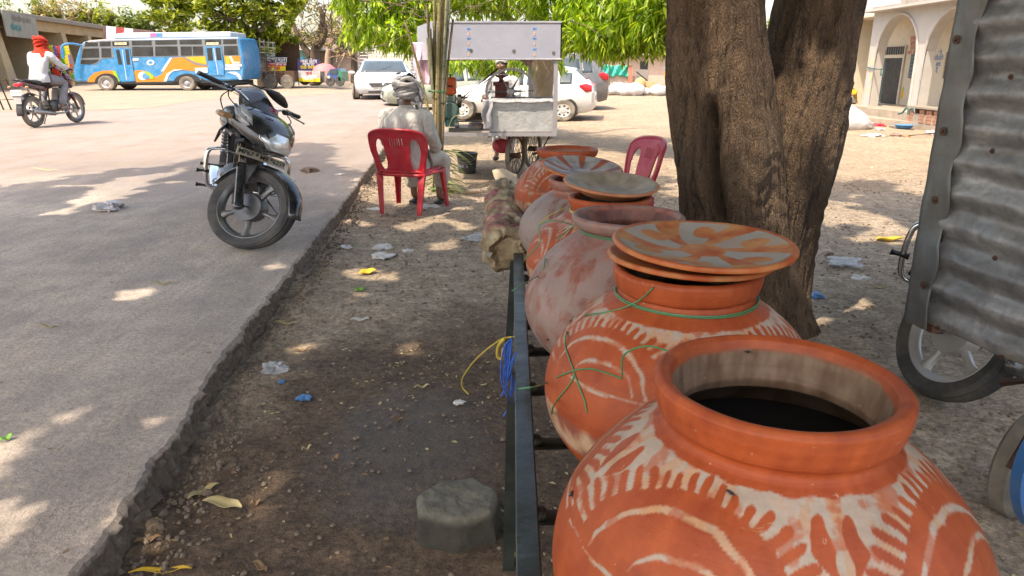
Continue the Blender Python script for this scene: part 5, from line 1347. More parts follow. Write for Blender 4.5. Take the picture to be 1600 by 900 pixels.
mb.tube([br - CO, back(br, dxr) - CO], .014, 8); mb.tube([bl - CO, back(bl, dxl) - CO], .014, 8); mb.build('canopy_rail', M['galvpost'], cart)
M['blue_mark'] = mat('blue_mark', (.05, .22, .60), .5, bump=0); M['red_mark'] = mat('peach_mark', (.70, .42, .30), .5, bump=0)
for px in (731, 834):
    for i, py in enumerate((45, 60, 77)):
        p = q(px, py, YF - .003) - CO; m = MB(); m.tube([p, p + Vector((0, .002, 0))], .010, 12); m.box(p + Vector((.018, .002, 0)), (.02, .002, .014)); m.build('label_mark', M['blue_mark'], cart)
        p = q(px + 1, py + 8, YF - .003) - CO; m = MB(); m.box(p, (.014, .002, .03)); m.build('label_mark', M['red_mark'], cart)
for px, py in ((736, 79), (803, 80), (865, 83)):
    p = q(px, py, YF - .004) - CO; m = MB(); m.tube([p, p + Vector((0, .006, 0))], .018, 14); m.build('bolt_head', M['strip'], cart)
for px, Y, w_ in ((868, YF + .02, .045), (828, YB, .04), (690, YF + .03, .03)):
    p = at(px, 150, Y) - CO; m = MB(); m.box((p.x, p.y, (zd + 1.26) / 2), (w_, .03, 1.26 - zd)); m.build('post', M['galvpost'], cart)
p = Vector((x0 - .15, YB, 0)) - CO; m = MB(); m.box((p.x, p.y, (zd + 1.26) / 2), (.04, .03, 1.26 - zd)); m.build('post', M['galvpost'], cart)
# running gear
def spoked(c, r_, yaw, name, parent, org, tyre='rubber_dusty', rimm='rust'):
    T = Matrix.Translation(Vector(c) - org) @ Matrix.Rotation(yaw, 4, 'Z')
    w_ = bpy.data.objects.new(name, None); COL.objects.link(w_); w_.parent = parent
    m = MB(); m.M = T; m.lathe([(r_ - .035, -.018), (r_ - .012, -.024), (r_, -.010), (r_, .010), (r_ - .012, .024), (r_ - .035, .018), (r_ - .035, -.018)], 40, axis='y'); m.build('tyre', M[tyre], w_)
    m = MB(); m.M = T; m.lathe([(r_ - .032, -.014), (r_ - .05, 0), (r_ - .032, .014)], 40, axis='y'); m.lathe([(.001, -.05), (.03, -.05), (.03, .05), (.001, .05)], 16, axis='y')
    for k in range(20):
        a = 2 * math.pi * k / 20; s = .03 if k % 2 else -.03; m.tube([(.028 * math.cos(a), s, .028 * math.sin(a)), ((r_ - .045) * math.cos(a + .15), 0, (r_ - .045) * math.sin(a + .15))], .0035, 5)
    m.build('spoked_rim', M[rimm], w_); return w_
rw_ = (zd - .0) * .5
w1 = at(806, 277, 7.98); rr_ = .235
spoked((w1.x, 8.05, rr_), rr_, R(64), 'wheel', cart, CO); w2 = at(832, 262, 8.75); spoked((w2.x, 8.75, rr_), rr_, R(64), 'wheel', cart, CO)
m = MB(); m.tube([(w1.x - CO.x - .1, -.35, rr_), (w2.x - CO.x + .05, .6, rr_)], .018, 8)
for px in (795, 818): 
    p = at(px, 215, 8.0) - CO; m.box((p.x, -.12, (zd + rr_) / 2), (.03, .05, zd - rr_ + .1)); m.box((p.x, .45, (zd + rr_) / 2), (.03, .05, zd - rr_ + .1))
p = at(845, 215, 8.4) - CO; m.tube([(p.x + .12, 0, zd - .03), (p.x, 0, .25), (p.x - .1, 0, .22)], .015, 8); m.build('undercarriage', M['rust'], cart)
p = at(690, 214, YF + .1) - CO; m = MB(); m.tube([(p.x, p.y, zd - .02), (p.x - .04, p.y - .05, 0.0)], .009, 6); m.tube([(p.x, p.y, zd - .02), (p.x + .0, p.y - .05, 0.12)], .007, 6); m.build('prop', M['rust'], cart)
# ice box under a tarpaulin
b0x, b1x = wx(765, 205, YF + .05)[0], wx(866, 205, YF + .05)[0]; bz = wx(800, 158, YF + .05)[1]
mb = MB(); mb.box(Vector(((b0x + b1x) / 2, YF + .32, (zd + bz) / 2)) - CO, (b1x - b0x, .5, bz - zd)); ib = mb.build('ice_box', M['icebox'], cart, bevel=.012)
mb = MB(); rows = []
for j in range(12):
    row = []
    for i in range(25):
        u = i / 24; v = j / 11; x = b0x - .05 + (b1x - b0x + .05) * u; y = YF + .05 + .55 * v; z = bz + .018 + .010 * fbm(x * 9, y * 9, 1, 3)
        if u < .08: z -= (.08 - u) * 2.6
        if v < .08: z -= .03 + .02 * fbm(x * 7, 1, 1); y -= .02
        row.append(mb.v(Vector((x, y, z)) - CO))
    rows.append(row)
for a, b in zip(rows, rows[1:]):
    for i in range(24): mb.f((a[i], a[i + 1], b[i + 1], b[i]))
mb.build('tarpaulin', M['tarp'], cart, solid=.008, angle=70)
mb = MB(); rows = []
for j in range(16):
    v = j / 15; row = []
    for i in range(8): u = i / 7; row.append(mb.v(Vector((b0x - .07 + .10 * u + .01 * math.sin(v * 9), YF + .02 - .02 * math.sin(u * 6 + v * 5), bz + .02 - (bz - zd - .02) * v + .01 * fbm(u * 5, v * 8)))
 - CO))
    rows.append(row)
for a, b in zip(rows, rows[1:]):
    for i in range(7): mb.f((a[i], a[i + 1], b[i + 1], b[i]))
mb.build('tarpaulin_flap', M['tarp'], cart, solid=.01, angle=70)
# flywheel
fc_ = at(798, 143, YF + .22) - CO; rx_ = .272
m = MB(); T = Matrix.Translation(fc_) @ Matrix.Diagonal((1, 1, .88, 1)); m.M = T
m.lathe([(rx_ - .028, -.018), (rx_, -.018), (rx_, .018), (rx_ - .028, .018), (rx_ - .028, -.018)], 56, axis='y'); m.lathe([(.001, -.05), (.028, -.05), (.045, -.035), (.045, .035), (.001, .035)], 24, axis='y')
for k in range(6):
    a = R(2 + 60 * k); d = Vector((math.cos(a), 0, math.sin(a))); m.tube([d * .04, d * (rx_ - .02)], [.022, .014], 8, flat=.7)
m.build('flywheel', M['wheelgrey'], cart, angle=50)
# cane press
p = at(783, 150, YF + .42) - CO; m = MB(); zt = at(783, 118, YF + .42).z
m.box((p.x, p.y, (zd + zt) / 2 - .04), (.13, .16, zt - zd - .10)); m.box((p.x, p.y, zt - .085), (.17, .18, .04)); m.lathe([(.001, 0), (.05, 0), (.022, .03), (.022, .06), (.06, .075), (.06, .09), (.001, .09)], 16, (p.x, p.y, zt - .085)); m.box((p.x, p.y, zt), (.15, .1, .012)); m.build('cane_press', M['press'], cart, bevel=.004)
m = MB(); a = at(716, 158, YF + .25) - CO; b = at(766, 117, YF + .25) - CO; m.tube([a, b, b + (b - a) * .25], .009, 8); m.tube([a + Vector((0, .02, -.03)), b + Vector((0, .02, -.03))], .006, 6); m.build('drive_belt', M['ink'], cart)
# engine
eg = at(703, 203, YF + .2) - CO
def ez(py): return at(703, py, YF + .2).z
m = MB(); m.box((eg.x, eg.y, (ez(120) + ez(149)) / 2), (.155, .16, ez(120) - ez(149) - .01)); tank_ = m.build('fuel_tank', M['orange'], cart, bevel=.022)
m = MB(); m.tube([(eg.x + .02, eg.y - .02, ez(120) - .01), (eg.x + .02, eg.y - .02, ez(116))], .022, 12); m.build('tank_cap', M['blackplastic'], tank_)
m = MB(); m.box((eg.x, eg.y - .082, ez(134)), (.09, .004, .018), (0, R(8), 0)); m.build('tank_badge', M['ink'], tank_)
m = MB(); m.box((eg.x, eg.y, ez(154)), (.15, .16, .07)); m.lathe([(.001, -.09), (.085, -.09), (.095, -.06), (.095, .06), (.001, .06)], 24, (eg.x + .01, eg.y, ez(172)), axis='y'); m.box((eg.x + .02, eg.y, ez(190)), (.13, .15, .10)); m.tube([(eg.x - .06, eg.y - .08, ez(155)), (eg.x - .07, eg.y - .09, ez(190))], .03, 8); m.build('engine_block', M['teal'], cart, bevel=.01)
m = MB(); m.lathe([(.001, -.02), (.04, -.02), (.04, .02), (.001, .02)], 18, (eg.x + .085, eg.y - .09, ez(196)), axis='x'); m.build('pulley', M['ink'], cart); m = MB(); m.lathe([(.001, -.02), (.07, -.02), (.07, .02), (.001, .02)], 22, (eg.x + .11, eg.y, ez(158)), axis='x'); m.build('pulley', M['ink'], cart)
m = MB(); m.box((eg.x + .17, YF + .12 - CO.y, zd + .028), (.34, .10, .03)); m.box((eg.x + .20, YF + .30 - CO.y, zd + .10), (.5, .05, .012)); m.build('engine_mount', M['ink'], cart)
m = MB(); m.lathe([(.001, 0), (.075, 0), (.09, .05), (.07, .08), (.001, .08)], 20, (eg.x + .27, YF + .4 - CO.y, zd)); m.build('basin', M['deck'], cart)
# pink wrapper hanging at the left end, cloth on a hook
mb = MB(); rows = []
for j in range(20):
    v = j / 19; row = []
    for i in range(10):
        u = i / 9; row.append(mb.v(at(650 + 22 * u - 6 * (1 - v) * (1 - u) + 2 * math.sin(v * 9), 66 + 66 * v, 8.6) + Vector((0, .03 * math.sin(u * 9 + v * 3), 0)) - CO))
    rows.append(row)
for a, b in zip(rows, rows[1:]):
    for i in range(9): mb.f((a[i], a[i + 1], b[i + 1], b[i]))
hb_ = mb.build('plastic_sheet', M['wrap'], None, solid=.004); hb_.location = CO; tag(hb_, 'pink and white patterned plastic sheet hanging from the left end of the cart canopy', 'sheet')
p = at(820, 91, YF + .1); mb = MB()
rings = []
for k, (s, dz) in enumerate(((.3, .045), (.9, .03), (1, .0), (.85, -.03), (.4, -.045))): rings.append([mb.v((.075 * s * math.cos(a) * (1 + .2 * math.sin(3 * a + k)), .03 * s * math.sin(a), dz + .012 * math.sin(2 * a + k) - .03 * math.cos(a))) for a in [2 * math.pi * i / 16 for i in range(16)]])
for a, b in zip(rings, rings[1:]): mb.skin(a, b)
mb.f(rings[0]); mb.f(rings[-1]); M['ragcloth'] = cloth('brown_rag', (.30, .20, .17)); o = mb.build('rag', M['ragcloth']); o.location = p; tag(o, 'brown rag tucked under the canopy edge above the flywheel', 'rag')
# red bag hanging under the deck
p = at(784, 228, 8.5); mb = MB(); shell(mb, [ell((0, -.0, .09), .07, .01, 16, 3), ell((.0, 0, .05), .10, .045, 16, 3), ell((0, 0, -.02), .105, .05, 16, 3), ell((0, 0, -.08), .09, .03, 16, 3)]) if False else mb.ball((0, 0, 0), (.115, .08, .085), 18, 12)
o = mb.build('bag_body', M['cushion']); rt = empty('bag', p, (0, R(8), R(0)), 'red cloth bag hanging under the cart deck', 'bag'); o.parent = rt; mb = MB(); mb.tube(spline([(-.07, -.04, .05), (-.03, -.09, .0), (.02, -.08, -.06)], 5), .010, 6); mb.tube(spline([(-.06, 0, .06), (0, 0, .17), (.06, 0, .06)], 5), .006, 6); mb.build('handle', M['emblem_red'], rt)

# black bucket
M['bucket'] = mat('black_bucket', (.02, .022, .026), .35, bump=.1, dirt=.35, dirtcol=(.14, .13, .13))
bt = empty('bucket', gr(730, 270, 0), (0, 0, R(-10)), 'black plastic paint bucket with faint scribbled writing standing left of the cart wheels', 'bucket', scale=(1, 1, .92))
mb = MB(); mb.lathe([(.001, .004), (.095, .0), (.100, .01), (.118, .215), (.124, .216), (.124, .235), (.128, .237), (.128, .252), (.118, .252), (.112, .235), (.095, .02), (.001, .02)], 44); mb.build('pail', M['bucket'], bt)
mb = MB(); mb.tube(spline([(-.126, 0, .235), (-.12, -.06, .20), (-.06, -.125, .155), (.06, -.125, .155), (.12, -.06, .20), (.126, 0, .235)], 6), .0022, 6); mb.build('handle', M['steel'], bt)
M['chalk'] = mat('chalk_paint', (.35, .38, .42), .7, bump=0)
for i, (s_, a_) in enumerate((('195*', -.75), ('R A', .05))):
    an = R(-90) + a_ * .55; nrm = Vector((math.cos(an), math.sin(an), .08)); c = nrm.normalized() * .1135; c.z = .09 - .0 * i
    text(s_, 'scribble', M['chalk'], bt, basis(c, (-math.sin(an), math.cos(an), 0), (0, 0, 1)), .05, .0008)
mb = MB()
for z in (.125, .118, .185):
    mb.lathe([(.112 + (z - .1) * .085, z), (.1125 + (z - .1) * .085, z + .0025)], 44, a0=R(200), a1=R(330))
mb.build('printed_lines', M['chalk'], bt, solid=.0006)

# ---- sugar cane bundle leaning at the cart's left end
M['cane'] = mat('cane', (.20, .20, .06), .5, var=.3, vs=3, col2=(.34, .27, .12), bump=.2, stretch=(1, 1, .4)); M['cane_brown'] = mat('cane_brown', (.17, .12, .07), .6, var=.35, vs=4, bump=.3); M['cane_pale'] = mat('cane_pale', (.24, .24, .16), .6, var=.3, vs=5, bump=.3, dirt=.5, dirtcol=(.12, .10, .07), ds=8); M['node'] = mat('cane_node', (.20, .14, .08), .7); M['caneleaf'] = leafmat('cane_leaf', (.16, .26, .07), (.22, .32, .10), (.38, .38, .18), .3)
cane_t = empty('sugar_cane_bundle', gr(684, 300, 0), label='tall bundle of green and brown sugar cane stalks leaning beside the seated man', cat='sugar cane')
CB = Vector(cane_t.location); r2 = random.Random(4)
for i in range(24):
    a = r2.uniform(0, 6.28); rr = r2.uniform(0, .12); bx = CB.x + rr * math.cos(a) + .02; by = 7.07 + rr * math.sin(a) * .6
    pxT = 686 + (r2.random() - .5) * 44; top = r2.choice([-30, -25, 5, 30, 60, -10, 15, 45, 20]); tp = at(pxT, top, 7.22 + r2.uniform(-.06, .06))
    if i == 0: tp = at(632, 32, 7.1)
    if i == 1: tp = at(695, 22, 7.2)
    if i == 0: bx = CB.x + .02
    k = 9; pts = []
    mid = Vector((CB.x + (pxT - 684) * .0022 + .0, 7.13 + r2.uniform(-.05, .05), .75))
    for j in range(k + 1):
        t = j / k; p0_ = Vector((bx, by, 0)); p = (p0_ * (1 - t) ** 2 + mid * 2 * t * (1 - t) + tp * t * t) if i else p0_.lerp(tp, t) + Vector((.05 * math.sin(t * 3.1), 0, 0)); pts.append(p - CB)
    r0 = r2.uniform(.0125, .0165); mb = MB(); mb.tube(pts, [r0 * (1 - .25 * j / k) for j in range(k + 1)], 8); st = mb.build('stalk', M[('cane', 'cane_brown', 'cane_pale')[i % 3]], cane_t)
    mb = MB(); L_ = r2.uniform(.09, .13); s = r2.uniform(.03, .08); sp_ = pts; tot = sum((b - a_).length for a_, b in zip(sp_, sp_[1:]))
    while s < tot:
        t = s / tot * k; j = min(k - 1, int(t)); c = sp_[j].lerp(sp_[j + 1], t - j); d = (sp_[j + 1] - sp_[j]).normalized(); mb.tube([c, c + d * .006], r0 * (1.13 - .25 * s / tot), 8); s += L_
    mb.build('joints', M['node'], st)
for z, rr in ((.87, .085), (.865, .087)):
    mb = MB(); c = at(683, 142, 7.13) - CB; mb.tube([c + Vector(((.075 + .01) * math.cos(a), .065 * math.sin(a), .006 * math.sin(a * 2) + (z - .87))) for a in [2 * math.pi * i / 30 for i in range(30)]], .004, 6, closed=True); mb.build('tie', M['green_wire'], cane_t)
mb = MB(); r2 = random.Random(14)
for i in range(80):
    b = Vector((r2.uniform(-.10, .16), r2.uniform(-.12, .1), r2.uniform(.0, .42))); a = r2.uniform(-1.2, 1.0); L_ = r2.uniform(.12, .32); d = Vector((math.cos(a), r2.uniform(-.5, .5), r2.uniform(-.3, .6))).normalized() * (1 if r2.random() < .7 else -1); d.z = abs(d.z) * (.4 if i % 2 else -.2)
    prev = None
    for j in range(5):
        t = j / 4; p = b + d * L_ * t + Vector((0, 0, -.9 * L_ * t * t * .6)); w_ = .007 * (1 - t) + .001; s_ = Vector((-d.y, d.x, 0)).normalized() if abs(d.x) + abs(d.y) > .01 else Vector((1, 0, 0)); s_ = s_ * .4 + Vector((0, 0, .9)); s_.normalize()
        row = [mb.v(p - s_ * w_), mb.v(p + s_ * w_)]
        if prev: mb.f((prev[0], prev[1], row[1], row[0]))
        prev = row
mb.build('leaves', M['caneleaf'], cane_t, smooth=False)
p_ = [at(709, 183, 7.0), at(715, 178, 6.95), at(728, 177, 6.9), at(738, 179, 6.9)]
mb = MB(); prev = None
for j, p in enumerate(spline([at(700, 205, 7.0), at(706, 186, 7.0), at(718, 179, 6.95), at(737, 180, 6.9)], 5)):
    w_ = .011 * (1 - j / 16); row = [mb.v(p - CB - Vector((0, 0, w_))), mb.v(p - CB + Vector((0, .004, w_)))]
    if prev: mb.f((prev[0], prev[1], row[1], row[0]))
    prev = row
mb.build('leaves', M['caneleaf'], cane_t)

# ---- the juice seller behind the cart, turned towards the press
ven = empty('person', (at(790, 100, 9.5).x - .03, 9.5, 0), (0, 0, R(165)), 'juice seller with a white cap and white shirt standing behind the cart flywheel', 'person', scale=(.80, .80, .755))
nodes = {'pel': (0, 0, .92, .10)}; E = []
chain([(0, .0, 1.08, .10), (0, .02, 1.28, .11), (0, .05, 1.42, .055), (0, .07, 1.48, .05)], E, nodes, 'sp', 'pel')
for s, q_ in ((-1, 'l'), (1, 'r')):
    chain([(s * .18, .03, 1.36, .052), (s * .26, .10, 1.12, .042), (s * .20, .32, 1.05, .029)], E, nodes, 'arm' + q_, 'sp1'); hand(nodes, E, 'arm%s2' % q_, (s * .20, .33, 1.05), (0, 1, -.1), (-s, 0, 0), (0, 0, 1), 'h' + q_)
    chain([(s * .10, 0, .86, .09), (s * .11, .02, .48, .06), (s * .11, 0, .10, .038), (s * .12, .11, .04, .03)], E, nodes, 'leg' + q_, 'pel')
body = skinned('body', nodes, E, M['skin'], ven); mb = MB(); head(mb, (0, .09, 1.56)); add_mesh(body, mb); face_bits(body, (0, .09, 1.56))
k_ = garment('shirt', [(0, .76, .185, .14), (0, .92, .175, .13), (.0, 1.06, .165, .12), (.015, 1.22, .19, .12), (.03, 1.33, .195, .105), (.04, 1.39, .14, .085), (.055, 1.43, .07, .065)],
    [[(s_ * .12, .03, 1.35, .06), (s_ * .19, .04, 1.32, .074), (s_ * .235, .07, 1.22, .066), (s_ * .262, .12, 1.11, .056), (s_ * .24, .22, 1.07, .046)] for s_ in (-1, 1)], M['shirt'], ven, .008, 8)
nodes = {'p': (0, 0, .88, (.17, .12))}; E = []
for s, q_ in ((-1, 'l'), (1, 'r')): chain([(s * .10, .01, .78, .10), (s * .11, .02, .48, .085), (s * .11, .0, .12, .07)], E, nodes, q_, 'p')
k_ = skinned('trousers', nodes, E, M['shirt'], ven, 2)
mb = MB(); mb.ball((0, .075, 1.60), (.088, .108, .088), 18, 12); mb.build('hair', M['hair'], ven)
mb = MB(); mb.lathe([(.095, .0), (.10, .0), (.10, .05), (.085, .085), (.05, .10), (.001, .105)], 24, (0, .07, 1.615)); mb.build('cap', M['plate_w'], ven)
for s in (-1, 1):
    mb = MB(); mb.ball((s * .115, .05, .04), (.045, .12, .04), 10, 8); mb.build('shoe', M['sandal'], ven)
# ============================================================ CARS
M['car_glass'] = mat('car_glass', (.05, .07, .08), .05, bump=0, var=.2, vs=1.5, coat=.5)
M['hubcap'] = mat('hubcap', (.55, .56, .57), .35, .5, bump=0)
M['olive'] = mat('olive_car_paint', (.30, .33, .27), .3, coat=.6, bump=0, dirt=.3); M['dark_suv'] = mat('dark_car_paint', (.10, .11, .12), .3, coat=.6, bump=0, dirt=.4)
ST = [(1.86, .32, .48, .60, .46, .60, .48), (1.80, .24, .58, .70, .68, .74, .60), (1.62, .20, .70, .80, .78, .81, .68), (1.2, .19, .82, .92, .83, .84, .73), (.88, .19, .87, .975, .84, .85, .71), (.55, .19, .89, 1.185, .84, .85, .655), (.16, .19, .91, 1.42, .84, .85, .585), (-.25, .19, .93, 1.485, .84, .85, .565), (-.85, .19, .95, 1.475, .84, .85, .56), (-1.35, .19, .97, 1.40, .84, .84, .55), (-1.62, .21, .97, 1.15, .82, .82, .60), (-1.80, .26, .85, .93, .76, .78, .62), (-1.86, .34, .62, .70, .62, .66, .5)]
def st_at(x):
    for a, b in zip(ST, ST[1:]):
        if x >= b[0]:
            t = (a[0] - x) / (a[0] - b[0]); return [p + (q_ - p) * t for p, q_ in zip(a, b)]
    return list(ST[-1])
def side_pt(x, q_, s, out=0.0):                   # q 0 at the belt, 1 at the roof edge
    _, zl, zb, zt, wl, wb, wt = st_at(x); k = math.sin(q_ * math.pi / 2) * .25 + q_ * .75
    y = wb + (wt - wb) * k ** 1.15 + out; return Vector((x, s * y, zb + (zt - .02 - zb) * q_))
def car(loc, yaw, label, paint, scale=1, rear=False, plate_t=None, cat='car', name='parked_car', group=None, detail=True):
    t = empty(name, loc, (0, 0, yaw), label, cat, group, scale)
    mb = MB(); prev = None
    for x, zl, zb, zt, wl, wb, wt in ST:
        h = [(wl * .90, zl), (wl, zl + .09), (wb + .03 * (abs(x) < 1.6), (zl + zb) * .5 + .03), (wb, zb)]
        for q_ in (.2, .4, .6, .8, 1): p = side_pt(x, q_, 1); h.append((p.y, p.z))
        h += [(wt * .75, zt - .004), (wt * .35, zt + .004)]
        ring = [Vector((x, y, z)) for y, z in h] + [Vector((x, -y, z)) for y, z in h[::-1]]; r_ = [mb.v(p) for p in ring]
        if prev: mb.skin(prev, r_)
        else: mb.f(r_[::-1])
        prev = r_
    mb.f(prev); mb.build('body', M[paint], t, angle=45)
    for s in (-1, 1):
        for (xa, xb) in ((.50, -.22), (-.30, -1.0), (-1.06, -1.34)):
            mb = MB(); N = 6; g = []
            for i in range(N + 1):
                x = xa + (xb - xa) * i / N; row = []
                for j in range(5):
                    q0 = .05; q1 = .80 if x > -1.1 else .72; row.append(mb.v(side_pt(min(x, .62 - .42 * j / 4) if xa == .50 and i == 0 else x, q0 + (q1 - q0) * j / 4, s, .006)))
                g.append(row)
            for a, b in zip(g, g[1:]):
                for j in range(4): mb.f((a[j], a[j + 1], b[j + 1], b[j]))
            mb.build('side_window', M['car_glass'], t, solid=.004)
        for x in (1.22, -1.16):
            m = MB(); m.lathe([(.001, 0), (.335, 0), (.335, .02), (.001, .02)], 30, (x, s * .868 - (.02 if s > 0 else 0), .31), axis='y'); m.build('wheel_arch', M['ink'], t)
            w_ = bpy.data.objects.new('wheel', None); COL.objects.link(w_); w_.parent = t
            m = MB(); m.M = Matrix.Translation((x, s * .80, .285)); m.lathe([(.17, .1 * s), (.2, .112 * s), (.27, .105 * s), (.285, .08 * s), (.285, -.08 * s), (.2, -.1 * s)], 36, axis='y'); m.build('tyre', M['rubber_dusty'], w_)
            m = MB(); m.M = Matrix.Translation((x, s * .80, .285)); m.lathe([(.001, .118 * s), (.05, .118 * s), (.06, .105 * s), (.15, .102 * s), (.175, .11 * s), (.18, .09 * s)], 36, axis='y'); m.build('hubcap', M['hubcap'], w_)
            for k in range(7):
                a = 2 * math.pi * k / 7; m = MB(); m.M = Matrix.Translation((x, s * .80, .285)) @ Matrix.Rotation(a, 4, 'Y'); m.prism([(.10, s * .104, -.014), (.148, s * .104, -.026), (.148, s * .104, .026), (.10, s * .104, .014)], (0, s * .003, 0)); m.build('hubcap_slot', M['ink'], w_) if detail else m.bm.free()
        m = MB(); m.ball((.60, s * .93, .97), (.06, .10, .065), 10, 8); m.build('door_mirror', M[paint], t)
        m = MB(); m.box((.52, s * .87, .80), (.004, .004, .5)) if False else m.tube([side_pt(.62, 0, s, .004), Vector((.60, s * .874, .5)), Vector((.55, s * .85, .26))], .004, 4); m.tube([side_pt(-.26, 0, s, .004), Vector((-.26, s * .884, .5)), Vector((-.26, s * .85, .26))], .004, 4); m.tube([side_pt(-.98, 0, s, .004), Vector((-.90, s * .884, .6)), Vector((-.80, s * .85, .3))], .004, 4); m.build('door_gap', M['ink'], t) if detail else m.bm.free()
    def top_patch(x0, x1, k, nm, off=.006):
        mb = MB(); g = []
        for i in range(7):
            x = x0 + (x1 - x0) * i / 6; S_ = st_at(x); row = []
            for j in range(9):
                u = -1 + j / 4; nx = Vector((.5 if x0 > 0 else -.5, 0, .85)); row.append(mb.v(Vector((x, u * S_[6] * k, S_[3] + .003 * (1 - u * u))) + nx * off))
            g.append(row)
        for a, b in zip(g, g[1:]):
            for j in range(8): mb.f((a[j], a[j + 1], b[j + 1], b[j]))
        return mb.build(nm, M['car_glass'], t, solid=.004)
    top_patch(.86, .20, .94, 'windscreen'); top_patch(-1.40, -1.66, .9, 'rear_window')
    # nose
    for s in (-1, 1):
        m = MB(); shell(m, [ell((1.50, s * .70, .70), .07, .04, 14, 3), ell((1.66, s * .645, .665), .12, .075, 14, 3), ell((1.765, s * .62, .64), .10, .06, 14, 3), ell((1.80, s * .60, .63), .05, .03, 14, 3)]); h_ = m.build('headlight', M['lens'], t)
        m = MB(); m.ball((1.79, s * .60, .635), (.02, .032, .032), 12, 8); m.build('bulb', M['ink'], h_)
        m = MB(); shell(m, [ell((1.72, s * .60, .36), .11, .075, 14, 2.6), ell((1.80, s * .58, .36), .10, .065, 14, 2.6)]); fg = m.build('fog_recess', M['ink'], t)
        m = MB(); m.ball((1.80, s * .58, .36), (.02, .045, .045), 12, 8); m.build('fog_lamp', M['lens'], fg)
    m = MB(); m.prism([(1.845, y, z) for y, z in ((-.44, .60), (-.34, .45), (.34, .45), (.44, .60), (.38, .61), (-.38, .61))], (.022, 0, 0)); g_ = m.build('grille', M['ink'], t, bevel=.01)
    for z in (.485, .525, .565): m = MB(); m.box((1.870, 0, z), (.006, .70 + (z - .485) * 1.2, .010)); m.build('grille_bar', M['chrome'], g_)
    m = MB(); m.lathe([(.045, 1.875), (.055, 1.878), (.045, 1.885), (.038, 1.878)], 20, (0, 0, .535), axis='x'); m.tube([(1.88, -.045, .535), (1.88, .045, .535)], .007, 5); m.build('badge', M['chrome'], t)
    m = MB(); m.box((1.885, 0, .41), (.01, .48, .085)); po = m.build('number_plate', M['plate_w'], t)
    if plate_t: text(plate_t, 'plate_text', M['ink'], po, basis((1.892, 0, .41), (0, 1, 0), (0, 0, 1)), .085, .001)
    m = MB(); m.box((1.84, 0, .29), (.06, .90, .07)); m.build('lower_intake', M['ink'], t, bevel=.01)
    m = MB(); m.tube([(.88, -.3, .99), (.55, .25, 1.20)], .006, 5); m.tube([(.88, .3, .99), (.6, .62, 1.15)], .006, 5); m.build('wiper', M['ink'], t) if detail else m.bm.free()
    # tail
    for s in (-1, 1):
        m = MB(); shell(m, [ell((-1.52, s * .80, .93), .045, .04, 12, 3), ell((-1.66, s * .77, .88), .075, .115, 12, 3), ell((-1.80, s * .70, .85), .09, .09, 12, 3)]); m.build('tail_light', M['redlens'], t)
    m = MB(); m.box((-1.85, 0, .45), (.04, 1.2, .12)); m.build('rear_bumper', M[paint], t, bevel=.03)
    m = MB(); m.box((-1.845, 0, .70), (.02, .45, .085)); m.build('rear_plate', M['plate_w'], t)
    return t
c1 = gr(594, 156, RZ)
car((c1.x - .15, c1.y + 1.9, RZ), R(-81), 'white car driving towards the camera on the road behind the seated man', 'white_car', (1.05, 1.14, .86), plate_t='MP 07 CK 8724', name='car')
car((.17, 17.35, 0), R(180 - 9), 'white hatchback parked under the trees behind the juice cart', 'white_car', (.95, 1, .80), group='cars parked behind the cart')
car((-1.75, 21.5, 0), R(180 + 14), 'pale olive car parked behind the white hatchback, seen through the cart', 'olive', (1.05, 1.05, .80), group='cars parked behind the cart', detail=False)
car((.75, 21.2, 0), R(186), 'dark grey tall car parked just behind the roof of the white hatchback', 'dark_suv', (1.0, 1.1, 1.0), group='cars parked behind the cart', detail=False)

# ============================================================ THE BUS
M['busblue'] = mat('bus_blue', (.008, .19, .42), .35, coat=.4, bump=.03, dirt=.25, dirtcol=(.35, .4, .42)); M['busorange'] = mat('bus_orange', (.58, .19, .015), .4, bump=0); M['busyellow'] = mat('bus_yellow', (.60, .33, .02), .4, bump=0)
M['buswhite'] = mat('bus_white', (.52, .52, .52), .4, bump=0); M['lime'] = mat('lime_paint', (.25, .42, .02), .4, bump=0); M['busglass'] = mat('bus_glass', (.03, .033, .036), .12, bump=0, var=.5, vs=2); M['busframe'] = mat('bus_window_frame', (.15, .17, .19), .4, bump=0)
M['busroof'] = mat('bus_roof', (.48, .50, .53), .5); M['pinkpatch'] = mat('pink_patch', (.6, .12, .3), .6)
YB_ = 32.5
bus = empty('bus', (at(260, 130, YB_).x, YB_ + 1.1, RZ), label='blue and orange painted bus parked in front of the roadside shops', cat='bus'); BO = Vector(bus.location)
def B(zx, zy, dy=0.0): return at(zx / 4, zy / 4, YB_) + Vector((0, dy, 0)) - BO
def bp(name, pts, m, dy=-.006, th=.004, parent=None, bevel=0):
    mb = MB(); mb.prism([B(x, y, dy) for x, y in pts], (0, -th, 0)); return mb.build(name, M[m], parent or bus, smooth=False, bevel=bevel)
mb = MB(); out_ = [(470, 512), (458, 470), (458, 430), (478, 350), (498, 285), (520, 262), (560, 252), (640, 246), (1000, 238), (1470, 231), (1492, 236), (1512, 300), (1530, 410), (1520, 500), (1300, 508), (900, 516)]
mb.prism([B(x, y) for x, y in out_], (0, 2.2, 0)); mb.build('body', M['busblue'], bus, bevel=.06)
mb = MB(); mb.prism([B(x, y, .15) for x, y in ((700, 243), (700, 212), (760, 204), (1430, 196), (1436, 233))], (0, 1.9, 0)); mb.build('roof', M['busroof'], bus, bevel=.05)
bp('roof_patch', [(928, 206), (928, 228), (965, 227), (965, 205)], 'pinkpatch', .14, .01); bp('roof_patch', [(966, 206), (966, 226), (1003, 225), (1003, 205)], 'busblue', .14, .01)
bp('roof_edge', [(520, 268), (560, 252), (640, 246), (1488, 232), (1488, 240), (640, 254), (560, 262), (528, 274)], 'buswhite')
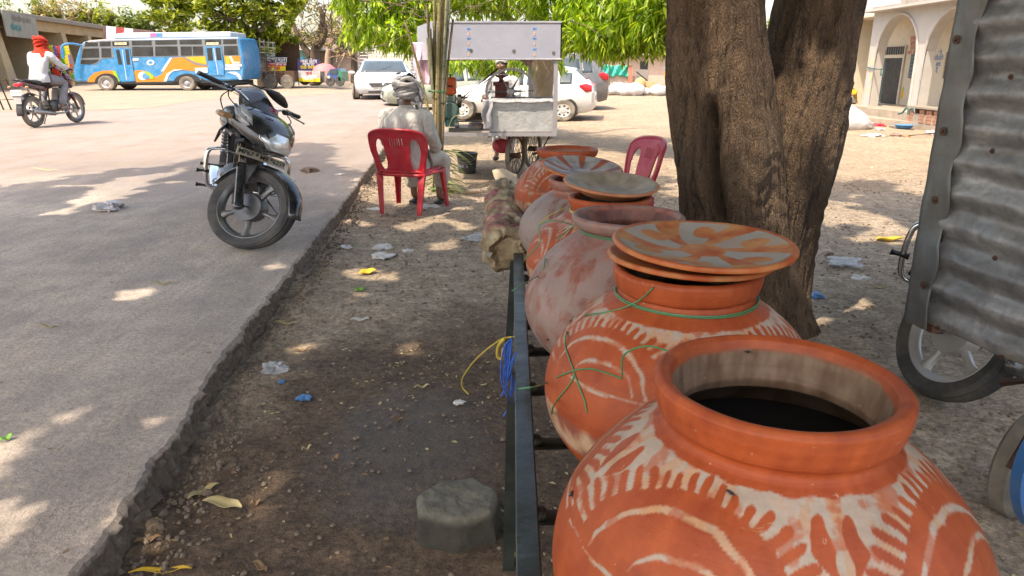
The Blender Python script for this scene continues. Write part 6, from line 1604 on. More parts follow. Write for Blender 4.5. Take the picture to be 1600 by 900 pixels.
# windows
fr_ = bp('window_band', [(500, 400), (515, 290), (535, 262), (640, 256), (1488, 244), (1496, 350), (820, 356), (700, 362), (640, 368), (600, 402)], 'busframe')
W_ = [[(504, 398), (508, 374), (622, 372), (600, 392), (560, 402)], [(512, 362), (522, 304), (618, 302), (622, 360)], [(636, 360), (634, 302), (694, 302), (698, 358)], [(526, 290), (538, 268), (612, 264), (614, 290)], [(626, 290), (624, 262), (692, 260), (692, 289)], [(704, 288), (702, 260), (806, 258), (808, 286)],
      [(828, 352), (826, 292), (956, 292), (960, 350)], [(972, 350), (970, 290), (1110, 290), (1114, 348)], [(1132, 348), (1128, 290), (1198, 290), (1202, 347)], [(1208, 347), (1204, 290), (1268, 290), (1272, 346)],
      [(826, 284), (824, 256), (948, 254), (950, 283)], [(972, 280), (970, 253), (1106, 250), (1108, 278)], [(1124, 278), (1122, 250), (1260, 248), (1262, 277)], [(1284, 278), (1282, 248), (1382, 247), (1384, 277)], [(1396, 276), (1395, 247), (1478, 246), (1480, 275)], [(1402, 345), (1400, 288), (1486, 287), (1490, 344)]]
for w_ in W_: bp('window', w_, 'busglass', -.012)
M['platey'] = mat('route_board', (.75, .70, .45), .5, bump=0)
for x0_ in (718, 1292):
    o_ = bp('route_board', [(x0_, 280), (x0_, 266), (x0_ + 74, 265), (x0_ + 74, 279)], 'platey', -.018); c = B(x0_ + 37, 273, -.024); text('गुना-अशोक', 'board_text', M['ink'], o_, basis(c, (1, 0, 0), (0, 0, 1)), .09, .001)
# doors
for pts, wins in (([(706, 302), (812, 302), (848, 506), (762, 512), (742, 440), (718, 360)], [[(726, 310), (748, 310), (768, 404), (744, 404)], [(784, 308), (806, 308), (818, 404), (796, 404)]]), ([(1280, 292), (1384, 290), (1404, 440), (1400, 470), (1308, 470)], [[(1294, 300), (1326, 300), (1336, 378), (1302, 378)], [(1348, 298), (1378, 298), (1388, 376), (1358, 376)]])):
    d_ = bp('door', pts, 'busblue', -.016, .02)
    for w_ in wins: bp('pane', w_, 'busglass', -.038, .004, d_)
    for k in (0, 1):
        a_ = (wins[0][1][0] + wins[1][0][0]) / 2; bp('door_seam', [(a_ - 2, wins[0][0][1]), (a_ + 2, wins[0][0][1]), (a_ + 30, 500 if pts[0][0] < 1000 else 465), (a_ + 26, 500 if pts[0][0] < 1000 else 465)], 'busroof', -.037, .003, d_) if k == 0 else None
# painted livery
bp('livery', [(545, 518), (556, 484), (590, 455), (640, 442), (706, 440), (735, 515)], 'busorange')
bp('livery', [(702, 440), (724, 444), (750, 508), (736, 513)], 'lime', -.012)
bp('livery', [(836, 441), (880, 438), (930, 450), (975, 484), (1012, 462), (1050, 410), (1084, 360), (1284, 352), (1300, 438), (1230, 446), (1130, 436), (1080, 440), (1045, 470), (1025, 510), (850, 514)], 'busorange')
bp('livery', [(1150, 356), (1284, 352), (1292, 402), (1220, 388)], 'busyellow', -.010); bp('livery', [(1140, 356), (1156, 356), (1226, 392), (1296, 406), (1297, 416), (1216, 402)], 'busframe', -.014)
bp('livery', [(1062, 360), (1080, 360), (1024, 446), (1006, 446)], 'buswhite', -.014)
bp('livery', [(895 + 32 * math.cos(a), 474 + 27 * math.sin(a)) for a in [2 * math.pi * i / 24 for i in range(24)]], 'buswhite', -.012)
bp('livery', [(915 + 24 * math.cos(a), 476 + 20 * math.sin(a)) for a in [2 * math.pi * i / 20 for i in range(20)]], 'busblue', -.017)
bp('livery', [(898, 448), (930, 448), (962, 474), (958, 494), (938, 492), (934, 472), (914, 460)], 'lime', -.021)
bp('livery', [(1024, 510), (1042, 460), (1090, 434), (1150, 434), (1080, 446), (1054, 474), (1044, 508)], 'buswhite', -.014)
bp('livery', [(1400, 350), (1502, 350), (1506, 408), (1412, 416)], 'busorange'); bp('livery', [(1430, 352), (1448, 352), (1462, 384), (1500, 388), (1500, 396), (1452, 398)], 'buswhite', -.012); bp('livery', [(1408, 352), (1430, 352), (1440, 400), (1414, 404)], 'busyellow', -.010)
bp('livery', [(1416, 450), (1470, 448), (1496, 462), (1512, 496), (1496, 498), (1478, 470), (1440, 458)], 'buswhite')
for pts in ([(1218, 424), (1298, 422), (1300, 454), (1224, 458)], [(1408, 402), (1512, 400), (1514, 416), (1412, 418)], [(1406, 422), (1500, 420), (1500, 436), (1408, 438)], [(830, 366), (866, 365), (868, 378), (832, 380)]): bp('notice', pts, 'buswhite', -.020, .004)
bp('round_emblem', [(942 + 25 * math.cos(a), 391 + 17 * math.sin(a)) for a in [2 * math.pi * i / 24 for i in range(24)]], 'buswhite', -.012); em = bpy.data.objects[-1] if False else None
bp('round_emblem_core', [(942 + 14 * math.cos(a), 391 + 9 * math.sin(a)) for a in [2 * math.pi * i / 24 for i in range(24)]], 'busblue', -.018)
bp('skirt', [(470, 512), (900, 516), (1300, 508), (1300, 518), (900, 524), (474, 520)], 'ink', -.006, .02)
for cx, cy, wd in ((668, 520, .16), (1172, 522, .2)):
    bp('wheel_arch', [(cx + (74 if wd < .2 else 86) * math.cos(a), cy - 6 - 56 * math.sin(a)) for a in [math.pi * i / 14 for i in range(15)]], 'ink', -.022, .004)
    c = B(cx, cy, -.04); w_ = bpy.data.objects.new('wheel', None); COL.objects.link(w_); w_.parent = bus; rr = c.z + BO.z - RZ
    for oy in (0, 1.75):
        m = MB(); m.M = Matrix.Translation(c + Vector((0, oy, 0))) @ Matrix.Diagonal((1.18, 1, 1, 1)); m.lathe([(rr * .58, -.03), (rr * .7, -.05), (rr * .93, -.04), (rr, 0), (rr, .22), (rr * .6, .26)], 36, axis='y'); m.build('tyre', M['rubber_dusty'], w_)
        m = MB(); m.M = Matrix.Translation(c + Vector((0, oy, 0))) @ Matrix.Diagonal((1.18, 1, 1, 1)); m.lathe([(.001, -.055), (rr * .16, -.055), (rr * .2, -.01), (rr * .46, .02), (rr * .54, -.02), (rr * .6, -.035), (rr * .6, .1)], 32, axis='y'); m.build('rim', M['wheelgrey'] if wd == .2 else M['alloy'], w_)
m = MB(); m.tube(spline([B(505, 282), B(470, 274, -.25), B(440, 278, -.4), B(424, 300, -.45), B(426, 340, -.45)], 6), .045, 8); m.box(B(430, 330, -.45), (.1, .06, .45)); m.build('mirror_arm', M['busblue'], bus)
m = MB(); m.box((0, 0, .32), (6.2, 1.7, .2)); m.box((2.1, -.2, .15), (.8, .6, .2)); m.build('chassis', M['ink'], bus)
m = MB()
for i in range(9): p = B(1495 + 0 * i, 240 + 30 * i, .25 * 0); 
for x in (1500, 1530, 1560, 1590): m.tube([B(x, 225 + (x - 1500) * .35, .9), B(x + 16, 520, .9)], .035, 6)
for y in range(250, 520, 36): m.tube([B(1496 + (y - 225) * .06, y, .9), B(1600 + (y - 225) * .04, y + 8, .9)], .025, 6); 
for x in range(1515, 1600, 14): m.tube([B(x, 250, 1.0), B(x + 10, 430, 1.0)], .010, 4)
M['cage'] = mat('cage_steel', (.24, .27, .27), .6, .4, dirt=.5)
tr_ = m.build('cage', M['cage']); tt = empty('cage_truck', BO + Vector((3.9, 0, 0)), label='truck with a grey steel cage body standing behind the tail of the bus', cat='truck'); tr_.parent = tt; tr_.location = Vector((-3.9, 1.6, 0))
m = MB(); m.box((.1, 2.3, .55), (1.5, 1.2, .5)); m.box((.2, 3.1, 1.4), (1.2, .05, 1.9)); m.build('bed', M['rust'], tt)
for s in (-.3, .5): m = MB(); m.lathe([(.001, -.1), (.3, -.1), (.33, 0), (.33, .1), (.001, .1)], 24, (s, 1.7, .30), axis='y'); m.build('wheel', M['rubber_dusty'], tt)
# ============================================================ ROADSIDE SHOPS (left)
M['ochrewall'] = mat('ochre_wall', (.46, .33, .18), .9, dirt=.5, dirtcol=(.30, .24, .18), ds=1.2, bump=.3, bs=12); M['shutter'] = mat('steel_shutter', (.28, .26, .24), .6, .2, dirt=.5, dirtcol=(.2, .17, .14)); M['slabgrey'] = mat('concrete_slab', (.26, .22, .18), .9, dirt=.5)
M['signboard'] = mat('faded_signboard', (.30, .28, .23), .8, dirt=.5, dirtcol=(.2, .18, .16), ds=2); M['tealpaint'] = mat('faded_teal', (.05, .25, .26), .8, bump=0)
SO_ = Vector((-23.8, 34.8, RZ)); se = Vector((-.209, .978, 0)); sn = Vector((.978, .209, 0))
shop = empty('shop_row', SO_, label='ochre row of roadside shops with tapered pillars and steel shutters at the far left', cat='shops')
def sbox(name, s0, s1, n0, n1, z0, z1, m, **k):
    mb = MB(); mb.prism([se * s0 + sn * n0 + Vector((0, 0, z0)), se * s1 + sn * n0 + Vector((0, 0, z0)), se * s1 + sn * n1 + Vector((0, 0, z0)), se * s0 + sn * n1 + Vector((0, 0, z0))], (0, 0, z1 - z0)); return mb.build(name, M[m], shop, **k)
sbox('plinth', -9, 27, -6, .7, -.05, .10, 'slabgrey'); sbox('roof', -9, 27, -7, .35, 3.28, 3.52, 'slabgrey', bevel=.03); sbox('back_wall', -9, 27, -7, -1.6, 0.1, 3.28, 'ochrewall'); sbox('beam', -9, 27, -.35, .0, 2.78, 3.28, 'ochrewall')
for s in (-7.6, -3.4, .6, 4.8, 9.0, 13.4, 17.8, 22.2):
    mb = MB(); 
    def ring_(w_, n1, z): return [mb.v(se * (s + a * w_) + sn * b + Vector((0, 0, z))) for a, b in ((-1, -1.5), (1, -1.5), (1, n1), (-1, n1))]
    r0 = ring_(.50, .45, .10); r1 = ring_(.34, .22, 1.9); r2_ = ring_(.32, .12, 2.8); mb.skin(r0, r1); mb.skin(r1, r2_); mb.f(r0[::-1]); mb.f(r2_); mb.build('pillar', M['ochrewall'], shop, smooth=False)
for i, s in enumerate((-7.6, -3.4, .6, 4.8, 9.0, 13.4, 17.8)):
    mb = MB(); a = se * (s + .4) + sn * -1.45; b = se * (s + 3.9) + sn * -1.45; z = .10; k = 0; rows = []
    while z < 2.45: rows.append([mb.v(a + Vector((0, 0, z)) + sn * (.02 * (k % 2))), mb.v(b + Vector((0, 0, z)) + sn * (.02 * (k % 2)))]); z += .07; k += 1
    for p, q_ in zip(rows, rows[1:]): mb.f((p[0], p[1], q_[1], q_[0]))
    mb.build('shutter', M['shutter'], shop, smooth=False)
    sbox('lintel', s + .3, s + 4, -1.58, -1.2, 2.45, 2.78, 'ochrewall' if i != 2 else 'slabgrey')
mb = MB(); mb.prism([se * .75 + sn * .42 + Vector((0, 0, 2.35)), se * 4.5 + sn * .42 + Vector((0, 0, 2.30)), se * 4.5 + sn * .40 + Vector((0, 0, 3.35)), se * .75 + sn * .40 + Vector((0, 0, 3.50))], sn * .05)
sg = mb.build('signboard', M['signboard'], shop); text('मोबाइल', 'sign_text', M['tealpaint'], sg, basis(se * 1.9 + sn * .475 + Vector((0, 0, 2.75)), se, (0, 0, 1)), .42, .004); text('रिपेयरिंग एवं सेंटर', 'sign_text', M['slabgrey'], sg, basis(se * 2.7 + sn * .475 + Vector((0, 0, 3.15)), se, (0, 0, 1)), .34, .004)
# strings of snack packets hung in front of a shutter
PK = [('packet_green', (.12, .36, .03)), ('packet_yellow', (.60, .50, .04)), ('packet_purple', (.20, .12, .35)), ('packet_red', (.50, .04, .05))]
for n_p, c in PK: M[n_p] = mat(n_p, c, .3, bump=.4, bs=30)
r2 = random.Random(6)
for i in range(12):
    px = 71 + 3.1 * i; Y = 39.5; p0_ = at(px, 70 + r2.uniform(0, 3), Y); t = empty('packet_strip', p0_, label='%s strip from the left in the row of bright snack packets before the shutter' % ['first', 'second', 'third', 'fourth', 'fifth', 'sixth', 'seventh', 'eighth', 'ninth', 'tenth', 'eleventh', 'twelfth'][i], cat='packets', group='strips of snack packets at the shop'); n = r2.randint(9, 15)
    for k in range(n):
        m = MB(); z = -.15 * k; m.prism([(-.055, 0, z), (.055, 0, z), (.055, .0, z - .135), (-.055, 0, z - .135)], (0, .03, 0)); m.build('packet', M[(PK[(i // 2 + (k // 3 if i % 2 else 0)) % 4])[0]], t, bevel=.008)
# poster wall past the shops
pw = empty('poster_wall', (0, 0, 0), label='wall of film style banners at the end of the ochre shops above the bus', cat='wall'); 
M['poster_w'] = mat('poster_pale', (.55, .55, .60), .6, var=.5, vs=.9, bump=0); M['poster_r'] = mat('poster_red', (.35, .05, .05), .6, var=.4, vs=2, bump=0); M['poster_d'] = mat('poster_dark', (.12, .07, .07), .6, var=.4, vs=2, bump=0)
for x0, x1, m_ in ((161, 166, 'poster_d'), (166, 181, 'poster_w'), (181, 194, 'poster_r'), (194, 208, 'poster_w'), (208, 240, 'poster_d')):
    mb = MB(); mb.prism([at(x0, 40 + (x0 - 160) * .10, 47), at(x1, 40 + (x1 - 160) * .10, 47), at(x1, 62, 47), at(x0, 62, 47)], (0, .1, 0)); mb.build('banner', M[m_], pw, smooth=False)
mb = MB(); mb.prism([at(161, 62, 47.02), at(250, 62, 47.02), at(250, 128, 47.02), at(161, 128, 47.02)], (0, .1, 0)); mb.build('wall', M['ochrewall'], pw)
# slatted iron railing by the left kerb
rl = empty('iron_railing', (0, 0, 0), label='low rusty iron railing leaning beside the road at the far left edge', cat='railing')
for k, px in enumerate((-8, 0, 12, 24)):
    m = MB(); m.tube([gr(px + 6, 172, RZ), gr(px + 6, 172, RZ) + Vector((-.18, 0, .75))], .02, 6); m.build('bar', M['rust'], rl)
for h in (.25, .5, .72): m = MB(); m.tube([gr(-14, 173, RZ) + Vector((-.2 * h, 0, h)), gr(32, 171, RZ) + Vector((-.2 * h, 0, h))], .015, 6); m.build('rail', M['rust'], rl)

# ============================================================ THINGS ALONG THE FAR SIDE OF THE ROAD
M['bn_dark'] = mat('banner_indigo', (.045, .035, .13), .5, bump=0); M['bn_yellow'] = mat('banner_yellow', (.80, .62, .02), .5, bump=0); M['bn_red'] = mat('banner_red', (.60, .03, .05), .5, bump=0); M['bn_white'] = mat('banner_white', (.72, .70, .66), .5, bump=0, var=.2); M['bn_ink'] = mat('banner_white_ink', (.80, .80, .80), .5, bump=0)
def stall(px0, px1, ytop, ybot, Y, label, bands, texts):
    t = empty('food_stall', at((px0 + px1) / 2, ybot + 6, Y), label=label, cat='stall'); O = Vector(t.location)
    for (a, b, m_, nm) in bands:
        mb = MB(); mb.prism([at(px0, ytop + (ybot - ytop) * a, Y) - O, at(px1, ytop + (ybot - ytop) * a + 1, Y) - O, at(px1, ytop + (ybot - ytop) * b + 1, Y) - O, at(px0, ytop + (ybot - ytop) * b, Y) - O], (0, .04, 0)); o = mb.build(nm, M[m_], t, smooth=False)
        for (tt_, fy, sz, mi, dx) in texts:
            if a <= fy < b: text(tt_, 'banner_text', M[mi], o, basis(at((px0 + px1) / 2 + dx, ytop + (ybot - ytop) * fy, Y - .02) - O, (1, 0, 0), (0, 0, 1)), sz, .002, bold=.004)
    c = at((px0 + px1) / 2, ybot, Y) - O; w_ = (px1 - px0) / 1130 * Y * .95; mb = MB(); mb.box((0, .6, c.z * .5 + .3), (w_ * .9, 1.0, .5)); mb.build('counter', M['slabgrey'], t)
    for s in (-1, 1):
        m = MB(); m.tube([(s * w_ * .47, .1, 0), (s * w_ * .47, .1, at(0, ytop, Y).z - O.z)], .025, 6); m.build('leg', M['rust'], t)
        m = MB(); m.lathe([(.001, -.03), (.24, -.03), (.27, 0), (.24, .03), (.001, .03)], 24, (s * w_ * .3, .5, .25), axis='y'); m.build('wheel', M['rubber_dusty'], t)
stall(407, 446, 88, 128, 36, 'food stall with an indigo, red and yellow banner beside the tail of the bus', [(0, .24, 'bn_dark', 'banner'), (.24, .37, 'bn_red', 'banner'), (.37, .56, 'bn_yellow', 'banner'), (.56, .78, 'poster_w', 'banner'), (.78, 1, 'bn_white', 'banner')], [('चाय नाश्ता', .13, .30, 'bn_ink', 2), ('समोसा', .30, .22, 'bn_ink', 12), ('गरम पोहा', .46, .20, 'bn_red', 0), ('मिठाई', .88, .2, 'bn_yellow', 8)])
stall(465, 500, 92, 127, 36, 'food stall with an indigo banner lettered in white and yellow, left of the red umbrella', [(0, .52, 'bn_dark', 'banner'), (.52, .84, 'bn_white', 'banner'), (.84, 1, 'bn_yellow', 'banner')], [('जूस सेंटर', .12, .24, 'bn_ink', 0), ('लस्सी', .25, .22, 'bn_ink', 0), ('ठंडा शरबत', .38, .2, 'bn_yellow', 0), ('फल', .65, .2, 'bn_red', 0), ('आम पना', .90, .16, 'bn_ink', 0)])
def simple(name, label, cat, parts, loc=(0, 0, 0), group=None):
    t = empty(name, loc, label=label, cat=cat, group=group)
    for nm, m_, fn in parts: mb = MB(); fn(mb); o = mb.build(nm, M[m_], t, angle=45); o.location = -Vector(loc)
    return t
def flat(px0, py0, px1, py1, Y, th=.1): return lambda mb: mb.prism([at(px0, py0, Y), at(px1, py0, Y), at(px1, py1, Y), at(px0, py1, Y)], (0, th, 0))
def lump(px, py, Y, r_): return lambda mb: mb.ball(at(px, py, Y), r_, 16, 10)
M['teal_tarp'] = mat('teal_tarpaulin', (.02, .38, .50), .6, bump=.5, bs=3); M['kiosk'] = mat('kiosk_steel', (.30, .31, .30), .6, .2, dirt=.4); M['greenpack'] = mat('green_goods', (.10, .35, .08), .5)
simple('kiosk', 'small grey steel kiosk with a blue tarpaulin roof between the two bannered stalls', 'kiosk', [('base', 'kiosk', flat(449, 111, 464, 128, 37.5, .8)), ('shade', 'ink', flat(449, 100, 464, 111, 38, .3)), ('roof', 'teal_tarp', lambda mb: mb.prism([at(443, 88, 38), at(471, 89, 38), at(467, 97, 37), at(446, 98, 37)], (0, .5, 0))), ('goods', 'greenpack', flat(457, 102, 462, 110, 37.8, .1))], at(456, 130, 37.5))
M['faded'] = mat('faded_red', (.50, .16, .17), .7)
simple('umbrella', 'faded red umbrella standing at an angle right of the bannered stall', 'umbrella', [('canopy', 'faded', lambda mb: (mb.lathe([(.001, .30), (.3, .24), (.5, .10), (.58, -.06)], 8, at(507, 109, 35.5)))), ('pole', 'steel', lambda mb: mb.tube([at(507, 100, 35.5), at(509, 126, 35.5)], .02, 6))], at(508, 127, 35.5))
M['faded'] = M['faded'] if 'faded' in M else mat('faded_red', (.50, .16, .17), .7)
M['auto_blue'] = mat('rickshaw_blue', (.03, .07, .22), .35, coat=.4); M['auto_green'] = mat('rickshaw_green', (.03, .16, .09), .4)
def rick(mb): mb.prism([at(x, y, 34) for x, y in ((512, 126), (511, 116), (516, 108), (530, 107), (533, 112), (534, 126))], (0, 1.2, 0))
simple('auto_rickshaw', 'small blue auto rickshaw with a green hood beyond the red umbrella', 'rickshaw', [('body', 'auto_blue', rick), ('hood', 'auto_green', lambda mb: mb.prism([at(x, y, 33.95) for x, y in ((529, 126), (528, 108), (534, 112), (536, 127))], (0, 1.25, 0))), ('windscreen', 'car_glass', flat(515, 109, 527, 115, 33.97, .01)), ('headlight', 'lens', lump(514, 121, 33.95, .07)), ('wheel', 'rubber', lambda mb: mb.lathe([(.001, -.05), (.2, -.05), (.22, 0), (.2, .05), (.001, .05)], 18, at(516, 127, 34.0), axis='y')), ('wheel', 'rubber', lambda mb: mb.lathe([(.001, -.05), (.2, -.05), (.22, 0), (.2, .05), (.001, .05)], 18, at(531, 127, 34.0), axis='y'))], at(523, 130, 34))
M['cream'] = mat('cream_wall', (.55, .48, .38), .9, dirt=.3, ds=.8); M['pinkwall'] = mat('dusty_pink_wall', (.46, .34, .28), .9, dirt=.3, ds=.6); M['tealwall'] = mat('teal_wall', (.16, .33, .33), .8, dirt=.3); M['whitewall'] = mat('lime_washed_wall', (.42, .405, .39), .9, var=.06, dirt=.35, dirtcol=(.40, .34, .27), ds=.9, bump=.25, bs=9)
def house(px0, px1, py0, Y, m_, label, roof='slabgrey', wins=(), depth=6, name='house', ov=.3):
    z1 = at(400, py0, Y).z; a = at(px0, py0, Y); b = at(px1, py0, Y); t = empty(name, ((a.x + b.x) / 2, Y + depth / 2, 0), label=label, cat='building'); O = Vector(t.location)
    mb = MB(); mb.prism([Vector((a.x, Y, 0)) - O, Vector((b.x, Y, 0)) - O, Vector((b.x, Y + depth, 0)) - O, Vector((a.x, Y + depth, 0)) - O], (0, 0, z1)); mb.build('wall', M[m_], t, smooth=False)
    mb = MB(); mb.prism([Vector((a.x - ov, Y - .5, z1 + .002)) - O, Vector((b.x + ov, Y - .5, z1 + .002)) - O, Vector((b.x + ov, Y + depth, z1 + .002)) - O, Vector((a.x - ov, Y + depth, z1 + .002)) - O], (0, 0, .16)); mb.build('roof', M[roof], t, smooth=False)
    for (x0, y0, x1, y1, mm) in wins: mb = MB(); p = [at(x0, y0, Y), at(x1, y0, Y), at(x1, y1, Y), at(x0, y1, Y)]; mb.prism([q_ - O - Vector((0, .03, 0)) for q_ in p], (0, .025, 0)); mb.build('window' if y1 < 112 else 'door', M[mm], t, smooth=False)
    return t
house(398, 472, 78, 46, 'tealwall', 'teal fronted building with a white awning behind the stalls', 'buswhite', [(440, 83, 448, 88, 'ink'), (452, 92, 470, 118, 'ink')], ov=1)
house(330, 402, 70, 55, 'cream', 'cream building behind the bus under the large yellow green tree', wins=[(350, 84, 360, 96, 'ink')])
house(468, 548, 82, 50, 'pinkwall', 'dusty pink building behind the pale flowering trees', wins=[(486, 92, 494, 104, 'ink'), (512, 90, 520, 112, 'shutter')])
house(410, 640, 62, 85, 'cream', 'long pale building far behind the roadside trees', wins=[(430, 70, 440, 78, 'slabgrey'), (500, 70, 512, 78, 'slabgrey'), (560, 70, 572, 78, 'slabgrey')])
house(680, 880, 84, 60, 'pinkwall', 'low dusty pink building far behind the parked cars', wins=[(702, 92, 714, 102, 'ink'), (745, 92, 757, 102, 'ink')])
house(905, 1200, 86, 44, 'pinkwall', 'long brownish building behind the green netting', roof='buswhite', wins=[(1000, 96, 1012, 112, 'ink'), (930, 92, 950, 100, 'slabgrey')])
# white mesh fence beyond the white car
M['whitemesh'] = mat('white_mesh', (.70, .70, .70), .6, bump=0)
wf_ = empty('mesh_fence', at(605, 122, 42), label='tall white mesh enclosure behind the approaching white car', cat='fence'); O = Vector(wf_.location)
for px in range(560, 660, 14): m = MB(); m.tube([at(px, 70, 42) - O, at(px, 122, 42) - O], .04, 6); m.build('post', M['whitemesh'], wf_)
mb = MB()
for y in range(72, 120, 5): mb.tube([at(560, y, 42) - O, at(658, y, 42) - O], .022, 4)
for x in range(562, 658, 5): mb.tube([at(x, 72, 42) - O, at(x, 120, 42) - O], .018, 4)
mb.build('mesh', M['whitemesh'], wf_)
# parked motorcycle by the road behind the man: only its tail and mirror show
mk = motorcycle((0, 0, 0), R(80), R(-8), 0, 'dark motorcycle parked behind the seated man, only its red tail light and mirror showing', 'bikeblack', rim='steel', tyre='rubber_dusty', mirror=(0, 1), guard=False, rear_plate='', scale=.80, decal=False, stripes=False)
p = gr(646, 176, RZ); mk.location = (p.x, p.y, RZ)

# ---- right far side: boundary wall, netting, sacks
M['brickpale'] = mat('pale_brick_wall', (.46, .37, .30), .9, var=.3, vs=3, dirt=.3, bump=.4, bs=6); M['greennet'] = mat('green_net', (.03, .42, .32), .6, bump=.4, bs=4); M['sackwhite'] = mat('white_sack', (.50, .50, .51), .5, bump=.5, bs=6, bd=.05, var=.06); M['carton'] = mat('carton', (.45, .28, .13), .8)
M['redbrick'] = mat('red_gate_post', (.50, .18, .12), .8)
bw = empty('boundary_wall', at(980, 140, 33), label='low pale brick boundary wall under the green netting', cat='wall'); O = Vector(bw.location)
mb = MB(); mb.prism([at(905, 118, 33) - O, at(1110, 118, 33) - O, at(1110, 142, 33) - O, at(905, 142, 33) - O], (0, .25, 0)); mb.build('wall', M['brickpale'], bw)
gt = empty('green_net', at(948, 120, 32.9), label='sheet of green netting stretched over the boundary wall', cat='netting'); O = Vector(gt.location); mb = MB(); rows = []
for j in range(9):
    rows.append([mb.v(at(912 + 72 * i / 30, 102 + 17 * j / 8 + 1.2 * math.sin(i * .7 + j), 32.9 + .08 * math.sin(i * 1.3 + j * .6)) - O) for i in range(31)])
for a, b in zip(rows, rows[1:]):
    for i in range(30): mb.f((a[i], a[i + 1], b[i + 1], b[i]))
mb.build('net', M['greennet'], gt, solid=.02)
for px in (912, 952, 983): m = MB(); m.tube([at(px, 99, 32.8) - O, at(px, 140, 32.8) - O], .03, 6); m.build('post', M['steel'], gt)
simple('gate_post', 'red painted gate post at the right end of the green netting', 'post', [('shaft', 'redbrick', flat(982, 102, 988, 130, 32.7, .2)), ('cap', 'slabgrey', flat(981, 100, 989, 102, 32.65, .3))], at(985, 142, 32.7))
simple('metal_board', 'grey metal sheet leaning on the yellowish wall right of the red gate post', 'board', [('sheet', 'shutter', lambda mb: mb.prism([at(x, y, 32) for x, y in ((996, 108), (1016, 109), (1011, 127), (993, 124))], (0, .05, 0))), ('stay', 'rust', lambda mb: mb.tube([at(994, 112, 31.9), at(1012, 126, 31.9)], .03, 5))], at(1004, 130, 32))
simple('handcart', 'yellow and grey handcart at the left edge of the big tree trunk', 'handcart', [('tray', 'busyellow', flat(1044, 112, 1062, 122, 31, .8)), ('shelf', 'kiosk', flat(1042, 104, 1062, 108, 31, .8)), ('wheel', 'rubber', lambda mb: mb.lathe([(.001, -.03), (.25, -.03), (.28, 0), (.25, .03), (.001, .03)], 20, at(1050, 131, 30.9), axis='y')), ('leg', 'kiosk', lambda mb: mb.tube([at(1043, 105, 31), at(1043, 140, 31)], .03, 6))], at(1050, 140, 31))
r2 = random.Random(12)
for i, (px, py, sx, sz) in enumerate([(935, 138, .32, .30), (952, 139, .42, .20), (966, 137, .40, .28), (980, 138, .42, .26), (992, 138, .40, .27), (1006, 139, .30, .16), (1028, 139, .36, .22), (1040, 137, .30, .20), (1050, 138, .34, .24)]):
    p = at(px, py, 30.5 + r2.uniform(-.5, .5)); p.z = sz * .8; mb = MB(); mb.ball((0, 0, 0), (sx, .35, sz), 18, 12)
    for v in mb.bm.verts: v.co *= 1 + .18 * fbm(v.co.x * 4 + i, v.co.y * 4, v.co.z * 5)
    o = mb.build('sack', M['sackwhite']); o.location = p; tag(o, 'stuffed white sack by the boundary wall, ' + ['leftmost, next to the upright white box', 'large low one second from the left', 'third from the left, below the green netting', 'wide one under the red gate post', 'fifth, left of the orange brown cartons', 'small one behind the orange brown cartons', 'just right of the orange brown cartons', 'second from the trunk, above its neighbours', 'last one, beside the big trunk'][i], 'sack', 'white sacks along the boundary wall')
for px, py, s, nm in ((933, 128, .55, 'white'),): o = simple('crate', 'upright white box beside the sacks by the white hatchback', 'box', [('box', 'buswhite', lambda mb: mb.prism([at(928, 128, 31), at(941, 128, 31), at(941, 143, 31), at(928, 143, 31)], (0, .4, 0))), ('lid', 'bn_white', lambda mb: mb.prism([at(927.5, 127, 30.97), at(941.5, 127, 30.97), at(941.5, 128.2, 30.97), at(927.5, 128.2, 30.97)], (0, .46, 0)))], at(934, 143, 31))
simple('carton_stack', 'orange brown carton pile among the white sacks', 'carton', [('carton', 'carton', flat(1010, 128, 1024, 135, 30.6, .4)), ('carton', 'carton', flat(1011, 135.2, 1023, 142, 30.6, .4))], at(1017, 143, 30.6))
simple('sandy_boulder', 'pale brown rounded bundle lying above the white sacks', 'bundle', [('bundle', 'carton', lump(1000, 132, 31, (.25, .25, .28))), ('knot', 'burlap', lump(1000, 125, 31, .07))], at(1000, 140, 31))

# ============================================================ ARCADED WHITE BUILDING (right)
M['interior'] = mat('cream_plaster', (.52, .46, .36), .9, var=.08, dirt=.2, dirtcol=(.5, .42, .32), ds=1.5); M['doorpaint'] = mat('slate_door', (.035, .075, .085), .5, bump=.2, bs=20, dirt=.2); M['roughparapet'] = mat('grey_parapet', (.30, .27, .24), .95, var=.3, dirt=.4, bump=.6, bs=8); M['jali'] = mat('brown_grille', (.22, .15, .10), .7); M['plinthstone'] = mat('plinth_stone', (.34, .28, .22), .9, var=.2, dirt=.5, dirtcol=(.2, .16, .12), ds=2, bump=.5, bs=10)
XF = 8.22; TH = .20; ZP = .28; ZC = 2.31
hall = empty('arcaded_building', (XF + .5, 15.5, 0), label='whitewashed building with tall pointed arches, a slate door and grille window', cat='building'); HO = Vector(hall.location)
def H(x, y, z): return Vector((x + .045 * (15 - y) * 0 + 0, y, z)) - HO
def hb(name, x0, x1, y0, y1, z0, z1, m_, parent=None, **k):
    mb = MB(); mb.box(((x0 + x1) / 2 - HO.x, (y0 + y1) / 2 - HO.y, (z0 + z1) / 2 - HO.z), (x1 - x0, y1 - y0, z1 - z0)); return mb.build(name, M[m_], parent or hall, **k)
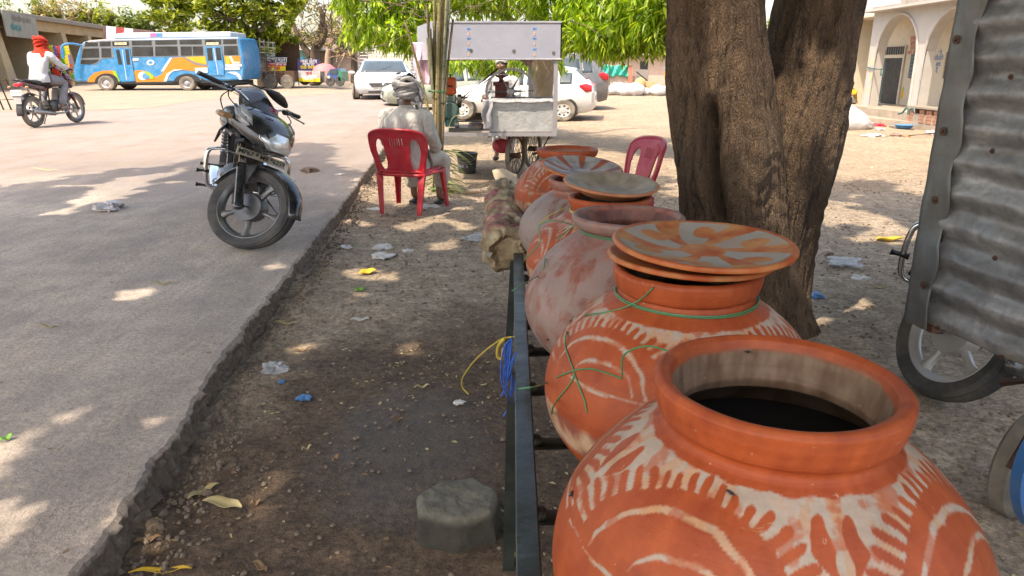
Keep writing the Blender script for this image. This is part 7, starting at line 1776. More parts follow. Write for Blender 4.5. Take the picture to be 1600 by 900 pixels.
# facade wall with arches, cut as strips
arches = [(15.42, 17.15), (13.2, 15.12), (10.8, 12.8), (8.4, 10.4)]
def arch_z(y, a, b):
    c = (a + b) / 2; h = (b - a) / 2; u = min(1, abs(y - c) / h); return 1.45 + .74 * (1 - u ** 2.1) ** .62
mb = MB(); ys_ = []
y = 6.8; brk = [6.8] + sorted([v for ab in arches for v in ab]) + [17.5]
segs = []
for a, b in zip(brk, brk[1:]):
    inside = any(abs(a - q_[0]) < 1e-6 for q_ in arches); n = 26 if inside else 2
    for i in range(n): segs.append((a + (b - a) * i / n, a + (b - a) * (i + 1) / n, (a, b) if inside else None))
for (a, b, ar) in segs:
    za = arch_z(a, *ar) if ar else ZP; zb = arch_z(b, *ar) if ar else ZP
    if ar: za, zb = max(za, 1.45 if a > ar[0] else ZP), max(zb, 1.45 if b < ar[1] else ZP); za = arch_z(a, *ar); zb = arch_z(b, *ar)
    for x in (XF, XF + TH):
        mb.poly([H(x, a, za), H(x, b, zb), H(x, b, ZC), H(x, a, ZC)])
    if ar: mb.poly([H(XF, a, za), H(XF, b, zb), H(XF + TH, b, zb), H(XF + TH, a, za)])
for (a, b) in arches:
    for yy in (a, b): mb.poly([H(XF, yy, ZP), H(XF + TH, yy, ZP), H(XF + TH, yy, 1.46), H(XF, yy, 1.46)])
mb.poly([H(XF, 17.5, ZP), H(XF + TH, 17.5, ZP), H(XF + TH, 17.5, ZC), H(XF, 17.5, ZC)])
mb.build('arcade_wall', M['whitewall'], hall, smooth=False)
for (a, b) in arches:
    m = MB(); pts = [H(XF - .012, b - (b - a) * i / 30, arch_z(b - (b - a) * i / 30, a, b) + .03) for i in range(31)]; m.tube([H(XF - .012, b + .02, ZP)] + pts + [H(XF - .012, a - .02, ZP)], .028, 6); m.build('arch_moulding', M['whitewall'], hall)
hb('cornice', XF - .28, XF + TH, 6.8, 17.6, ZC, ZC + .05, 'whitewall'); hb('parapet', XF - .05, XF + .15, 6.8, 16.3, ZC + .05, 3.15, 'roughparapet'); hb('roof', XF - .02, XF + 5, 6.8, 17.6, ZC + .052, ZC + .12, 'roughparapet')
XW = 9.22
hb('back_wall', XW, XW + .2, 6.8, 19.5, ZP, ZC, 'interior'); hb('side_wall', XF + .5, XW, 19.35, 19.5, ZP, ZC, 'interior'); hb('ceiling', XF + TH, XW, 6.8, 19.35, ZC - .05, ZC - .002, 'interior')
hb('plinth', XF - .35, XW + .2, 6.8, 19.5, -.05, ZP, 'plinthstone')
# door, fanlight, side window, grille window
def wy(px): return None
def on_wall(px, py): 
    o = Vector((0, 0, CAM_Z)); d = at(px, py, 1) - o; t = XW / d.x; p = o + d * t; return p.y, p.z
yl, zt_ = on_wall(1384, 90); yr, _ = on_wall(1413, 90)
hb('door_frame', XW - .04, XW + .01, yr - .07, yl + .10, ZP, 1.62, 'interior')
hb('doorway', XW - .046, XW - .04, yr, yl, ZP, 1.34, 'ink')
m = MB(); T = Matrix.Translation(H(XW - .05, yl, ZP)) @ Matrix.Rotation(R(14), 4, 'Z'); m.M = T; dw = yl - yr; m.box((-.015, -dw * .42, .52), (.03, dw * .84, 1.04)); dl = m.build('door', M['doorpaint'], hall, bevel=.004)
for z0, z1 in ((.08, .46), (.52, .94)): m = MB(); m.M = T; m.box((-.034, -dw * .42, (z0 + z1) / 2), (.01, dw * .42, z1 - z0)); m.build('door_panel', M['doorpaint'], dl, bevel=.006)
m = MB(); m.M = T; m.ball((-.045, -dw * .78, .5), .016, 8, 6); m.build('handle', M['steel'], dl)
fl_ = hb('fanlight', XW - .055, XW - .045, yr - .02, yl + .02, 1.42, 1.60, 'ink')
for k in range(9): yy = yr + (yl - yr) * k / 8; hb('fanlight_bar', XW - .066, XW - .056, yy - .006, yy + .006, 1.42, 1.60, 'steel', fl_)
y0w, zw0 = on_wall(1421, 122); y1w, zw1 = on_wall(1433, 86)
wn_ = hb('window', XW - .03, XW - .005, y1w - .05, y0w + .02, zw0, zw1 + .02, 'doorpaint')
for k in range(6): zz = zw0 + (zw1 - zw0) * (k + .5) / 6; hb('bar', XW - .042, XW - .031, y1w - .05, y0w + .02, zz - .008, zz + .008, 'busframe', wn_)
yg0, zg0 = on_wall(1476, 122); yg1, zg1 = on_wall(1500, 80); gf = hb('grille_window', XW - .04, XW - .005, yg1 - .6, yg0 + .03, zg0 - .03, zg1 + .03, 'interior')
gb = hb('opening', XW - .046, XW - .041, yg1 - .56, yg0, zg0, zg1, 'ink', gf)
m = MB(); yy = yg1 - .56
while yy < yg0: m.box(H(XW - .056, yy, (zg0 + zg1) / 2), (.012, .014, zg1 - zg0)); yy += .05
zz = zg0
while zz < zg1: m.box(H(XW - .062, (yg1 - .56 + yg0) / 2, zz), (.010, yg0 - yg1 + .56, .014)); zz += .05
m.build('lattice', M['jali'], gf)
M['redink'] = mat('red_wall_paint', (.50, .10, .07), .8, bump=0); M['blueink'] = mat('blue_wall_paint', (.05, .16, .38), .8, bump=0)
def wt(s, px, py, sz, m_): y, z = on_wall(px, py); text(s, 'wall_text', M[m_], hall, basis(H(XW - .004, y, z), (0, -1, 0), (0, 0, 1)), sz, .0015)
for s, py in (('हमारा', 60), ('अपना', 68), ('गांव है', 75)): wt(s, 1428, py, .15, 'redink')
wt('आप आये', 1426, 82, .13, 'redink')
wt('→', 1469, 81, .2, 'blueink'); wt('पोलिंग', 1467, 91, .15, 'blueink'); wt('बूथ', 1466, 101, .15, 'blueink'); wt('न.', 1464, 111, .15, 'blueink')
y, z = on_wall(1410, 147); m = MB(); m.ball(H(XW - .0, y, z), (.006, .07, .11), 14, 10); m.build('painted_fruit', M['busyellow'], hall); m = MB(); m.ball(H(XW - .002, y, z + .12), (.006, .035, .05), 8, 6); m.build('painted_leaf', M['lime'], hall)
M['fade_y'] = mat('faded_yellow_smear', (.62, .52, .22), .9, bump=0); M['fade_o'] = mat('faded_orange_poster', (.52, .20, .09), .8, var=.4, vs=3, bump=0)
for z_, y_ in ((1.25, 17.3), (.95, 17.25), (.62, 17.3)): m = MB(); m.ball(H(XF, y_, z_), (.004, .05, .09), 10, 8); m.build('paint_smear', M['fade_y'], hall)
# lower wing with posters left of the arcade
wing = empty('painted_wing', (9.0, 20.5, 0), label='cream wing with faded orange and yellow murals beside the left pier of the arcade', cat='building'); WO = Vector(wing.location)
def wb(name, x0, x1, y0, y1, z0, z1, m_): mb = MB(); mb.box(((x0 + x1) / 2 - WO.x, (y0 + y1) / 2 - WO.y, (z0 + z1) / 2 - WO.z), (x1 - x0, y1 - y0, z1 - z0)); return mb.build(name, M[m_], wing)
wb('wall', 9.2, 9.5, 19.52, 26, 0, 2.2, 'interior'); wb('roof', 8.8, 12, 19.52, 26, 2.2, 2.32, 'whitewall'); wb('mural', 9.18, 9.199, 19.7, 21.3, 1.25, 1.85, 'fade_o'); wb('mural', 9.178, 9.197, 19.7, 20.9, 1.86, 2.1, 'busyellow'); wb('mural', 9.17, 9.198, 20.2, 20.8, .5, 1.0, 'tealwall'); wb('mural', 9.176, 9.196, 19.7, 21.1, 1.05, 1.16, 'lime')
wb('plinth', 7.9, 9.5, 19.52, 26, -.05, .24, 'plinthstone')
mb = MB(); mb.prism([(6.4, 20, -.04), (7.25, 17.2, -.04), (7.5, 15.6, -.04), (8.1, 13.6, -.04), (8.4, 11, -.04), (8.6, 11, -.04), (8.6, 20, -.04)], (0, 0, .16)); o = mb.build('stone_step', M['plinthstone']); tag(o, 'broad worn stone step in front of the arcaded building', 'step')
# knotted green cloth strip on the left pier
mb = MB(); mb.tube(spline([Vector((XF - .02, 17.45, 1.13)), Vector((XF - .03, 17.1, 1.10)), Vector((XF - .03, 16.72, 1.09))], 6), .014, 6); mb.tube(spline([Vector((XF - .04, 16.74, 1.10)), Vector((XF - .05, 16.72, 1.02)), Vector((XF - .04, 16.70, .95))], 4), .018, 6); mb.ball((XF - .04, 16.74, 1.09), .03, 8, 6)
tag(mb.build('cloth_strip', M['teal']), 'green cloth strip knotted round the left pier of the arcade', 'cloth')
# stone bench on bricks
bn = empty('brick_bench', (7.98, 14.15, 0), label='dark slab bench on loose bricks in front of the middle pier', cat='bench')
def on_x(px, py, X):
    o = Vector((0, 0, CAM_Z)); d = at(px, py, 1) - o; t = X / d.x; return o + d * t
ba, bb = on_x(1424, 161, 7.9), on_x(1476, 161, 7.9); m = MB(); m.box((0, (ba.y + bb.y) / 2 - 14.15, .40), (.32, ba.y - bb.y, .035)); m.build('slab', M['slabgrey'], bn)
M['loosebrick'] = mat('loose_brick', (.34, .17, .11), .9, var=.3, vs=9, bump=.5, bs=30)
for yy in (ba.y - .12, (ba.y + bb.y) / 2 + .05, (ba.y + bb.y) / 2 - .2, bb.y + .12):
    for k in range(4): m = MB(); m.box((.0, yy - 14.15 + .02 * (k % 2), .15 + .062 * k), (.24, .17, .055)); m.build('brick', M['loosebrick'], bn)
# child in yellow sitting on the plinth
ch = empty('person', (8.25, 18.05, .24), (0, 0, R(115)), 'small person in a yellow top crouching on the plinth left of the arcade', 'person', scale=.62)
nodes = {'pel': (0, 0, .14, .12)}; E = []
chain([(0, .03, .32, .11), (0, .10, .52, .12), (0, .16, .64, .055), (0, .19, .70, .05)], E, nodes, 'sp', 'pel')
for s, q_ in ((-1, 'l'), (1, 'r')):
    chain([(s * .16, .12, .58, .05), (s * .24, .28, .40, .042), (s * .12, .42, .42, .03)], E, nodes, 'arm' + q_, 'sp1'); hand(nodes, E, 'arm%s2' % q_, (s * .11, .43, .42), (-.5 * s, 1, 0), (0, 0, 1), (0, 0, 1), 'h' + q_)
    chain([(s * .10, .05, .13, .09), (s * .16, .38, .38, .065), (s * .15, .34, .12, .05), (s * .15, .40, .03, .035)], E, nodes, 'leg' + q_, 'pel')
body = skinned('body', nodes, E, M['skin'], ch); mb = MB(); head(mb, (0, .22, .80)); add_mesh(body, mb); face_bits(body, (0, .22, .80))
M['yellowcloth'] = cloth('yellow_cloth', (.62, .34, .02)); garment('top', [(0, .10, .18, .14), (.03, .25, .17, .13), (.08, .42, .18, .12), (.12, .55, .17, .10), (.15, .62, .08, .07)], [[(s_ * .12, .12, .56, .06), (s_ * .18, .14, .54, .07), (s_ * .24, .25, .42, .06)] for s_ in (-1, 1)], M['yellowcloth'], ch); nodes = {'p': (0, .0, .14, (.16, .12))}; E = []
for s, q_ in ((-1, 'l'), (1, 'r')): chain([(s * .12, .15, .20, .10), (s * .16, .37, .38, .085), (s * .15, .34, .14, .07)], E, nodes, q_, 'p')
skinned('trousers', nodes, E, M['shirt'], ch); mb = MB(); mb.ball((0, .205, .835), (.092, .11, .10), 16, 12); mb.build('hair', M['hair'], ch)
# ============================================================ TREES
M['bark2'] = mat('pale_bark', (.20, .15, .105), .9, var=.35, vs=3, bump=.9, bs=9, bd=.05, col2=(.34, .27, .19)); M['bark_dark'] = mat('dark_bark', (.10, .07, .05), .9, bump=.6, bs=8); M['bark_pink'] = mat('pinkish_bark', (.34, .24, .18), .9, bump=.5, bs=8)
M['leaf_bright'] = leafmat('leaf_bright', (.09, .17, .015), (.26, .42, .03), (.50, .60, .07), .5, s=.9)
M['leaf_yellow'] = leafmat('leaf_yellowish', (.10, .15, .02), (.24, .28, .03), (.38, .40, .05), .4, s=.35)
M['leaf_dull'] = leafmat('leaf_dull', (.09, .13, .03), (.16, .22, .05), (.26, .30, .09), .4, s=.3)
M['leaf_pale'] = leafmat('leaf_pale_dry', (.20, .17, .06), (.32, .28, .13), (.45, .36, .22), .35, s=.4)
def lance(mb, b, d, n, L, W, droop):
    """one folded, drooping blade-like leaf of five cross sections"""
    s = d.cross(n); s = s.normalized() if s.length > 1e-4 else Vector((1, 0, 0)); prev = None; K = 3
    for j in range(K + 1):
        t = j / K; p = b + d * (L * t) + Vector((0, 0, -droop * L * t * t)); w_ = W * (math.sin(math.pi * (.12 + .86 * t)) ** .8) * .5
        if j == K: row = [mb.v(p)]
        else: row = [mb.v(p - s * w_), mb.v(p + s * w_)]
        if prev: mb.f((prev[0], prev[1], row[1], row[0]) if len(row) == 2 else (prev[0], prev[1], row[0]))
        prev = row
def sprig(mb, rr, c, L, nl, spread=.55, W=.032, droop=.35):
    ax = Vector((rr.gauss(0, .35), rr.gauss(0, .35), -.35 + rr.gauss(0, .45))).normalized()
    for i in range(nl):
        t = i / nl; b = c + ax * (.20 * t); a = rr.uniform(0, 6.28); x, y = frame_of(ax); out = (x * math.cos(a) + y * math.sin(a))
        d = (ax * .65 + out * spread + Vector((0, 0, -.25))).normalized(); lance(mb, b, d, out + ax * .3, L * rr.uniform(.7, 1.1), W * rr.uniform(.8, 1.2), droop * rr.uniform(.6, 1.3))
# ---- the leafy tree over the cart
T2 = at(845, 214, 12.55); T2.z = 0
t2 = empty('tree', T2, label='leafy tree with hanging bright green leaves behind and over the juice cart', cat='tree')
def loc2(*p): return Vector(p)
tr = limb([(0, 0, -.1), (-.02, 0, .5), (.03, .02, 1.0), (-.02, 0, 1.5), (-.1, 0, 2.0), (-.15, 0, 2.8)], .215, .13, 'trunk', t2, 18, M['bark2'])
for v in tr.data.vertices: v.co += Vector((v.co.x, v.co.y, 0)).normalized() * .03 * fbm(v.co.x * 5, v.co.y * 5, v.co.z * 4)
for p in [((-.05, 0, 1.5), (-.9, -.5, 2.1), (-2.4, -1.4, 2.5)), ((-.05, 0, 1.5), (.9, -.8, 2.2), (2.1, -2.2, 2.4)), ((-.1, 0, 2.0), (-1.2, .6, 2.8), (-2.8, .8, 3.2)), ((-.1, 0, 2.2), (.8, .8, 3.0), (2.0, 1.0, 3.4)), ((-.1, 0, 1.7), (-.3, -1.6, 2.4), (-.5, -3.2, 2.7)), ((-.1, 0, 1.3), (-.6, -.3, 1.6), (-1.1, -.6, 1.55)), ((.9, -.8, 2.2), (1.9, -1.6, 2.2), (2.7, -1.9, 1.9))]: limb(p, .075, .02, 'limb', t2, 8, M['bark2'])
r2 = random.Random(33); mb = MB()
def lobe(c, r_, n, L=.20, nl=12, **k):
    for _ in range(n):
        while True:
            q_ = Vector((r2.uniform(-1, 1), r2.uniform(-1, 1), r2.uniform(-1, 1)))
            if .25 < q_.length < 1 and r2.random() < .35 + .65 * q_.length: break
        sprig(mb, r2, Vector((c[0] + q_.x * r_[0], c[1] + q_.y * r_[1], c[2] + q_.z * r_[2])), L, nl, **k)
def A2(px, py, Y): return at(px, py, Y) - T2
for (px, py, Y, rx, ry, rz, n) in [(570, 20, 11.5, .5, .6, .40, 70), (600, 55, 11.3, .45, .5, .30, 60), (640, 15, 11.5, .5, .6, .45, 70), (640, 70, 11.2, .35, .4, .25, 40), (700, 5, 11.5, .6, .8, .40, 80), (760, 0, 11.5, .6, .9, .40, 80), (820, 5, 11.2, .6, .8, .42, 80), (880, 15, 11.0, .5, .7, .50, 90), (900, 65, 10.8, .36, .5, .30, 70), (935, 20, 10.3, .5, .7, .50, 100), (945, 70, 10.2, .40, .5, .28, 80), (985, 25, 9.8, .45, .6, .50, 100), (990, 70, 9.8, .36, .5, .27, 70), (1030, 20, 9.5, .40, .6, .50, 90), (1035, 65, 9.5, .32, .4, .24, 50), (1070, 20, 9.4, .4, .5, .5, 50), (790, 96, 13.5, .8, .7, .16, 70), (720, 98, 13.8, .6, .6, .14, 45), (850, 99, 13.2, .35, .5, .12, 25),
                               (720, -60, 11.5, 1.2, 1.3, .5, 120), (860, -70, 11.0, 1.2, 1.3, .55, 120), (980, -60, 10.5, 1.0, 1.2, .5, 100), (600, -50, 11.8, .9, 1.0, .45, 80), (560, 70, 12, .25, .3, .16, 16), (545, 10, 11.8, .25, .4, .2, 20)]:
    c = A2(px, py - (20 if Y < 13 else 4), Y); lobe(c, (rx, ry, rz * .88), int(n * 1.7), .125, 12, W=.027, spread=.8, droop=.3)
mb.build('crown', M['leaf_bright'], t2, smooth=False)
mb = MB()
for i in range(150):
    px, py, Y = r2.uniform(550, 1070), r2.uniform(-30, 78), r2.uniform(9.4, 12); p = A2(px, py, Y); q_ = p + Vector((r2.gauss(0, .25), r2.gauss(0, .25), r2.gauss(-.12, .12))); mb.tube([p, p.lerp(q_, .5) + Vector((0, 0, .03)), q_], [.010, .007, .003], 4, caps=False)
mb.build('twigs', M['bark_dark'], t2)
# ---- trees further off, small leaf faces in clumps
def crown_quads(mb, rr, c, r_, n, s):
    for _ in range(n):
        q_ = Vector((rr.gauss(0, 1), rr.gauss(0, 1), rr.gauss(0, 1))).normalized() * rr.uniform(.55, 1.05) ; p = Vector((c[0] + q_.x * r_[0], c[1] + q_.y * r_[1], c[2] + q_.z * r_[2]))
        d = Vector((rr.gauss(0, 1), rr.gauss(0, 1), rr.gauss(0, .6) - .3)).normalized(); u = d.cross(Vector((rr.gauss(0, .4), rr.gauss(0, .4), 1))).normalized(); L = s * rr.uniform(.7, 1.3)
        mb.f([mb.v(p - d * L), mb.v(p + u * L * .42), mb.v(p + d * L), mb.v(p - u * L * .42)])
def tree_far(label, base, Y, trunk_px, r0, blobs, leaf, bark, dens=1.0, s=.16, group=None, twigs=0, seed=1, nclump=14):
    b = at(base[0], base[1], Y); b.z = 0; t = empty('tree', b, label=label, cat='tree', group=group); rr = random.Random(seed)
    for pth in trunk_px:
        pts = [at(x, y, Y + dy) - b for x, y, dy in pth]; 
        if pth is trunk_px[0]: pts[0].z = -.1
        limb(pts, r0 * (1 if pth is trunk_px[0] else .6), r0 * .25, 'trunk' if pth is trunk_px[0] else 'limb', t, 9, M[bark])
    mb = MB()
    for (px, py, rx, ry) in blobs:
        k = Y / 1130
        for _ in range(nclump):
            a = rr.uniform(0, 6.28); q_ = math.sqrt(rr.random()); c = at(px + rx * q_ * math.cos(a), py + ry * q_ * math.sin(a), Y + rr.uniform(-1, 1) * rx * k * .8) - b; cr = rr.uniform(.22, .42) * min(rx, ry * 1.4) * k
            crown_quads(mb, rr, c, (cr * 1.15, cr * 1.15, cr * .8), int(60 * dens * max(.4, (cr / .7) ** 2)), s)
    mb.build('crown', M[leaf], t, smooth=False)
    if twigs:
        mb = MB()
        for _ in range(twigs):
            px, py, rx, ry = blobs[rr.randrange(len(blobs))]; p = at(px + rr.uniform(-rx, rx), py + rr.uniform(-ry, ry), Y + rr.uniform(-1, 1)) - b; q_ = p + Vector((rr.gauss(0, .5), rr.gauss(0, .5), rr.gauss(.3, .5))); mb.tube([p, p.lerp(q_, .5) + Vector((rr.gauss(0, .08), 0, rr.gauss(0, .08))), q_], [.03, .02, .008], 4, caps=False)
        mb.build('twigs', M[bark], t)
    return t
tree_far('broad yellow green tree whose dark trunk stands right behind the bus', (412, 122), 36, [[(414, 130, 0), (408, 90, 0), (403, 60, 0), (392, 20, 0)], [(404, 60, 0), (370, 35, 0), (330, 20, 0)], [(403, 55, 0), (430, 30, 0), (450, 10, 0)]], .36, [(250, 12, 30, 20), (270, 0, 40, 20), (330, 5, 50, 22), (390, 5, 50, 24), (290, 30, 38, 24), (340, 22, 38, 24), (350, 52, 36, 14), (390, 30, 36, 26), (425, 30, 32, 26), (440, 55, 26, 14), (455, 10, 20, 18), (400, 60, 22, 12), (310, -15, 50, 22), (410, -15, 50, 22), (420, 75, 16, 7)], 'leaf_yellow', 'bark_dark', 1.7, .16, seed=3, nclump=18)
tree_far('sparse pale tree with forked dark trunk and dry yellowish twigs right of the broad tree', (492, 122), 40, [[(492, 130, 0), (490, 90, 0), (498, 60, 0), (506, 20, 0)], [(488, 92, 0), (470, 65, 0), (455, 30, 0)], [(494, 78, 0), (508, 50, 0), (500, 10, 0)]], .34, [(470, 60, 22, 12), (500, 30, 34, 30), (530, 20, 26, 22), (540, 60, 22, 14), (480, 10, 26, 14), (500, 68, 18, 8)], 'leaf_pale', 'bark_dark', .38, .12, twigs=160, seed=5)
tree_far('slender pinkish tree standing beyond the red umbrella', (512, 122), 44, [[(512, 120, 0), (512, 90, 0), (517, 60, 0), (512, 30, 0)], [(514, 70, 0), (530, 50, 0), (545, 40, 0)]], .22, [(515, 40, 20, 16), (540, 55, 16, 10), (535, 82, 16, 8), (525, 20, 20, 12)], 'leaf_pale', 'bark_pink', .4, .13, twigs=120, seed=8)
tree_far('dull green tree left of the white mesh enclosure', (553, 122), 46, [[(553, 122, 0), (553, 95, 0), (552, 70, 0), (556, 40, 0)]], .26, [(545, 68, 20, 10), (560, 50, 22, 14), (570, 72, 18, 8), (585, 60, 22, 10), (600, 72, 30, 8), (630, 72, 30, 8)], 'leaf_dull', 'bark_dark', 1.0, .16, seed=9)
for i, (px, py, rx, ry, lf, lb, tw, dn, x) in enumerate([(40, 22, 60, 22, 'leaf_dull', 'dull green tree over the roof at the left end of the shops', 40, 1.0, 40), (95, 12, 44, 24, 'leaf_pale', 'half bare tree with yellow blossom behind the second shop', 110, .35, 95), (150, 22, 30, 20, 'leaf_yellow', 'yellowish tree rising behind the shop signboards', 60, .6, 150), (198, 34, 34, 18, 'leaf_dull', 'rounded green tree behind the end of the shop row', 10, 1.2, 198), (255, 46, 40, 9, 'leaf_dull', 'low green tree behind the roof of the bus', 20, 1.0, 255)]):
    tree_far(lb, (x, 120), 62, [[(x, 110, 0), (x + 4, 60, 0), (x - 2, py, 0)]], .3, [(px, py, rx, ry), (px - rx * .5, py + ry * .4, rx * .5, ry * .6), (px + rx * .5, py + ry * .3, rx * .5, ry * .6)], lf, 'bark_pink', dn, .22, twigs=tw, seed=20 + i, nclump=20)
for i, (px, py, rx, ry) in enumerate([(470, 64, 50, 12), (560, 50, 60, 20), (655, 60, 50, 20), (720, 66, 60, 16), (800, 66, 60, 16), (900, 74, 50, 12), (985, 66, 60, 18), (1060, 60, 60, 20), (1250, 50, 80, 26)]):
    tree_far(['hazy green tree far beyond the sparse pale tree', 'hazy tree far behind the mesh enclosure', 'hazy green tree seen past the sugar cane', 'hazy tree in the distance left of the press', 'hazy tree in the distance behind the flywheel', 'hazy tree far behind the dark tall car', 'hazy tree far behind the green netting', 'hazy tree far behind the grey metal sheet', 'hazy tree far off behind the big trunk'][i], (px, 110), 90, [[(px, 104, 0), (px + 3, 80, 0), (px, py, 0)]], .4, [(px, py, rx, ry), (px - rx * .4, py + 4, rx * .5, ry * .7), (px + rx * .5, py + 2, rx * .5, ry * .7)], 'leaf_dull', 'bark_dark', 1.1, .34, seed=40 + i, nclump=18)

# ============================================================ BLUE WHEEL AT THE LOWER RIGHT
M['bluepaint'] = mat('blue_paint', (.015, .13, .36), .45, bump=.3, dirt=.45, dirtcol=(.15, .13, .12), ds=12)
bwh = empty('barrow', (1.445, 1.55, 0), label='blue painted cart wheel with worn tyre at the lower right edge', cat='cart')
c = Vector((.06, .10, .22)); T = Matrix.Translation(c) @ Matrix.Rotation(R(12), 4, 'Z')
m = MB(); m.M = T; m.lathe([(.222, -.016), (.240, -.016), (.240, .016), (.222, .016), (.222, -.016)], 64, axis='y'); m.lathe([(.001, -.03), (.035, -.03), (.035, .03), (.001, .03)], 20, axis='y')
for k in range(8): a = R(22 + 45 * k); m.tube([(0, 0, 0), (.21 * math.cos(a), 0, .21 * math.sin(a))], .009, 6)
m.build('rim', M['bluepaint'], bwh)
m = MB(); m.M = Matrix.Translation(Vector((.02, .26, .12))) @ Matrix.Rotation(R(30), 4, 'Z'); m.lathe([(.10, -.03), (.14, -.035), (.165, -.02), (.165, .02), (.14, .035), (.10, .03), (.10, -.03)], 48, axis='y'); m.build('tyre', M['rubber_dusty'], bwh)
m = MB(); p = at(1565, 597, 1.75) - Vector(bwh.location); q_ = at(1660, 592, 1.6) - Vector(bwh.location); m.tube([p, q_], .012, 4); m.tube([q_, q_ + Vector((0, .1, -.3))], .012, 4); m.tube([Vector((.02, .26, .12)), c], .012, 6); m.build('axle_frame', M['rust'], bwh)

# ============================================================ LITTER, STONES AND THINGS LYING ABOUT
M['dryleaf'] = mat('dry_leaf', (.42, .33, .14), .6, col2=(.55, .47, .26), bump=.4, bs=60); M['brownleaf'] = mat('brown_leaf', (.26, .16, .08), .7, bump=.4); M['yellowleaf'] = mat('yellow_leaf', (.65, .42, .04), .6); M['freshleaf'] = mat('fresh_leaf', (.18, .42, .05), .5)
M['clearplastic'] = mat('clear_plastic', (.60, .61, .62), .25, bump=.9, bs=25, bd=.02, alpha=.6); M['paper'] = mat('paper_scrap', (.66, .64, .60), .8, bump=.3); M['bluescrap'] = mat('blue_scrap', (.06, .20, .42), .5); M['stone'] = mat('stone', (.20, .14, .11), .9, bump=.6, bs=30); M['foil'] = mat('foil_packet', (.55, .50, .48), .3, .4, bump=.9, bs=20, bd=.02, var=.3)
def gz(x, y): return RZ + .002 if x < kerb_x(y) else dirt_h(x, y) + .002
def leaf(px, py, L, W, yaw, m_, label, curl=.25, name='leaf', cat='leaf', grp='fallen leaves on the ground'):
    p = gr(px, py, RZ if px < 400 and True else 0); p.z = gz(p.x, p.y); mb = MB(); rows = []
    for j in range(13):
        t = j / 12; y = (t - .5) * L; w_ = W * .5 * math.sin(math.pi * min(.97, max(.03, t))) ** .7
        z = curl * L * (t - .5) ** 2 * 1.2 + .003 + .006 * math.sin(t * 9); x0 = .12 * L * math.sin(t * 3)
        rows.append([mb.v((y, x0 - w_, z + w_ * .5)), mb.v((y, x0 - w_ * .5, z + w_ * .12)), mb.v((y, x0, z)), mb.v((y, x0 + w_ * .5, z + w_ * .15)), mb.v((y, x0 + w_, z + w_ * .6))])
    for a, b in zip(rows, rows[1:]):
        for i in range(4): mb.f((a[i], a[i + 1], b[i + 1], b[i]))
    o = mb.build(name, M[m_], solid=.0012, angle=80); o.location = p; o.rotation_euler = (R(rnd.uniform(-8, 8)), R(rnd.uniform(-5, 5)), R(yaw)); tag(o, label, cat, grp)
for a in [(312, 722, .10, .028, 52, 'dryleaf', 'pale curled leaf, upper of the pair lying near the kerb at the left'), (342, 752, .13, .036, -18, 'dryleaf', 'long pale leaf, lower of the pair lying near the kerb'), (242, 846, .15, .018, 5, 'yellowleaf', 'long thin yellow leaf lying below the kerb near the bottom left'), (398, 832, .06, .02, -40, 'brownleaf', 'small curled brown leaf right of the long thin yellow one'), (222, 800, .07, .02, 25, 'brownleaf', 'brown leaf against the foot of the kerb at the lower left'),
          (252, 445, .13, .02, -3, 'dryleaf', 'thin pale leaf lying on the road below the motorcycle wheel'), (74, 513, .10, .018, 2, 'dryleaf', 'thin pale leaf lying on the road at the left edge'), (575, 425, .11, .07, 20, 'yellowleaf', 'bright yellow leaf on the dirt before the seated man'), (562, 453, .06, .035, 40, 'freshleaf', 'small fresh green leaf just below the bright yellow leaf'), (446, 510, .12, .018, -6, 'dryleaf', 'thin tan leaf lying in the dirt beside the kerb'), (472, 546, .10, .018, 8, 'brownleaf', 'slim brown leaf a little below the thin tan one'), (562, 500, .10, .03, -10, 'paper', 'pale leaf on the dirt straight below the bright yellow leaf'),
          (545, 390, .14, .012, -3, 'freshleaf', 'green blade of cane leaf lying beside the kerb under the chair'), (1392, 372, .22, .09, 4, 'yellowleaf', 'orange yellow leaf on the dirt between trunk and corrugated sheet'), (1440, 474, .12, .03, -8, 'yellowleaf', 'yellow leaf just left of the corrugated sheet corner'), (812, 885, .05, .02, 5, 'yellowleaf', 'yellow leaf beside the near end of the stand rail'), (400, 790, .03, .02, 15, 'brownleaf', 'tiny brown leaf in the dirt right of the pale pair'), (1375, 445, .10, .02, -25, 'dryleaf', 'thin tan leaf on the dirt right of the big trunk'), (70, 268, .30, .02, -4, 'dryleaf', 'long straw lying across the road at the left edge'),
          (525, 718, .04, .015, 70, 'brownleaf', 'small brown leaf in the wet soil left of the concrete block'), (620, 655, .05, .018, -20, 'brownleaf', 'brown leaf in the wet patch above the concrete block'), (480, 700, .035, .014, 30, 'dryleaf', 'tiny pale leaf in the middle of the damp soil'), (660, 600, .06, .016, 12, 'dryleaf', 'pale sliver of leaf left of the curling yellow wire'), (12, 688, .04, .02, 60, 'freshleaf', 'green leaf at the left edge of the photo on the road')]: leaf(*a)
def crumple(px, py, r_, m_, label, name='plastic_scrap', cat='litter', flat_=.35, seed=0, z=None, grp=None, stretch=1.0):
    p = gr(px, py, RZ if px < 400 else 0); p.z = gz(p.x, p.y) + r_ * flat_ * .45; mb = MB(); mb.ball((0, 0, 0), (r_ * stretch, r_, r_ * flat_), 22, 14)
    for v in mb.bm.verts:
        d = 1 + .75 * fbm(v.co.x / r_ * 1.6 + seed, v.co.y / r_ * 1.6, v.co.z / r_ * 2, 3) + .25 * fbm(v.co.x / r_ * 5 + seed, v.co.y / r_ * 5, v.co.z / r_ * 4, 2); v.co *= max(.3, d)
    o = mb.build(name, M[m_], angle=25); o.location = p; o.rotation_euler = (0, 0, seed); tag(o, label, cat, grp)
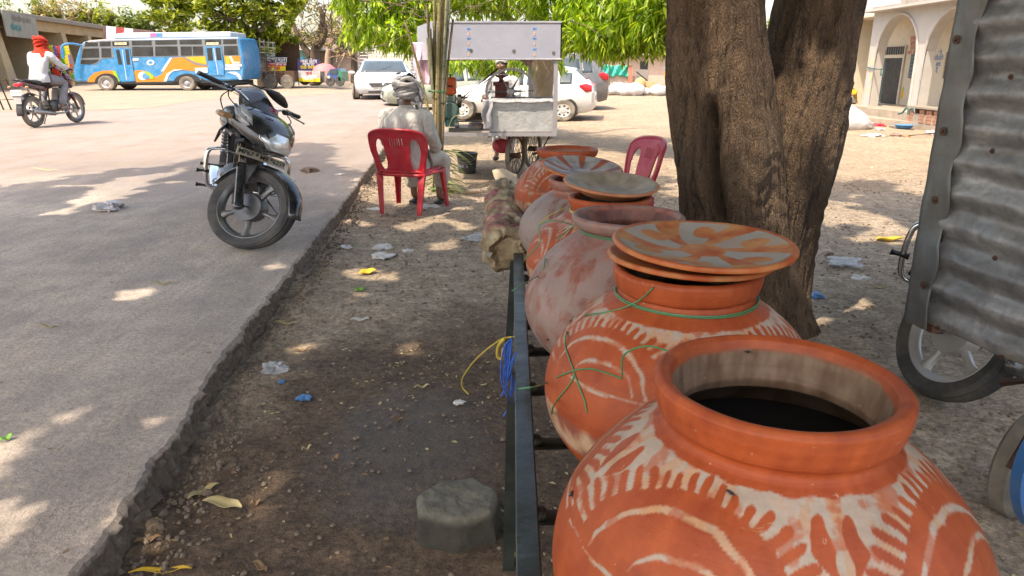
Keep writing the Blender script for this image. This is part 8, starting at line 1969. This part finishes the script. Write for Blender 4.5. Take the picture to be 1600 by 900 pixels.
for i, a in enumerate([(173, 328, .10, 'foil', 'crumpled shiny snack packet lying on the road left of the motorcycle', 'snack_packet', 'litter', .38), (430, 582, .045, 'clearplastic', 'crumpled clear plastic bag on the dirt beside the kerb', 'plastic_bag', 'litter', .45), (474, 622, .026, 'bluescrap', 'small blue scrap on the dirt right of the crumpled bag', 'scrap', 'litter', .3), (441, 600, .012, 'bluescrap', 'blue bottle cap beside the crumpled clear bag', 'bottle_cap', 'litter', .4), (487, 283, .075, 'stone', 'brown lump of stone on the road right of the motorcycle', 'stone', 'stone', .45), (1318, 408, .11, 'clearplastic', 'flat clear plastic bag on the dirt right of the trunk', 'plastic_bag', 'litter', .12), (1298, 396, .02, 'stone', 'small dark stone near the right edge of the trunk', 'stone', 'stone', .7), (1344, 350 + 80, .05, 'paper', 'white paper scrap low down right of the trunk', 'paper_scrap', 'litter', .2),
                       (745, 366, .11, 'clearplastic', 'flattened plastic bag on the dirt left of the burlap roll', 'plastic_bag', 'litter', .12), (598, 383, .06, 'paper', 'white paper scrap below the chair', 'paper_scrap', 'litter', .25), (597, 402, .06, 'paper', 'white paper scrap just below another under the chair', 'paper_scrap', 'litter', .25), (532, 288, .04, 'paper', 'tiny pale scrap on the road edge by the kerb', 'paper_scrap', 'litter', .2), (585, 327, .06, 'paper', 'paper scrap at the left rear leg of the occupied chair', 'paper_scrap', 'litter', .15), (668, 322, .10, 'paper', 'paper scrap between the right legs of the occupied chair', 'paper_scrap', 'litter', .08), (636, 390, .03, 'paper', 'little white scrap on the bare dirt right of the chair shadow', 'paper_scrap', 'litter', .3),
                       (716, 624, .02, 'paper', 'tiny white scrap beside the curling yellow wire', 'paper_scrap', 'litter', .3), (1270, 455, .05, 'bluescrap', 'blue scrap at the foot of the big trunk', 'scrap', 'litter', .2), (540, 388, .04, 'foil', 'pale wrapper at the kerb foot', 'wrapper', 'litter', .2)]): crumple(*a, seed=i * 1.7)
# cardboard pieces by the cart wheels
for px, py, L, W_, yw, tl, lb in ((792, 283, .34, .16, 40, 28, 'bent piece of cream cardboard lying before the cart wheels'), (800, 296, .16, .20, 80, 48, 'smaller upright flap of cardboard beside the bent cream piece')):
    p = gr(px, py + 8, 0); mb = MB(); rows = [[mb.v((L * (i / 6 - .5), W_ * (j / 4 - .5), .03 * math.sin(i * .8) + .02 * (j / 4) ** 2 * 3)) for i in range(7)] for j in range(5)]
    for a, b in zip(rows, rows[1:]):
        for i in range(6): mb.f((a[i], a[i + 1], b[i + 1], b[i]))
    M['cardboard'] = M.get('cardboard') or mat('cardboard', (.40, .33, .24), .85); o = mb.build('cardboard', M['cardboard'], solid=.006); o.location = p + Vector((0, 0, .06)); o.rotation_euler = (R(tl), R(8), R(yw)); tag(o, lb, 'cardboard')
leaf(724, 302, .5, .05, -12, 'brownleaf', 'dry curved husk of cane lying under the black bucket', .3, 'cane_husk', 'husk', None)
# white sack, basins and odds on the plaza before the arcade
sk = gr(1335, 202, 0); mb = MB(); mb.ball((0, 0, 0), (.50, .36, .30), 40, 24)
for v in mb.bm.verts:
    v.co *= 1 + .10 * fbm(v.co.x * 3, v.co.y * 3, v.co.z * 4) + .04 * fbm(v.co.x * 9, v.co.y * 9, v.co.z * 9)
    if v.co.x > 0: v.co.z -= v.co.x * .35 * (v.co.z > 0)
    v.co.z = max(v.co.z, -.17)
o = mb.build('sack', M['sackwhite']); o.location = (sk.x - .05, sk.y + .2, .15); tag(o, 'big plump white sack lying by the right edge of the trunk', 'sack')
def basin(px, py, r_, m_, label):
    p = gr(px, py, 0); mb = MB(); mb.lathe([(.001, .01), (r_ * .65, .01), (r_ * .9, r_ * .36), (r_, r_ * .38), (r_ * .92, r_ * .36), (r_ * .6, .03), (.001, .03)], 32); o = mb.build('basin', M[m_]); o.location = p; tag(o, label, 'basin', 'basins on the plaza')
M['alu'] = mat('aluminium', (.62, .64, .66), .35, .5, bump=.1)
basin(1412, 201, .19, 'bluescrap', 'blue basin standing in the sunny dust before the arcade'); basin(1380, 193, .20, 'alu', 'grey metal basin nearest the white sack'); basin(1455, 192, .10, 'alu', 'small pale basin at the stone step left of the corrugated sheet'); basin(1394, 199, .07, 'alu', 'small bowl between the grey and the blue basin')
for i, (px, py, r_, m_, lb, st_) in enumerate([(1363, 213, .10, 'paper', 'grey and white bundle of rags in front of the basins', 1.6), (1375, 204, .08, 'clearplastic', 'white plastic heap beside the big sack', 1.2), (1372, 197, .09, 'pinkplastic', 'flat red piece between the white sack and the blue basin', 2.0), (1402, 212, .10, 'stone', 'brown lump lying in the dust under the blue basin', 1.4), (1414, 212, .07, 'carton', 'pale brown scrap beside the brown lump', 1.4), (1458, 210, .11, 'foil', 'patterned rag at the left of the corrugated sheet', 1.5), (1407, 184, .07, 'busyellow', 'yellow scrap at the foot of the stone step', 1.5), (1470, 190, .08, 'paper', 'pale rag on the step by the corrugated sheet', 1.4), (1352, 188, .08, 'carton', 'tan scrap behind the plump white sack', 1.3)]): crumple(px, py, r_, m_, lb, 'rag' if 'rag' in lb else 'scrap', 'litter', .35, 3 + i, stretch=st_)
mb = MB(); mb.tube([gr(1420, 212, .02), gr(1450, 209, .03), gr(1480, 207, .03)], .012, 5); tag(mb.build('stick', M['rust']), 'thin stick lying in the dust right of the brown lump', 'stick')
mb = MB(); f = 7.3; mb.tube(spline([on_x(1404, 178, 7.5), on_x(1410, 176, 7.5), on_x(1415, 170, 7.5), on_x(1419, 170, 7.5), on_x(1418, 179, 7.5)], 5), .018, 6); mb.tube(spline([on_x(1420, 179, 7.45), on_x(1423, 170, 7.45), on_x(1428, 170, 7.45), on_x(1429, 176, 7.45)], 5), .014, 6); tag(mb.build('folding_frame', M['teal']), 'small green metal frame standing on the step by the brick bench', 'frame')
# people-less details: litter too fine to count
r2 = random.Random(77); mb = MB()
def chip(x, y, s, z=0):
    zz = gz(x, y) + z; a = r2.uniform(0, 3.1); c, s_ = math.cos(a), math.sin(a); L = s * r2.uniform(.5, 1.6); W_ = s * r2.uniform(.3, .9); h = s * r2.uniform(.05, .35)
    mb.poly([(x - c * L, y - s_ * L, zz), (x + s_ * W_, y - c * W_, zz + h), (x + c * L, y + s_ * L, zz + h * .3), (x - s_ * W_, y + c * W_, zz + h * .6)])
for i in range(8500):
    y = .9 + 8 * r2.random() ** 1.6; x = r2.uniform(kerb_x(y) - (.0 if r2.random() < .9 else 2.5), 3.2 + y * .3)
    if fbm(x * 1.3, y * 1.3, 2, 3) < r2.uniform(-.4, .5): continue
    chip(x, y, r2.uniform(.0025, .008) * (1 + y * .10))
mb.build('litter_tan', M['dryleaf'], smooth=False); tag(bpy.data.objects['litter_tan'], 'fine tan chaff and leaf crumbs scattered over the dirt', 'litter', kind='stuff')
mb = MB()
for i in range(2600):
    y = .9 + 8 * r2.random() ** 1.6; x = r2.uniform(kerb_x(y) - (.0 if r2.random() < .8 else 3.5), 3.2 + y * .3); chip(x, y, r2.uniform(.0025, .009) * (1 + y * .10))
mb.build('litter_dark', M['brownleaf'], smooth=False); tag(bpy.data.objects['litter_dark'], 'fine dark bits of bark and leaf scattered over the dirt', 'litter', kind='stuff')
mb = MB()
for i in range(9000):
    y = .9 + 7 * r2.random() ** 1.5; x = r2.uniform(kerb_x(y) + .02, 3 + y * .3)
    if fbm(x * 1.7, y * 1.7, 9, 3) < r2.uniform(-.5, .35): continue
    s = r2.uniform(.002, .0075) * (1 + y * .08); mb.ball((x, y, gz(x, y) + s * .2), (s * r2.uniform(.8, 1.5), s, s * .6), 6, 4, (0, 0, r2.random() * 3))
mb.build('pebbles', M['crumb'], smooth=False); tag(bpy.data.objects['pebbles'], 'small pebbles and clods lying on the dirt', 'pebbles', kind='stuff')

# things built in place get their origin at their own foot
bpy.context.view_layer.update()
for o in list(scene.objects):
    if o.parent is None and o.type == 'EMPTY' and o.location.length < 1e-6:
        pts = [c.matrix_world @ Vector(b) for c in o.children_recursive if c.type == 'MESH' for b in c.bound_box]
        if not pts: continue
        f = Vector((sum(p.x for p in pts) / len(pts), sum(p.y for p in pts) / len(pts), min(p.z for p in pts))); o.location = f
        for c in o.children: c.location = Vector(c.location) - f
